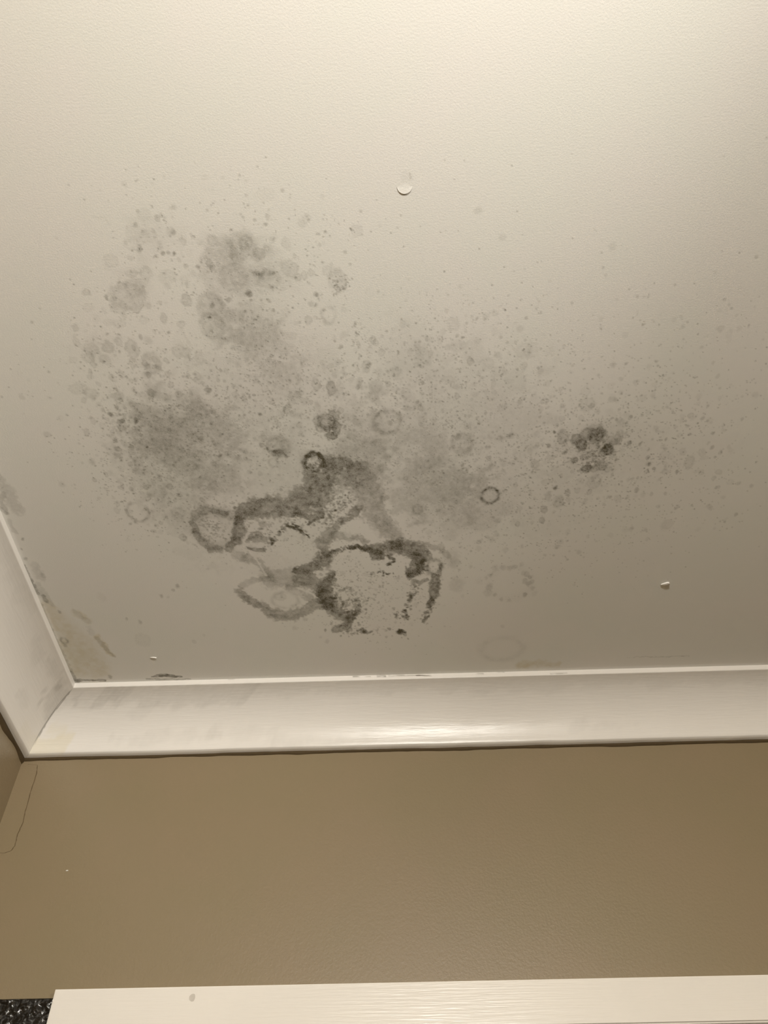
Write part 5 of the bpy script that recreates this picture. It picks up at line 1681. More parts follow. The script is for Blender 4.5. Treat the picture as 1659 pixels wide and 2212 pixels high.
    ('dot', -115.7, 825.6, 1.5, 1.6, 0.36),
    ('dot', -128.7, 835.5, 1.4, 1.5, 0.31),
    ('dot', -144.1, 824.4, 1.2, 1.3, 0.24),
    ('dot', -116.7, 826.7, 1.9, 2.0, 0.37),
    ('dot', -145.6, 828.5, 0.8, 0.8, 0.26),
    ('dot', -112.8, 829.7, 2.2, 2.3, 0.22),
    ('dot', -130.2, 825.1, 0.8, 0.8, 0.41),
    ('dot', -129.9, 825.8, 1.9, 2.0, 0.33),
    ('dot', -122.9, 832.2, 1.7, 1.8, 0.28),
    ('dot', -151.7, 825.0, 1.6, 1.7, 0.37),
    ('dot', -153.6, 834.5, 1.1, 1.2, 0.33),
    ('dot', -147.5, 814.1, 0.9, 0.9, 0.28),
    ('dot', -129.8, 831.6, 1.3, 1.4, 0.21),
    ('dot', -154.6, 825.7, 1.9, 2.0, 0.4),
    ('dot', -140.6, 811.1, 2.1, 2.2, 0.26),
    ('dot', -120.8, 821.3, 0.8, 0.9, 0.39),
    ('dot', -127.1, 828.0, 0.9, 0.9, 0.21),
    ('dot', -136.0, 824.1, 2.0, 2.0, 0.3),
    ('dot', -157.0, 819.2, 1.1, 1.1, 0.25),
    ('dot', -122.3, 832.7, 1.0, 1.0, 0.35),
    ('dot', -132.4, 829.6, 0.8, 0.8, 0.4),
    ('dot', -125.5, 830.9, 2.0, 2.0, 0.25),
    ('dot', -116.9, 838.7, 1.4, 1.5, 0.41),
    ('dot', -136.7, 813.7, 1.2, 1.2, 0.31),
    ('dot', -140.2, 829.1, 1.0, 1.1, 0.42),
    ('dot', -175.8, 859.7, 1.4, 1.5, 0.37),
    ('dot', -206.7, 849.7, 0.9, 1.0, 0.32),
    ('dot', -200.8, 835.2, 1.3, 1.4, 0.39),
    ('dot', -201.2, 835.9, 2.0, 2.1, 0.26),
    ('dot', -184.7, 823.2, 2.0, 2.1, 0.26),
    ('dot', -182.0, 815.2, 1.3, 1.3, 0.27),
    ('dot', -175.5, 837.4, 1.1, 1.2, 0.27),
    ('dot', -191.1, 848.8, 1.8, 1.9, 0.4),
    ('dot', -188.1, 839.8, 2.2, 2.3, 0.26),
    ('dot', -211.5, 835.2, 0.9, 0.9, 0.36),
    ('dot', -219.5, 831.0, 1.6, 1.7, 0.4),
    ('dot', -200.4, 864.5, 2.3, 2.5, 0.31),
    ('dot', -190.5, 843.5, 1.2, 1.3, 0.34),
    ('dot', -187.0, 844.2, 1.3, 1.4, 0.26),
    ('dot', -204.1, 836.0, 2.0, 2.1, 0.35),
    ('dot', -197.4, 823.4, 1.4, 1.5, 0.32),
    ('dot', -211.3, 846.7, 2.2, 2.3, 0.4),
    ('dot', -204.6, 854.1, 1.8, 1.9, 0.31),
    ('dot', -183.2, 826.1, 1.7, 1.8, 0.31),
    ('dot', -179.9, 849.2, 1.3, 1.4, 0.29),
    ('dot', -220.2, 840.8, 1.3, 1.3, 0.34),
    ('dot', -219.6, 846.2, 1.7, 1.8, 0.33),
    ('dot', -215.9, 852.8, 2.4, 2.6, 0.25),
    ('dot', -198.1, 815.1, 1.5, 1.5, 0.41),
    ('dot', -193.4, 845.0, 0.9, 1.0, 0.39),
    ('dot', -192.3, 858.1, 0.9, 0.9, 0.25),
    ('dot', -189.3, 831.3, 1.8, 1.9, 0.33),
    ('dot', -215.9, 850.5, 1.2, 1.3, 0.38),
    ('dot', -186.5, 832.2, 1.3, 1.4, 0.33),
    ('dot', -201.9, 848.6, 1.5, 1.6, 0.29),
    ('dot', -204.6, 835.0, 2.4, 2.5, 0.26),
    ('dot', -192.4, 837.2, 1.8, 1.9, 0.36),
    ('dot', -199.7, 844.4, 1.3, 1.4, 0.28),
    ('dot', -202.5, 852.3, 1.0, 1.0, 0.42),
    ('dot', -193.1, 832.8, 1.1, 1.2, 0.25),
    ('dot', -206.1, 840.2, 1.8, 1.9, 0.36),
    ('dot', -222.0, 835.5, 2.0, 2.1, 0.35),
    ('dot', -187.1, 843.7, 2.0, 2.1, 0.3),
    ('dot', -191.1, 828.0, 2.0, 2.1, 0.3),
    ('dot', -187.3, 827.8, 2.1, 2.2, 0.28),
    ('dot', -218.6, 829.9, 1.2, 1.2, 0.27),
    ('dot', -219.5, 827.4, 1.6, 1.7, 0.29),
    ('dot', -207.4, 842.2, 1.6, 1.7, 0.24),
    ('dot', -204.7, 849.1, 1.4, 1.4, 0.38),
    ('dot', -226.3, 835.7, 1.4, 1.5, 0.3),
    ('dot', -203.4, 843.4, 2.3, 2.4, 0.26),
    ('dot', -205.5, 850.7, 1.9, 2.0, 0.25),
    ('dot', -209.4, 851.0, 1.4, 1.4, 0.27),
    ('dot', -186.8, 829.9, 1.0, 1.1, 0.34),
    ('dot', -196.5, 845.0, 1.8, 1.9, 0.38),
    ('dot', -79.2, 955.8, 1.3, 1.4, 0.23),
    ('dot', -69.6, 963.2, 1.4, 1.6, 0.23),
    ('dot', -26.4, 1025.5, 1.2, 1.4, 0.32),
    ('dot', -68.4, 996.4, 1.0, 1.2, 0.36),
    ('dot', -61.0, 964.7, 1.2, 1.3, 0.31),
    ('dot', -27.1, 955.3, 1.7, 1.9, 0.34),
    ('dot', -67.3, 928.6, 1.8, 1.9, 0.29),
    ('dot', -66.1, 988.8, 1.5, 1.7, 0.23),
    ('dot', -79.1, 1016.9, 1.1, 1.2, 0.3),
    ('dot', -43.0, 991.4, 2.0, 2.3, 0.21),
    ('dot', -63.5, 987.2, 0.8, 0.9, 0.24),
    ('dot', -74.3, 951.7, 2.0, 2.2, 0.3),
    ('dot', -64.2, 970.9, 1.8, 2.0, 0.27),
    ('dot', -60.7, 928.9, 0.8, 0.9, 0.31),
    ('dot', -10.7, 1028.4, 1.4, 1.6, 0.35),
    ('dot', -81.7, 973.6, 1.2, 1.3, 0.22),
    ('dot', -82.8, 983.8, 1.2, 1.3, 0.34),
    ('dot', -62.0, 1009.5, 1.6, 1.8, 0.21),
    ('dot', -40.4, 994.1, 1.8, 2.1, 0.25),
    ('dot', -59.4, 916.9, 1.7, 1.9, 0.21),
    ('dot', -22.4, 1000.8, 1.1, 1.2, 0.21),
    ('dot', -31.4, 923.7, 2.1, 2.2, 0.21),
    ('dot', -64.4, 1007.4, 1.8, 2.1, 0.31),
    ('dot', -70.5, 993.7, 0.9, 1.0, 0.31),
    ('dot', -106.7, 964.0, 0.9, 1.0, 0.29),
    ('dot', -37.8, 983.0, 1.5, 1.6, 0.34),
    ('dot', -55.8, 973.0, 1.2, 1.3, 0.3),
    ('dot', -78.1, 984.8, 0.9, 1.0, 0.3),
    ('dot', -82.6, 983.3, 1.0, 1.1, 0.2),
    ('dot', -82.0, 1001.7, 1.0, 1.2, 0.29),
    ('dot', -80.5, 980.5, 1.4, 1.5, 0.25),
    ('dot', -40.9, 931.3, 1.9, 2.1, 0.27),
    ('dot', -42.7, 951.6, 1.2, 1.4, 0.25),
    ('dot', -43.9, 935.6, 2.0, 2.2, 0.34),
    ('dot', -23.7, 978.5, 1.7, 1.9, 0.22),
    ('dot', -17.5, 959.0, 1.2, 1.4, 0.31),
    ('dot', -55.1, 996.1, 2.1, 2.3, 0.28),
    ('dot', -75.9, 976.8, 0.9, 1.0, 0.19),
    ('dot', -24.7, 953.8, 1.2, 1.4, 0.29),
    ('dot', -77.4, 968.9, 2.0, 2.3, 0.31),
    ('dot', -58.6, 913.9, 1.2, 1.4, 0.2),
    ('dot', -45.6, 941.5, 1.5, 1.6, 0.3),
    ('dot', -77.9, 947.9, 1.5, 1.7, 0.27),
    ('dot', -48.8, 989.2, 2.0, 2.3, 0.2),
    ('dot', -67.7, 961.9, 1.9, 2.2, 0.22),
    ('dot', -52.1, 996.5, 0.9, 1.0, 0.35),
    ('dot', -62.2, 982.4, 0.9, 1.0, 0.24),
    ('dot', -27.0, 961.5, 1.9, 2.1, 0.32),
    ('dot', -59.5, 991.4, 1.1, 1.3, 0.26),
    ('dot', -51.7, 1033.7, 1.4, 1.7, 0.26),
    ('dot', -3.6, 925.8, 1.0, 1.1, 0.34),
    ('dot', -54.7, 953.9, 0.8, 0.9, 0.36),
    ('dot', -45.8, 968.2, 1.2, 1.4, 0.33),
    ('dot', -48.9, 1028.4, 0.9, 1.1, 0.36),
    ('dot', -57.0, 984.4, 1.5, 1.7, 0.29),
    ('dot', -66.6, 948.7, 1.9, 2.1, 0.3),
    ('dot', -65.7, 988.8, 1.1, 1.3, 0.34),
    ('dot', -63.7, 971.1, 0.9, 1.1, 0.18),
    ('dot', -45.9, 954.2, 2.1, 2.3, 0.2),
    ('dot', -82.3, 991.1, 1.9, 2.1, 0.33),
    ('dot', -73.8, 970.7, 1.6, 1.8, 0.31),
    ('dot', -42.3, 969.3, 1.0, 1.1, 0.35),
    ('dot', -33.7, 977.4, 1.7, 1.9, 0.3),
    ('dot', -79.4, 954.7, 0.8, 0.9, 0.23),
    ('dot', -76.1, 952.6, 1.5, 1.7, 0.33),
    ('dot', -93.5, 979.7, 0.9, 1.0, 0.25),
    ('dot', -64.2, 1015.3, 1.7, 1.9, 0.22),
    ('dot', -63.9, 996.1, 1.5, 1.7, 0.32),
    ('dot', -106.5, 1044.7, 1.6, 1.8, 0.25),
    ('dot', -25.6, 955.7, 1.6, 1.8, 0.23),
    ('dot', -45.7, 952.8, 1.0, 1.2, 0.27),
    ('dot', -90.1, 1016.3, 1.2, 1.4, 0.2),
    ('dot', -79.4, 968.0, 1.8, 2.0, 0.27),
    ('dot', -21.7, 971.1, 1.6, 1.9, 0.19),
    ('dot', -54.7, 972.7, 2.0, 2.2, 0.27),
    ('dot', -52.5, 995.7, 1.8, 2.0, 0.32),
    ('dot', -56.8, 1014.9, 1.8, 2.1, 0.36),
    ('dot', -47.6, 1009.6, 1.7, 2.0, 0.35),
    ('dot', -65.9, 939.6, 1.3, 1.4, 0.35),
    ('dot', -23.4, 983.0, 1.8, 2.0, 0.27),
    ('dot', -55.0, 1021.4, 0.8, 1.0, 0.33),
    ('dot', -64.6, 943.5, 1.5, 1.6, 0.23),
    ('dot', -30.6, 928.5, 1.2, 1.3, 0.28),
    ('dot', -30.7, 927.1, 1.2, 1.3, 0.23),
    ('dot', -32.3, 914.6, 1.8, 2.0, 0.27),
    ('dot', -76.7, 1019.3, 1.9, 2.2, 0.23),
    ('dot', -68.9, 975.4, 2.1, 2.3, 0.33),
    ('dot', -33.8, 999.1, 0.9, 1.1, 0.34),
    ('dot', -30.8, 969.1, 0.8, 0.9, 0.33),
    ('dot', -35.4, 945.7, 0.9, 1.0, 0.3),
    ('dot', -77.5, 965.2, 1.5, 1.7, 0.33),
    ('dot', -49.2, 969.3, 1.9, 2.1, 0.27),
    ('dot', -87.1, 943.3, 1.0, 1.1, 0.23),
    ('dot', -62.6, 1011.8, 1.9, 2.1, 0.36),
    ('dot', -19.6, 958.7, 1.5, 1.7, 0.3),
    ('dot', -84.6, 977.8, 1.2, 1.4, 0.27),
    ('dot', -68.1, 1018.9, 1.7, 1.9, 0.29),
    ('dot', -72.8, 991.4, 1.0, 1.2, 0.26),
    ('dot', -45.8, 954.4, 0.8, 0.9, 0.31),
    ('dot', -20.8, 953.6, 1.3, 1.4, 0.27),
    ('dot', -72.1, 925.1, 1.1, 1.2, 0.26),
    ('dot', -51.6, 992.1, 1.9, 2.2, 0.22),
    ('dot', -26.7, 965.0, 2.1, 2.4, 0.29),
    ('dot', -25.7, 948.1, 1.3, 1.5, 0.29),
    ('dot', -35.6, 1001.9, 2.1, 2.4, 0.29),
    ('dot', -74.2, 1029.0, 1.8, 2.1, 0.36),
    ('dot', -66.1, 995.8, 1.8, 2.0, 0.2),
    ('dot', -19.7, 999.6, 0.9, 1.0, 0.29),
    ('dot', -70.2, 934.8, 0.9, 1.0, 0.22),
    ('dot', -9.5, 942.9, 1.5, 1.7, 0.34),
    ('dot', -281.9, 835.2, 1.4, 1.5, 0.33),
    ('dot', -278.1, 823.8, 1.4, 1.5, 0.38),
    ('dot', -278.0, 860.5, 1.8, 1.9, 0.24),
    ('dot', -285.3, 826.4, 2.2, 2.3, 0.3),
    ('dot', -271.0, 836.2, 1.4, 1.4, 0.34),
    ('dot', -257.3, 853.0, 2.2, 2.4, 0.36),
    ('dot', -276.8, 851.8, 1.5, 1.5, 0.27),
    ('dot', -274.4, 830.8, 2.2, 2.3, 0.21),
    ('dot', -276.8, 841.3, 1.6, 1.7, 0.25),
    ('dot', -269.2, 824.7, 1.8, 1.9, 0.35),
    ('dot', -273.5, 828.0, 2.2, 2.3, 0.37),
    ('dot', -280.1, 822.0, 1.0, 1.1, 0.26),
    ('dot', -282.0, 817.4, 1.8, 1.8, 0.3),
    ('dot', -282.9, 857.6, 2.1, 2.2, 0.28),
    ('dot', -261.1, 846.2, 2.0, 2.1, 0.33),
    ('dot', -286.6, 814.9, 1.9, 2.0, 0.37),
    ('dot', -275.1, 833.7, 0.9, 1.0, 0.28),
    ('dot', -282.1, 802.8, 1.0, 1.0, 0.22),
    ('dot', -276.8, 840.1, 1.8, 1.9, 0.25),
    ('dot', -262.8, 821.9, 1.2, 1.2, 0.37),
    ('dot', -266.6, 845.2, 1.0, 1.0, 0.24),
    ('dot', -272.8, 842.0, 1.9, 2.0, 0.24),
    ('dot', -274.9, 857.5, 1.3, 1.4, 0.35),
    ('dot', -270.9, 840.6, 1.5, 1.6, 0.3),
    ('dot', -254.4, 829.2, 1.6, 1.7, 0.22),
    ('dot', -260.3, 851.6, 2.0, 2.2, 0.34),
    ('dot', -272.7, 835.2, 1.7, 1.8, 0.31),
    ('dot', -278.4, 811.2, 2.2, 2.3, 0.21),
    ('dot', -271.3, 818.8, 1.2, 1.2, 0.29),
    ('dot', -271.6, 849.5, 0.9, 0.9, 0.23),
    ('dot', -279.7, 827.7, 1.6, 1.7, 0.27),
    ('dot', -287.0, 861.6, 1.8, 1.9, 0.21),
    ('dot', -284.2, 814.3, 2.4, 2.5, 0.2),
    ('dot', -267.4, 825.0, 1.9, 2.0, 0.27),
    ('dot', -264.5, 829.6, 1.9, 2.0, 0.3),
    ('dot', -267.8, 832.2, 2.2, 2.3, 0.27),
    ('dot', -268.3, 846.6, 1.0, 1.0, 0.38),
    ('dot', -277.5, 827.2, 1.5, 1.6, 0.38),
    ('dot', -262.0, 830.7, 1.8, 1.9, 0.26),
    ('dot', -278.4, 803.3, 2.2, 2.3, 0.38),
    ('dot', -266.2, 821.0, 1.0, 1.0, 0.31),
    ('dot', -267.9, 830.0, 2.0, 2.1, 0.35),
    ('dot', -275.7, 879.7, 2.3, 2.5, 0.21),
    ('dot', -264.4, 833.7, 1.1, 1.1, 0.28),
    ('dot', -276.5, 823.8, 1.0, 1.1, 0.19),
    ('dot', -285.5, 859.6, 1.0, 1.1, 0.21),
    ('dot', -278.3, 816.8, 1.3, 1.3, 0.36),
    ('dot', -285.4, 861.6, 1.0, 1.1, 0.32),
    ('dot', -265.3, 832.1, 1.4, 1.4, 0.22),
    ('dot', -271.1, 829.9, 1.4, 1.4, 0.36),
    ('dot', -266.0, 836.4, 1.7, 1.7, 0.24),
    ('dot', -258.4, 837.5, 2.4, 2.5, 0.34),
    ('dot', -265.1, 807.7, 1.9, 1.9, 0.37),
    ('dot', -269.5, 797.0, 0.9, 0.9, 0.3),
    ('dot', -276.2, 839.1, 1.0, 1.1, 0.29),
    ('dot', -273.4, 845.5, 1.8, 1.9, 0.26),
    ('dot', -269.7, 838.3, 1.3, 1.3, 0.2),
    ('dot', -265.4, 849.6, 1.7, 1.8, 0.29),
    ('dot', -272.6, 821.8, 1.1, 1.2, 0.21),
    ('dot', -280.5, 823.5, 1.5, 1.6, 0.29),
    ('dot', -287.8, 823.3, 0.9, 0.9, 0.32),
    ('dot', -252.3, 845.6, 1.4, 1.4, 0.25),
    ('dot', -265.2, 822.7, 1.6, 1.7, 0.2),
    ('dot', -263.2, 830.1, 1.5, 1.6, 0.26),
    ('dot', -282.6, 847.7, 2.2, 2.3, 0.22),
    ('dot', -268.8, 848.7, 1.5, 1.5, 0.23),
    ('dot', -266.9, 827.3, 1.8, 1.9, 0.32),
    ('dot', -268.1, 833.9, 2.4, 2.5, 0.19),
    ('dot', -283.2, 830.2, 1.1, 1.1, 0.28),
    ('dot', -277.5, 822.9, 1.6, 1.7, 0.38),
    ('dot', 274.5, 694.2, 1.9, 1.8, 0.51),
    ('dot', 275.3, 719.2, 1.1, 1.1, 0.39),
    ('dot', 280.4, 708.2, 2.2, 2.1, 0.28),
    ('dot', 268.1, 709.5, 1.3, 1.3, 0.27),
    ('dot', 273.8, 710.5, 1.2, 1.2, 0.5),
    ('dot', 255.7, 698.1, 1.9, 1.9, 0.33),
    ('dot', 266.9, 731.0, 2.1, 2.1, 0.45),
    ('dot', 264.9, 729.1, 2.1, 2.1, 0.49),
    ('dot', 277.2, 722.5, 2.0, 2.0, 0.31),
    ('dot', 282.7, 726.7, 1.2, 1.2, 0.3),
    ('dot', 292.3, 708.4, 1.1, 1.0, 0.49),
    ('dot', 277.4, 702.0, 1.8, 1.8, 0.53),
    ('dot', 272.1, 714.7, 1.9, 1.9, 0.54),
    ('dot', 302.2, 745.1, 1.8, 1.8, 0.38),
    ('dot', 271.7, 721.6, 1.4, 1.4, 0.31),
    ('dot', 260.2, 716.5, 1.1, 1.1, 0.47),
    ('dot', 267.8, 721.0, 0.9, 0.9, 0.44),
    ('dot', 256.0, 707.2, 2.2, 2.1, 0.47),
    ('dot', 257.5, 699.4, 1.2, 1.1, 0.43),
    ('dot', 259.0, 694.2, 2.1, 2.1, 0.52),
    ('dot', 286.8, 706.4, 1.8, 1.7, 0.47),
    ('dot', 271.2, 710.4, 1.7, 1.6, 0.34),
    ('dot', 263.7, 696.7, 2.1, 2.1, 0.5),
    ('dot', 287.4, 710.9, 1.6, 1.5, 0.46),
    ('dot', 259.2, 706.3, 1.5, 1.5, 0.43),
    ('dot', 285.4, 704.7, 1.9, 1.8, 0.4),
    ('dot', 275.2, 704.6, 2.2, 2.2, 0.27),
    ('dot', 271.4, 718.7, 1.2, 1.1, 0.39),
    ('dot', 275.3, 716.6, 1.2, 1.2, 0.39),
    ('dot', 259.1, 709.0, 1.4, 1.3, 0.31),
    ('dot', 275.1, 709.0, 1.5, 1.4, 0.44),
    ('dot', 277.4, 719.3, 1.6, 1.5, 0.45),
    ('dot', 292.2, 704.4, 2.0, 2.0, 0.31),
    ('dot', 262.9, 690.3, 1.4, 1.4, 0.49),
    ('dot', 301.7, 717.6, 2.1, 2.1, 0.37),
    ('dot', 277.5, 735.0, 1.8, 1.7, 0.38),
    ('dot', 273.9, 728.7, 1.6, 1.6, 0.47),
    ('dot', 256.7, 699.8, 1.6, 1.5, 0.41),
    ('dot', 271.2, 729.6, 1.3, 1.2, 0.53),
    ('dot', 284.9, 710.8, 2.2, 2.1, 0.46),
    ('dot', 287.7, 711.0, 1.8, 1.8, 0.31),
    ('dot', 284.2, 696.3, 2.2, 2.1, 0.43),
    ('dot', 260.1, 700.3, 2.2, 2.2, 0.35),
    ('dot', 271.2, 692.3, 1.0, 1.0, 0.4),
    ('dot', 256.9, 730.4, 1.0, 0.9, 0.54),
    ('dot', 277.5, 704.0, 2.2, 2.1, 0.38),
    ('dot', 285.4, 706.0, 1.5, 1.5, 0.5),
    ('dot', 277.5, 728.2, 1.6, 1.6, 0.42),
    ('dot', 273.0, 726.6, 2.1, 2.1, 0.32),
    ('dot', 280.9, 729.7, 1.9, 1.9, 0.28),
    ('dot', 266.3, 742.6, 1.7, 1.7, 0.41),
    ('dot', 258.1, 742.2, 1.9, 1.9, 0.4),
    ('dot', 289.3, 708.6, 1.1, 1.1, 0.37),
    ('dot', 287.9, 716.2, 1.0, 1.0, 0.5),
    ('dot', 262.4, 721.7, 2.0, 1.9, 0.3),
    ('dot', 283.7, 706.4, 1.3, 1.2, 0.42),
    ('dot', 280.4, 718.9, 1.1, 1.1, 0.53),
    ('dot', 267.8, 730.7, 1.6, 1.6, 0.49),
    ('dot', 291.6, 715.5, 1.4, 1.4, 0.32),
    ('dot', 277.6, 729.2, 2.2, 2.1, 0.32),
    ('dot', 282.5, 699.8, 1.1, 1.1, 0.51),
    ('dot', 262.5, 735.3, 1.7, 1.7, 0.48),
    ('dot', 289.7, 728.2, 1.0, 1.0, 0.49),
    ('dot', 266.7, 711.8, 2.0, 2.0, 0.37),
    ('dot', 290.2, 716.3, 1.3, 1.2, 0.36),
    ('dot', 259.4, 709.1, 1.0, 0.9, 0.33),
    ('dot', 258.4, 723.6, 1.6, 1.6, 0.4),
    ('dot', 285.1, 710.1, 1.2, 1.2, 0.44),
    ('dot', 276.3, 718.4, 2.0, 2.0, 0.31),
    ('dot', 258.4, 691.6, 1.3, 1.2, 0.53),
    ('dot', 279.1, 713.0, 1.6, 1.6, 0.28),
    ('dot', 268.1, 708.0, 0.8, 0.8, 0.47),
    ('dot', 278.8, 715.8, 1.0, 1.0, 0.52),
    ('dot', 286.8, 717.7, 1.6, 1.6, 0.51),
    ('dot', 289.3, 716.3, 2.1, 2.0, 0.49),
    ('dot', 285.2, 736.7, 1.5, 1.5, 0.46),
    ('dot', 249.3, 703.1, 2.0, 1.9, 0.49),
    ('dot', 288.3, 723.8, 2.1, 2.1, 0.52),
    ('dot', 289.9, 712.6, 2.1, 2.1, 0.32),
    ('dot', 264.1, 705.5, 1.2, 1.2, 0.32),
    ('dot', 265.4, 721.1, 1.9, 1.9, 0.45),
    ('dot', 264.0, 729.1, 0.9, 0.9, 0.45),
    ('dot', 286.9, 706.4, 1.7, 1.6, 0.52),
    ('dot', 271.6, 715.2, 1.8, 1.8, 0.31),
    ('dot', 288.0, 716.9, 1.8, 1.8, 0.4),
    ('dot', 256.1, 703.7, 1.5, 1.5, 0.33),
    ('dot', 268.2, 697.2, 2.0, 1.9, 0.44),
    ('dot', 264.3, 704.2, 0.8, 0.8, 0.35),
    ('dot', 257.0, 709.7, 1.5, 1.5, 0.4),
    ('dot', 247.1, 730.5, 1.8, 1.8, 0.38),
    ('dot', -85.5, 668.4, 2.1, 2.0, 0.33),
    ('dot', -87.2, 651.3, 1.6, 1.5, 0.47),
    ('dot', -88.0, 658.5, 1.1, 1.1, 0.45),
    ('dot', -81.3, 654.4, 1.3, 1.2, 0.28),
    ('dot', -88.2, 655.9, 1.0, 1.0, 0.28),
    ('dot', -94.6, 657.1, 1.3, 1.2, 0.27),
    ('dot', -90.0, 664.2, 2.2, 2.1, 0.36),
    ('dot', -86.2, 659.4, 0.8, 0.8, 0.28),
    ('dot', -93.4, 663.7, 2.0, 1.9, 0.44),
    ('dot', -74.0, 662.0, 1.2, 1.1, 0.33),
    ('dot', -83.5, 666.4, 1.1, 1.1, 0.43),
    ('dot', -87.1, 656.1, 1.9, 1.8, 0.39),
    ('dot', -80.8, 658.4, 1.8, 1.7, 0.3),
    ('dot', -89.1, 659.1, 1.9, 1.8, 0.35),
    ('dot', -79.7, 653.4, 1.7, 1.6, 0.25),
    ('dot', -77.7, 656.7, 1.0, 1.0, 0.42),
    ('dot', -83.4, 665.9, 1.6, 1.5, 0.29),
    ('dot', -84.7, 647.2, 2.1, 2.0, 0.3),
    ('dot', -81.1, 670.3, 1.3, 1.2, 0.36),
    ('dot', -87.3, 661.9, 1.8, 1.7, 0.34),
    ('dot', -72.0, 667.4, 0.9, 0.8, 0.24),
    ('dot', -88.4, 650.8, 0.9, 0.9, 0.31),
    ('dot', -80.0, 660.1, 1.0, 1.0, 0.32),
    ('dot', -79.3, 654.3, 0.8, 0.8, 0.4),
    ('dot', -79.7, 666.3, 1.2, 1.1, 0.24),
    ('dot', -85.8, 655.8, 2.2, 2.1, 0.38),
    ('dot', -82.7, 657.1, 1.7, 1.7, 0.28),
    ('dot', -83.0, 667.8, 2.1, 2.0, 0.42),
    ('dot', -80.6, 657.6, 0.9, 0.8, 0.37),
    ('dot', -84.0, 658.3, 1.5, 1.5, 0.29),
    ('dot', -82.5, 665.4, 2.0, 1.9, 0.38),
    ('dot', -82.2, 661.3, 1.6, 1.6, 0.31),
    ('dot', -86.1, 675.7, 2.1, 2.0, 0.25),
    ('dot', -88.7, 663.2, 2.1, 2.0, 0.25),
    ('dot', -89.9, 667.3, 1.8, 1.7, 0.32),
    ('dot', -88.1, 657.2, 2.2, 2.1, 0.28),
    ('dot', -93.1, 667.4, 1.1, 1.0, 0.28),
    ('dot', -88.4, 658.3, 1.4, 1.3, 0.35),
    ('dot', -82.5, 653.7, 1.1, 1.0, 0.44),
    ('dot', -84.0, 665.0, 1.8, 1.7, 0.29),
    ('clear', [(-114.8, 716.8, 8.3), (-112.9, 716.9, 8.3)], 0.8, 0.75),
    ('ring', -113.7, 715.4, 12.8, 14.5, 0.62, 2.7),
    ('stroke', [(-123.7, 704.8, 2.3), (-112.8, 699.5, 3.0), (-103.8, 702.2, 2.8), (-100.4, 711.5, 2.1)], 0.8, 0.55),
    ('dot', -110.9, 715.8, 1.1, 1.0, 0.47),
    ('dot', -115.1, 723.7, 2.1, 2.1, 0.25),
    ('dot', -105.2, 715.0, 1.0, 1.0, 0.45),
    ('dot', -117.7, 721.1, 2.0, 2.0, 0.35),
    ('dot', -102.4, 717.1, 1.9, 1.8, 0.46),
    ('dot', -116.5, 721.7, 1.1, 1.1, 0.4),
    ('dot', -108.7, 719.4, 1.6, 1.6, 0.47),
    ('dot', -111.2, 727.0, 1.5, 1.5, 0.41),
    ('dot', -116.4, 709.8, 2.1, 2.0, 0.38),
    ('dot', -113.9, 724.5, 1.2, 1.2, 0.45),
    ('dot', -119.2, 722.1, 2.1, 2.1, 0.37),
    ('dot', -117.3, 718.4, 1.6, 1.6, 0.39),
    ('dot', -113.0, 719.4, 1.5, 1.5, 0.47),
    ('dot', -106.9, 713.3, 2.2, 2.2, 0.47),
    ('dot', -119.3, 717.6, 2.1, 2.0, 0.35),
    ('dot', -111.9, 723.4, 1.7, 1.7, 0.45),
    ('dot', -110.4, 718.8, 1.3, 1.3, 0.47),
    ('dot', -111.3, 714.9, 2.0, 2.0, 0.28),
    ('dot', -106.6, 709.3, 1.4, 1.4, 0.39),
    ('dot', -111.2, 716.5, 1.3, 1.3, 0.45),
    ('dot', -115.3, 723.2, 2.2, 2.2, 0.47),
    ('dot', -111.4, 719.4, 0.9, 0.9, 0.28),
    ('dot', -114.6, 714.7, 1.1, 1.1, 0.46),
    ('dot', -106.3, 710.7, 1.2, 1.2, 0.35),
    ('dot', -114.0, 719.6, 2.1, 2.0, 0.41),
    ('dot', -118.3, 718.3, 1.0, 1.0, 0.26),
    ('stroke', [(-166.4, 695.2, 1.8), (-159.4, 694.3, 2.1), (-152.1, 700.9, 1.8)], 0.8, 0.5),
    ('disc', 272.9, 683.2, 12.5, 13.1, 0.3),
    ('disc', 253.4, 699.2, 8.2, 11.8, 0.35),
    ('disc', 245.5, 689.9, 9.4, 10.9, 0.24),
    ('disc', 289.8, 707.7, 8.3, 11.1, 0.38),
    ('disc', 265.2, 740.2, 8.4, 8.2, 0.35),
    ('disc', 297.9, 692.5, 10.1, 10.1, 0.18),
    ('disc', 263.5, 680.1, 12.5, 9.2, 0.2),
    ('disc', 284.3, 735.0, 10.3, 9.8, 0.2),
    ('disc', 271.3, 705.6, 21.6, 20.6, 0.1),
    ('disc', 246.2, 726.2, 5.1, 6.5, 0.2),
    ('dot', -64.0, 452.4, 1.1, 1.0, 0.31),
    ('dot', -55.1, 467.1, 0.9, 0.8, 0.43),
    ('dot', -69.4, 449.0, 0.8, 0.7, 0.41),
    ('dot', -55.0, 458.2, 1.7, 1.4, 0.29),
    ('dot', -52.1, 450.5, 1.5, 1.2, 0.38),
    ('dot', -49.2, 447.9, 0.7, 0.6, 0.42),
    ('dot', -69.0, 465.7, 1.8, 1.5, 0.39),
    ('dot', -58.4, 444.1, 1.6, 1.3, 0.28),
    ('dot', -61.5, 462.3, 1.2, 1.1, 0.29),
    ('dot', -45.7, 446.7, 1.5, 1.3, 0.39),
    ('dot', -64.7, 462.4, 0.9, 0.8, 0.22),
    ('dot', -67.5, 455.4, 1.2, 1.0, 0.38),
    ('dot', -63.4, 448.7, 1.7, 1.4, 0.4),
    ('dot', -65.8, 459.5, 1.7, 1.4, 0.3),
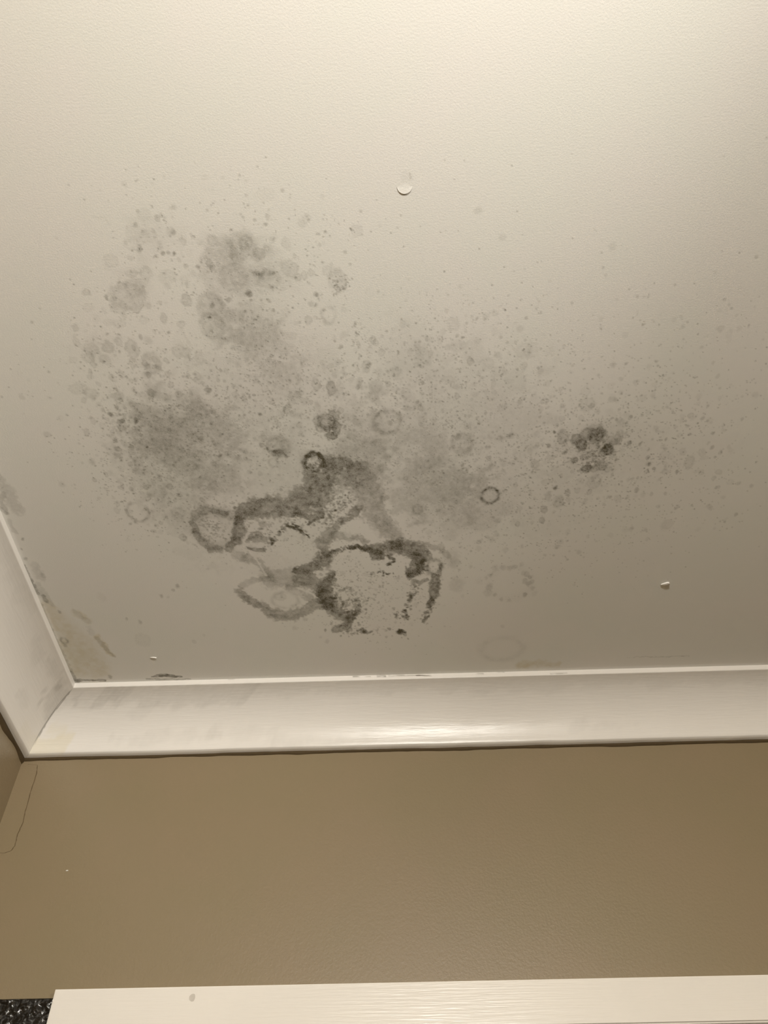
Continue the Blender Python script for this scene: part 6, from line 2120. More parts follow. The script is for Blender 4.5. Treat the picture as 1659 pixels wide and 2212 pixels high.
    ('dot', -49.8, 455.6, 0.7, 0.6, 0.42),
    ('dot', -53.4, 453.5, 1.3, 1.1, 0.3),
    ('dot', -63.9, 446.6, 1.3, 1.1, 0.24),
    ('dot', -50.8, 460.3, 1.0, 0.8, 0.22),
    ('dot', -53.3, 451.6, 0.8, 0.7, 0.3),
    ('dot', -57.5, 458.3, 1.4, 1.2, 0.23),
    ('dot', -53.6, 447.8, 1.5, 1.2, 0.3),
    ('dot', -65.6, 452.8, 1.8, 1.6, 0.33),
    ('dot', -61.2, 458.9, 1.8, 1.6, 0.31),
    ('dot', -52.1, 442.1, 1.7, 1.5, 0.37),
    ('dot', -54.6, 470.4, 0.7, 0.6, 0.42),
    ('dot', -56.4, 456.7, 1.5, 1.3, 0.4),
    ('dot', -55.1, 453.3, 0.7, 0.6, 0.28),
    ('dot', -72.0, 444.3, 1.7, 1.4, 0.34),
    ('dot', -68.4, 441.5, 1.6, 1.3, 0.22),
    ('dot', -67.6, 446.8, 1.9, 1.6, 0.41),
    ('dot', -69.8, 461.2, 1.3, 1.1, 0.25),
    ('dot', -63.2, 454.9, 0.9, 0.7, 0.31),
    ('dot', -59.3, 455.7, 0.7, 0.6, 0.25),
    ('dot', -64.1, 455.6, 0.9, 0.8, 0.37),
    ('dot', -64.7, 462.1, 1.3, 1.1, 0.3),
    ('dot', -60.4, 458.6, 0.8, 0.7, 0.22),
    ('dot', -66.6, 453.4, 1.1, 0.9, 0.33),
    ('dot', -59.8, 459.8, 0.8, 0.7, 0.31),
    ('dot', -62.4, 455.7, 1.2, 1.0, 0.23),
    ('dot', -52.7, 456.0, 1.4, 1.2, 0.34),
    ('dot', -66.6, 453.1, 1.0, 0.8, 0.31),
    ('dot', -65.3, 465.1, 1.8, 1.5, 0.33),
    ('dot', -49.5, 454.3, 1.5, 1.3, 0.42),
    ('dot', -57.1, 456.2, 1.9, 1.6, 0.27),
    ('dot', -57.9, 454.0, 0.8, 0.7, 0.34),
    ('dot', -56.7, 443.4, 1.2, 1.0, 0.29),
]

GX0, GX1, GY0, GY1, STEP = -573.5, 700.0, 300.0, 1184.2, 1.2
gx = np.arange(GX0, GX1, STEP); gy = np.append(np.arange(GY0, GY1-0.4, STEP), GY1)
GXX, GYY = np.meshgrid(gx, gy)
ny, nx = GXX.shape
WX = GXX+(fbm(GXX, GYY, 16, 11)-.5)*9+(fbm(GXX, GYY, 4.5, 21, 2)-.5)*4.5
WY = GYY+(fbm(GXX, GYY, 16, 31)-.5)*11+(fbm(GXX, GYY, 4.5, 41, 2)-.5)*5.5
SX = GXX+(fbm(GXX, GYY, 6, 51, 2)-.5)*4.0
SY = GYY+(fbm(GXX, GYY, 6, 61, 2)-.5)*4.8
MOTT = np.clip((fbm(GXX, GYY, 9, 71, 4)-.5)*2.2+.5, 0, 1)
FINE = np.clip((fbm(GXX, GYY, 3.4, 81, 2)-.5)*1.9+.5, 0, 1)
BLOT = np.clip((fbm(GXX, GYY, 26, 91, 4)-.5)*2.4+.5, 0, 1)
mould = np.zeros_like(GXX); dens = np.zeros_like(GXX); damp = np.zeros_like(GXX)
def win(x0, x1, y0, y1):
    a = int(np.clip((x0-GX0)/STEP, 0, nx)); b_ = int(np.clip((x1-GX0)/STEP+2, 0, nx))
    c_ = int(np.clip((y0-GY0)/STEP, 0, ny)); d_ = int(np.clip((y1-GY0)/STEP+2, 0, ny))
    return (slice(c_, d_), slice(a, b_))
def add(s, v): mould[s] = 1-(1-mould[s])*(1-np.clip(v, 0, 0.97))
def capsule(X, Y, P, asp):
    best = np.full(X.shape, 1e9)
    Y = Y*asp
    Q = [(x, y*asp, r) for x, y, r in P]
    if len(Q) == 1: Q = Q*2
    for (x0, y0, r0), (x1, y1, r1) in zip(Q[:-1], Q[1:]):
        dx, dy = x1-x0, y1-y0; L2 = dx*dx+dy*dy+1e-9
        tt = np.clip(((X-x0)*dx+(Y-y0)*dy)/L2, 0, 1)
        dd = np.hypot(X-x0-tt*dx, Y-y0-tt*dy)/(r0+(r1-r0)*tt)
        best = np.minimum(best, dd)
    return best
for M_ in MARKS:
    k = M_[0]
    if k in ('stroke', 'clear', 'damp'):
        P, asp, s = M_[1:]
        mr = max(p[2] for p in P)*2+12
        sl = win(min(p[0] for p in P)-mr, max(p[0] for p in P)+mr, min(p[1] for p in P)-mr/asp, max(p[1] for p in P)+mr/asp)
        small = max(p[2] for p in P) < 5
        X, Y = (SX, SY) if small else (WX, WY)
        dd = capsule(X[sl], Y[sl], P, asp)
        if k == 'stroke':
            cov = sstep(1.34, 0.72, dd+(FINE[sl]-.5)*0.42+(MOTT[sl]-.5)*0.40)
            add(sl, s*cov*(0.72+0.45*MOTT[sl]+0.3*(FINE[sl]-.5)))
        elif k == 'clear':
            cov = sstep(1.25, 0.7, dd+(FINE[sl]-.5)*0.9)
            mould[sl] *= 1-s*cov
        else:
            cov = sstep(1.3, 0.3, dd)
            damp[sl] = 1-(1-damp[sl])*(1-s*cov*(0.5+0.7*MOTT[sl]))
        continue
    if k == 'cell': continue
    x, y, rx, ry, s = M_[1:6]
    q = 3.2 if k in ('haze', 'dens') else 1.9
    ex = M_[6] if len(M_) > 6 else 0
    sl = win(x-q*rx-6-ex*2, x+q*rx+6+ex*2, y-q*ry-6-ex*3, y+q*ry+6+ex*3)
    if k in ('haze', 'dens'):
        d2 = ((GXX[sl]-x)/rx)**2+((GYY[sl]-y)/ry)**2
        g = np.exp(-d2*0.9)
        if k == 'haze':
            d3 = ((WX[sl]-x)/rx)**2+((WY[sl]-y)/ry)**2
            g2 = 0.42*np.exp(-d2*0.9)+0.52*sstep(1.3, 0.75, np.sqrt(d3)+(BLOT[sl]-.5)*1.0+(MOTT[sl]-.5)*.5)
            add(sl, s*g2*(0.72+0.56*(0.35*MOTT[sl]+0.65*FINE[sl])))
        else:
            dens[sl] += s*g
    else:
        dd = np.hypot((SX[sl]-x)/rx, (SY[sl]-y)/ry)
        if k == 'disc':
            cov = sstep(1.18, 0.86, dd+(FINE[sl]-.5)*0.35)*(0.82+0.42*np.exp(-((dd-.88)/.16)**2))
            add(sl, s*cov*(0.65+0.7*FINE[sl]))
        elif k == 'dot':
            cov = sstep(1.35, 0.6, dd+(FINE[sl]-.5)*0.5)
            add(sl, s*cov*(0.7+0.5*FINE[sl]))
        else:
            cov = np.exp(-(((dd-1)*rx)/ex)**2)
            add(sl, s*cov*(0.35+1.0*MOTT[sl]+0.3*FINE[sl]))
# fine scattered specks and small colonies, thrown by the density map
for M_ in MARKS:
    if M_[0] != 'cell': continue
    x, y, rx, ry, cnt = M_[1:]
    for q in rng.normal(0, 1, (int(cnt), 2)):
        cx_, cy_ = x+q[0]*rx, y+q[1]*ry
        r = 1.5+2.6*rng.random()**1.6; e2 = r*(1.1+.4*rng.random()); s = 0.06+0.13*rng.random()
        sl = win(cx_-2*r, cx_+2*r, cy_-2*e2, cy_+2*e2)
        dd = np.hypot((SX[sl]-cx_)/r, (SY[sl]-cy_)/e2)
        cov = sstep(1.25, 0.85, dd+(FINE[sl]-.5)*.4)*(0.75+0.6*np.exp(-((dd-.9)/.2)**2))
        add(sl, s*cov)
        if rng.random() < 0.35:
            a_, b_ = rng.normal(0, .45, 2); cx_ += a_*r; cy_ += b_*e2
            sl = win(cx_-4, cx_+4, cy_-4, cy_+4)
            add(sl, (0.2+0.3*rng.random())*sstep(1.3, .6, np.hypot((SX[sl]-cx_)/1.1, (SY[sl]-cy_)/1.3)))
dn = np.clip(dens, 0, 2.4)*(0.25+1.5*BLOT*MOTT*1.6)
rr = rng.random((230000, 2)); px = GX0+rr[:, 0]*(GX1-GX0); py = GY0+rr[:, 1]*(GY1-GY0)
ii = np.clip(((px-GX0)/STEP).astype(int), 0, nx-1); jj = np.clip(((py-GY0)/STEP).astype(int), 0, ny-1)
keep = rng.random(len(px)) < dn[jj, ii]*0.15
px, py = px[keep], py[keep]
for x, y, u1, u2, u3 in zip(px, py, rng.random(len(px)), rng.random(len(px)), rng.random(len(px))):
    if u1 < 0.84: r = 0.55+0.5*u2; s = 0.10+0.34*u3
    elif u1 < 0.965: r = 1.0+0.9*u2; s = 0.06+0.20*u3**1.5
    else: r = 2.0+2.2*u2; s = 0.05+0.11*u3
    e1 = r*1.25; e2 = r*(0.9+0.5*u1)
    sl = win(x-e1*2, x+e1*2, y-e2*2, y+e2*2)
    dd = np.hypot((SX[sl]-x)/e1, (SY[sl]-y)/e2) if r > 2 else np.hypot((GXX[sl]-x)/e1, (GYY[sl]-y)/e2)
    v = s*sstep(1.3, 0.55, dd)
    mould[sl] = 1-(1-mould[sl])*(1-v)

# ------------------------------------------------------------------ ceiling, its mould patches cut out of the same surface
def blur(a, n):
    for _ in range(3):
        for ax in (0, 1):
            cs = np.cumsum(np.pad(a, [(n+1, n) if i == ax else (0, 0) for i in (0, 1)], mode='edge'), axis=ax)
            a = (np.take(cs, range(2*n+1, cs.shape[ax]), axis=ax)-np.take(cs, range(0, cs.shape[ax]-2*n-1), axis=ax))/(2*n+1)
    return a
soft = blur(mould, 5)
cell = (soft[:-1, :-1]+soft[1:, 1:])/2
cx = (GXX[:-1, :-1]+GXX[1:, 1:])/2; cy = (GYY[:-1, :-1]+GYY[1:, 1:])/2
SEEDS = [   # x, y, reach, label
    (-178, 452, 180.00, 'pale grey mould patch of speckled blotches, farthest from the cornice'),
    (-363, 519, 144.00, 'scattered small round grey mould spots at the left'),
    (-303, 669, 144.00, 'broad grey mould film left of the damp rings'),
    (-112, 874, 153.00, 'darkest mould patch with brown black damp rings'),
    (79, 684, 198.00, 'faint wide speckled mould film right of the dark rings'),
    (276, 707, 108.00, 'small dark mould cluster far out to the right'),
    (-581, 1010, 99.00, 'narrow mould stain along the left cornice and corner'),
]
score = np.stack([((cx-a)/(r_))**2+((cy-b_)/(r_*1.1))**2 for a, b_, r_, _ in SEEDS])
who = np.argmin(score, axis=0)
mask = cell > 0.045
who = np.where(mask, who, -1)
Z = np.full(GXX.size, CEIL)
allV = np.stack([GXX.ravel()/1000, GYY.ravel()/1000, Z], 1)
idx = np.arange(ny*nx).reshape(ny, nx)
allF = np.stack([idx[:-1, :-1], idx[1:, :-1], idx[1:, 1:], idx[:-1, 1:]], -1).reshape(-1, 4)   # normals face down
whof = who.ravel()
def cut(sel):
    f_ = allF[sel]; used, inv = np.unique(f_, return_inverse=True)
    return allV[used], inv.reshape(f_.shape), {'mould': mould.ravel()[used], 'damp': damp.ravel()[used]}
V_, F_, A_ = cut(whof < 0)
x0, x1, y0, y1 = XL-0.1, XR+0.1, YF-0.1, D+0.1
gx0, gx1, gy0, gy1 = gx[0]/1000, gx[-1]/1000, gy[0]/1000, gy[-1]/1000
ex = [(x0, y0, CEIL), (x1, y0, CEIL), (x1, y1, CEIL), (x0, y1, CEIL), (gx0, gy0, CEIL), (gx1, gy0, CEIL), (gx1, gy1, CEIL), (gx0, gy1, CEIL),
      (x0, y0, CEIL+.1), (x1, y0, CEIL+.1), (x1, y1, CEIL+.1), (x0, y1, CEIL+.1)]
n0 = len(V_)
exf = [(0, 4, 5, 1), (1, 5, 6, 2), (2, 6, 7, 3), (3, 7, 4, 0), (8, 9, 10, 11), (0, 1, 9, 8), (1, 2, 10, 9), (2, 3, 11, 10), (3, 0, 8, 11)]
V_ = np.vstack([V_, ex]); F_ = np.vstack([F_, np.array(exf)+n0])
A_ = {k: np.append(v, np.zeros(len(ex))) for k, v in A_.items()}
ceiling = link('ceiling', grid_mesh('ceiling', V_, F_, A_, smooth=False), M_CEIL, kind='structure', label='white painted ceiling with grey mould patches above the cornice', cat='ceiling')
for i, sd in enumerate(SEEDS):
    sel = whof == i
    if sel.sum() < 50: continue
    V_, F_, A_ = cut(sel)
    link('mould_patch', grid_mesh('mould_patch', V_, F_, A_, smooth=False), M_CEIL, ceiling, label=sd[3])

# popped nail under the paint: a lifted half disc
def nail_pop(cx_, cy_, r):
    n, mrow = 28, 12; V = []; Fc = []
    for j in range(mrow+1):
        for i in range(n+1):
            a = math.pi*(0.02+0.96*i/n); k = j/mrow
            top = -0.10*r+0.16*r*math.sin(3*a)
            xx = r*math.cos(a)*(1-0.04*k); yb = r*0.95*math.sin(a)
            yy = top+(yb-top)*k
            h = 0.0007*(k**1.3)*math.sin(a)**0.7
            V.append((cx_+xx, cy_+yy, CEIL-0.0002-h))
    o_ = len(V)
    for i in range(n+1):
        x_, y_, z_ = V[mrow*(n+1)+i]; V.append((x_*0.96+cx_*0.04, y_-0.0004, CEIL+0.0005))
    for j in range(mrow):
        for i in range(n):
            a = j*(n+1)+i; Fc.append((a, a+1, a+n+2, a+n+1))
    for i in range(n):
        a = mrow*(n+1)+i; Fc.append((a, a+1, o_+i+1, o_+i))
    return grid_mesh('nail_pop', np.array(V), np.array(Fc), {'mould': np.zeros(len(V)), 'damp': np.zeros(len(V))}, smooth=False)
link('nail_pop', nail_pop(0.0181, 0.3400, 0.0086), M_CEIL, ceiling, label='raised crescent of paint over a popped nail')

# ------------------------------------------------------------------ walls, floor
SZ0, SX1 = 1.02, 0.62       # window opening foot, casing right edge
CASE = 0.0584
ox0, ox1, oz1 = WX0+CASE-0.006, SX1-CASE+0.006, WZ1-CASE+0.006
T = 0.1
wall_back = boxes('wall_back', [(XL-T, D, 0, ox0, D+T, CEIL), (ox1, D, 0, XR+T, D+T, CEIL), (ox0, D, oz1, ox1, D+T, CEIL), (ox0, D, 0, ox1, D+T, SZ0)], M_WALL, kind='structure', label='beige painted wall under the long cornice', cat='wall')
wall_left = boxes('wall_left', [(XL-T, YF, 0, XL, D, CEIL)], M_WALL, kind='structure', label='beige painted wall under the short left cornice', cat='wall')
boxes('wall_right', [(XR, YF, 0, XR+T, D, CEIL)], M_WALL, kind='structure', label='beige painted side wall', cat='wall')
boxes('wall_front', [(XL-T, YF-T, 0, XR+T, YF, CEIL)], M_WALL, kind='structure', label='beige painted wall behind the viewer', cat='wall')
boxes('floor', [(XL-T, YF-T, -0.1, XR+T, D+T, 0)], M_FLOOR, kind='structure', label='tiled floor', cat='floor')

# taped joint patch in the corner of the back wall
def slab_outline(name, pts, y, th, mat, parent, **kw):
    bm = bmesh.new()
    vs = [bm.verts.new((x, y, z)) for x, z in pts]; f_ = bm.faces.new(vs)
    r = bmesh.ops.extrude_face_region(bm, geom=[f_])
    for g in r['geom']:
        if isinstance(g, bmesh.types.BMVert): g.co.y -= th
    bmesh.ops.recalc_face_normals(bm, faces=bm.faces)
    me = bpy.data.meshes.new(name); bm.to_mesh(me); bm.free()
    return link(name, me, mat, parent, **kw)
TAPE = [(-0.6638, 2.3057), (-0.6527, 2.2971), (-0.6353, 2.2957), (-0.6317, 2.2784), (-0.6312, 2.2433), (-0.6292, 2.2093), (-0.6268, 2.1895), (-0.629, 2.1678), (-0.6272, 2.1481), (-0.6306, 2.1404), (-0.6398, 2.1368), (-0.663, 2.1397), (-0.6638, 2.1713)]
slab_outline('joint_tape', TAPE, D+0.0005, 0.0012, M_WALL, wall_back, label='painted over joint tape strip in the corner')

def crack(name, pts, wd, mat, parent, label):
    q = random.Random(3); V = []; Fc = []
    fine = []
    for (xa, za), (xb, zb) in zip(pts[:-1], pts[1:]):
        for k in range(6): fine.append((xa+(xb-xa)*k/6, za+(zb-za)*k/6))
    fine.append(pts[-1])
    for i, (x, z) in enumerate(fine):
        ww = wd*(0.45+0.9*q.random())*(0.35 if i in (0, len(fine)-1) else 1); x += q.uniform(-.0003, .0003)
        V += [(x-ww/2, D-0.0008, z), (x, D-0.0011, z), (x+ww/2, D-0.0002, z+ww*.4)]
    for i in range(len(fine)-1):
        for j in (0, 1): Fc.append((i*3+j, i*3+j+1, i*3+j+4, i*3+j+3))
    return link(name, grid_mesh(name, np.array(V), np.array(Fc)), mat, parent, label=label)
M_CRACK = plain('paint_crack', (0.135, 0.095, 0.05), 0.8, 0.2)
crack('paint_crack', TAPE[2:11], 0.0011, M_CRACK, wall_back, 'thin dark crack along the edge of the joint tape')
crack('paint_crack', TAPE[1:3], 0.0007, M_CRACK, wall_back, 'short crack along the top of the joint tape')

# ------------------------------------------------------------------ cornice
def profile(nseg=26):
    P = [(CW, LIP*k) for k in (0, .12, .24, .36, .5, .64, .78, .9)]+[(CW-0.0003, LIP-0.0003), (CW-0.0016, LIP)]
    a = CW-0.0016; 
    for i in range(1, nseg+1):
        th = math.pi/2*i/nseg; k = i/nseg
        qd, qh = a-(a-NIB)*math.sin(th), CW-0.0012-(CW-0.0012-LIP)*math.cos(th)
        ld, lh = a-(a-NIB)*k, LIP+(CW-0.0012-LIP)*k
        P.append((ld+(qd-ld)*0.72, lh+(qh-lh)*0.72))
    P += [(NIB-0.0008, CW+0.0002), (NIB*0.5, CW+0.0010), (0.0, CW+0.0018)]
    return P
PROF = profile(); NP = len(PROF)
COVE0, COVE1 = 10, NP-3
def cornice(name, place, length, mat, marks, seed, **kw):
    s = np.concatenate([np.arange(0, 0.16, 0.0012), np.arange(0.16, min(length, 1.4), 0.002), [length]])
    n = len(s); V = np.zeros((n, NP, 3)); mo_ = np.zeros((n, NP)); da = np.zeros((n, NP))
    d_ = np.array([p[0] for p in PROF]); h_ = np.array([p[1] for p in PROF])
    tt = np.where(np.arange(NP) < COVE0, (np.arange(NP)-COVE0)*0.05, (np.arange(NP)-COVE0)/(COVE1-COVE0))   # lip -0.5..0, cove 0..1
    S, Dd = np.meshgrid(s, d_, indexing='ij'); _, Hh_ = np.meshgrid(s, h_, indexing='ij'); _, TT = np.meshgrid(s, tt, indexing='ij')
    wob = (fbm(s*1000, s*0, 60, seed, 3)-.5)*0.0016
    Hw = Hh_+wob[:, None]*(Hh_/CW)
    V = place(S+np.minimum(Dd, CW+1), Dd, Hw)
    X, Y = S*1000, TT*90
    e = (fbm(X, Y, 22, seed+3, 3)-.5)
    for k, s0, s1, t0, t1, a in marks:
        ww = np.clip(min(s1-s0, 12)/2, 0.5, 6)
        cov = sstep(-ww/2, ww/2, np.minimum(X-s0, s1-X)+e*14)*sstep(-0.05, 0.05, np.minimum(TT-t0, t1-TT)+e*0.30)
        if k == 'mould': mo_ = 1-(1-mo_)*(1-a*cov*(0.6+0.8*(fbm(X, Y, 5, seed+9, 2))))
        elif k == 'lip':
            nz = fbm(X*0.35, TT*70, 4, seed+5, 2)
            mo_ = 1-(1-mo_)*(1-a*(X > s0)*(X < s1)*sstep(t0-.06, t0+.02, TT)*sstep(t1+.06, t1-.02, TT)*sstep(.3, .62, nz))
        elif k == 'fleck':
            sp = (fbm(X*0.35, TT*60, 1.3, seed+5, 2) > 0.58); mo_ = 1-(1-mo_)*(1-a*sp*(X > s0)*(X < s1)*(TT > t0)*(TT < t1))
        elif k == 'line': mo_ = 1-(1-mo_)*(1-a*(np.abs(X-1.0+e*1.2) < 1.3)*sstep(t0-.05, t0+.02, TT)*sstep(t1+.2, t1-.05, TT))
        else: da = 1-(1-da)*(1-a*cov)
    id_ = np.arange(n*NP).reshape(n, NP)
    Fc = np.stack([id_[:-1, :-1], id_[:-1, 1:], id_[1:, 1:], id_[1:, :-1]], -1).reshape(-1, 4)
    me = grid_mesh(name, V.reshape(-1, 3), Fc, {'mould': mo_.ravel(), 'damp': da.ravel()})
    bm = bmesh.new(); bm.from_mesh(me)
    bm.normal_update()
    bm.to_mesh(me); bm.free()
    return link(name, me, mat, **kw)
def place_back(s, d, h): return np.stack([XL+s, D-d, CEIL-h], -1)
def place_left(s, d, h): return np.stack([XL+d, D-s, CEIL-h], -1)
MB = [('line', 0, 0, 0.02, 0.70, 0.55),
      ('mould', -5, 110, -0.1, 0.34, 0.09), ('mould', 60, 330, -0.1, 0.30, 0.10), ('mould', 320, 1500, -0.1, 0.20, 0.06),
      ('mould', 130, 330, 0.72, 0.84, 0.06), ('mould', 300, 420, 0.66, 0.86, 0.05), ('mould', 420, 600, 0.80, 0.93, 0.06), ('mould', 640, 780, 0.74, 0.90, 0.05), ('mould', 900, 1050, 0.72, 0.80, 0.05),
      ('mould', 130, 175, 0.30, 0.55, 0.05), ('mould', 26, 34, 0.22, 0.30, 0.2), ('mould', 12, 26, 0.10, 0.18, 0.14), ('mould', 50, 58, 0.42, 0.48, 0.12),
      ('damp', -5, 62, 0.70, 1.02, 0.42), ('damp', 8, 44, 0.52, 0.75, 0.22),
      ('lip', 488, 520, -0.46, -0.38, 0.55), ('lip', 530, 545, -0.44, -0.32, 0.75), ('lip', 550, 606, -0.44, -0.37, 0.55), ('lip', 597, 626, -0.42, -0.32, 0.75), ('lip', 700, 716, -0.42, -0.34, 0.4), ('lip', 735, 752, -0.52, -0.45, 0.6), ('lip', 830, 860, -0.26, -0.2, 0.4), ('lip', 270, 290, -0.5, -0.44, 0.25)]
ML = [('line', 0, 0, 0.02, 0.70, 0.45), ('mould', -5, 46, 0.02, 0.40, 0.15), ('mould', 46, 110, 0.02, 0.22, 0.10), ('mould', 28, 40, 0.12, 0.22, 0.22), ('mould', 50, 60, 0.30, 0.36, 0.2), ('mould', 46, 52, 0.42, 0.5, 0.16),
      ('mould', 100, 170, 0.10, 0.30, 0.07), ('mould', 200, 420, -0.1, 0.16, 0.05), ('mould', 70, 120, 0.62, 0.70, 0.06), ('damp', -5, 60, 0.75, 1.0, 0.12)]
cb = cornice('trim_1', place_back, XR-XL-CW, M_CORN, MB, 301, kind='structure', label='white cove cornice along the back wall', cat='cornice')
cl = cornice('trim_2', place_left, D-YF-CW, M_CORN_L, ML, 401, kind='structure', label='white cove cornice along the left wall', cat='cornice')
# flip the side run so both faces look into the room
cl.data.flip_normals()

# dark brown bead along the lower edge of both runs
def bead(name, along, length, hmin, hvar, seed, parent, label):
    n = int(length/0.004); V = []; Fc = []
    for i in range(n+1):
        s_ = length*i/n
        h = hmin+hvar*float(fbm(np.array([s_*1000.]), np.array([0.]), 45, seed, 3)[0])**1.5
        for (dd_, hh) in ((0.0, 0.0), (0.0036, 0.0004), (0.0030, 0.0022+h*0.6), (0.0, 0.0022+h)):
            V.append(along(s_, dd_, CW-0.0003+hh))
    for i in range(n):
        for j in range(3):
            a = i*4+j; Fc.append((a, a+1, a+5, a+4))
    return link(name, grid_mesh(name, np.array(V), np.array(Fc)), M_BEAD, parent, label=label)
bead('brown_bead', lambda s_, d_, h_: (XL+s_, D-d_, CEIL-h_), XR-XL, 0.0022, 0.0035, 501, wall_back, 'thin brown line below the cornice')
bead('brown_bead', lambda s_, d_, h_: (XL+d_, D-s_, CEIL-h_), D-YF, 0.0035, 0.012, 601, wall_left, 'ragged brown line below the left cornice')

# ------------------------------------------------------------------ window: casing, jamb, sash and dark obscure pane
win1 = bpy.data.objects.new('window_1', None); win1.location = (WX0, D, SZ0); C.objects.link(win1)
win1['kind'] = 'structure'; win1['label'] = 'white painted window casing at the bottom of the photo'; win1['category'] = 'window'
bpy.context.view_layer.update()
def wpart(o):
    o.parent = win1; o.matrix_parent_inverse = Matrix.Translation((-WX0, -D, -SZ0)); return o
def casing(name, quad, mat=M_CASE, label=None):
    """quad: outline in x,z of one mitred board, 18 mm thick with an eased face edge"""
    bm = bmesh.new()
    th = 0.018; e_ = 0.0022
    cxm = sum(p[0] for p in quad)/4; czm = sum(p[1] for p in quad)/4
    back = [bm.verts.new((x, D+0.0004, z)) for x, z in quad]
    f0 = bm.faces.new(back)
    r = bmesh.ops.extrude_face_region(bm, geom=[f0])
    for g in r['geom']:
        if isinstance(g, bmesh.types.BMVert): g.co.y = D-th
    bmesh.ops.recalc_face_normals(bm, faces=bm.faces)
    fe = [ed for ed in bm.edges if all(abs(v_.co.y-(D-th)) < 1e-6 for v_ in ed.verts)]
    long_ = sorted(fe, key=lambda ed: -ed.calc_length())[:2]
    bmesh.ops.bevel(bm, geom=long_, offset=e_, segments=3, affect='EDGES')
    me = bpy.data.meshes.new(name); bm.to_mesh(me); bm.free()
    return wpart(link(name, me, mat, label=label))
a0, a1, zt, zi = WX0, SX1, WZ1, WZ1-CASE
hd = casing('head_casing', [(a0, zt), (a1, zt), (a1-CASE, zi), (a0+CASE, zi)], label='top board of the white window casing')
casing('side_casing', [(a0, zt), (a0+CASE, zi), (a0+CASE, SZ0), (a0, SZ0)], label='left upright board of the white window casing')
casing('side_casing', [(a1, zt), (a1, SZ0), (a1-CASE, SZ0), (a1-CASE, zi)])
wpart(boxes('jamb', [(ox0, D, SZ0, ox0+0.012, D+T, oz1), (ox1-0.012, D, SZ0, ox1, D+T, oz1), (ox0+.012, D, oz1-0.012, ox1-.012, D+T, oz1)], M_CASE))
wpart(boxes('sash', [(ox0+.012, D+.045, SZ0, ox0+.055, D+.08, oz1-.012), (ox1-.055, D+.045, SZ0, ox1-.012, D+.08, oz1-.012), (ox0+.055, D+.045, oz1-.055, ox1-.055, D+.08, oz1-.012), (ox0+.055, D+.045, SZ0, ox1-.055, D+.08, SZ0+.05)], M_CASE))
wpart(boxes('pane', [(ox0+.055, D+.058, SZ0+.05, ox1-.055, D+.064, oz1-.055)], M_GLASS))
wpart(boxes('window_sill', [(WX0-.02, D-.05, SZ0-.03, SX1+.02, D+T, SZ0)], M_CASE, bevel=0.004))
# filled nail hole on the head board
def dimple(name, x, z, r, mat, lab):
    bm = bmesh.new(); bmesh.ops.create_circle(bm, cap_ends=True, radius=r, segments=20)
    for v_ in bm.verts: v_.co = Vector((x+v_.co.x*(1+.15*math.sin(5*v_.co.x/r)), D-0.0183+0.0001*math.cos(v_.co.x/r), z+v_.co.y*1.2))
    me = bpy.data.meshes.new(name); bm.to_mesh(me); bm.free()
    return wpart(link(name, me, mat, label=lab))
M_FILL = plain('grey_filler', (0.62, 0.57, 0.51), 0.55)
dimple('nail_filler', -0.3002, EYE+0.4506, 0.0042, M_FILL, 'small grey filled nail hole')

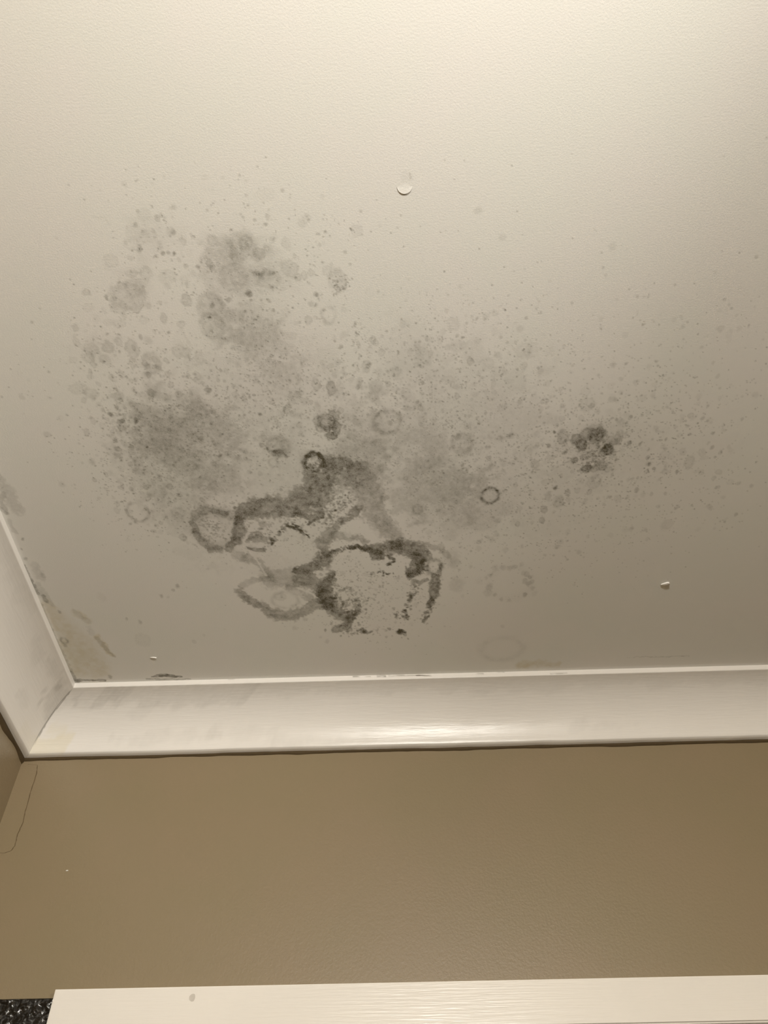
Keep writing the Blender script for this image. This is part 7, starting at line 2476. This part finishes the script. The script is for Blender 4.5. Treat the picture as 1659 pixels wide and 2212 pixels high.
# ------------------------------------------------------------------ dark tile beside the window
def tile(x0, x1, z0, z1):
    st = 0.0011
    xs = np.append(np.arange(x0, x1-st/2, st), x1); zs = np.append(np.arange(z0, z1-st/2, st), z1)
    Xg, Zg = np.meshgrid(xs, zs); n1, n0 = Xg.shape
    h = (fbm(Xg*1000, Zg*1000, 7.0, 701, 4)-.5)*0.0062
    edge = np.minimum.reduce([Xg-x0, x1-Xg, Zg-z0, z1-Zg])
    Yg = D-0.0065-h*sstep(0, 0.003, edge)
    Yg[edge < 1e-6] = D-0.0055
    V = np.stack([Xg, Yg, Zg], -1).reshape(-1, 3)
    id_ = np.arange(n1*n0).reshape(n1, n0)
    Fc = np.stack([id_[:-1, :-1], id_[:-1, 1:], id_[1:, 1:], id_[1:, :-1]], -1).reshape(-1, 4)
    rim = np.concatenate([id_[0, :-1], id_[:-1, -1], id_[-1, :0:-1], id_[:0:-1, 0]])
    k = len(V); bk = V[rim].copy(); bk[:, 1] = D-0.0001; V = np.vstack([V, bk])
    nb = len(rim); jj_ = np.arange(nb); nx_ = (jj_+1) % nb
    Fc = np.vstack([Fc, np.stack([rim[jj_], k+jj_, k+nx_, rim[nx_]], 1)])
    return grid_mesh('wall_tile', V, Fc)
link('wall_tile', tile(XL+0.001, WX0-0.001, EYE+0.27, EYE+0.4581), M_TILE,
     label='dark glossy rough tile on the wall left of the white window casing', cat='tile')

# ------------------------------------------------------------------ loose paint flakes
def flake(name, x, y, z, sx, sy, th, rz, tilt, seed, label, normal='down'):
    r_ = random.Random(seed); n = 12; V = []; Fc = []
    for k in (0, 1):
        for i in range(n):
            a = 2*math.pi*i/n; q = 1+0.25*(r_.random()-.5) if k == 0 else None
            if k == 0: V.append([sx*math.cos(a)*q, sy*math.sin(a)*q, 0.0])
            else: V.append([V[i][0]*0.92, V[i][1]*0.92, -th*(1+0.4*math.cos(a))])
    V.append([0, 0, 0.0]); V.append([0, 0, -th*1.3])
    bm = bmesh.new(); vs = [bm.verts.new(v_) for v_ in V]
    for i in range(n):
        j = (i+1) % n
        bm.faces.new((vs[i], vs[j], vs[n+j], vs[n+i])); bm.faces.new((vs[2*n], vs[j], vs[i])); bm.faces.new((vs[2*n+1], vs[n+i], vs[n+j]))
    bmesh.ops.recalc_face_normals(bm, faces=bm.faces)
    me = bpy.data.meshes.new(name); bm.to_mesh(me); bm.free()
    o = link(name, me, M_FLAKE, label=label, cat='paint flake', group='loose paint flakes')
    o.location = (x, y, z); o.rotation_euler = (tilt, 0, rz)
    if normal == 'wall': o.rotation_euler = (-math.pi/2, 0, rz)
    return o
flake('paint_flake', 0.4172, 0.9749, CEIL-0.0004, 0.0072, 0.0032, 0.0022, -0.35, 0.12, 1, 'white paint flake hanging from the ceiling right of the mould rings')
flake('paint_flake', -0.4225, 1.1206, CEIL-0.0002, 0.0052, 0.0014, 0.0012, 0.05, 0.08, 2, 'thin white paint flake on the ceiling near the left corner')
flake('paint_flake', -0.5313, D-0.0001, EYE+0.6436, 0.0022, 0.0009, 0.0010, 0.0, 0.0, 3, 'tiny white paint flake stuck on the beige wall', normal='wall')
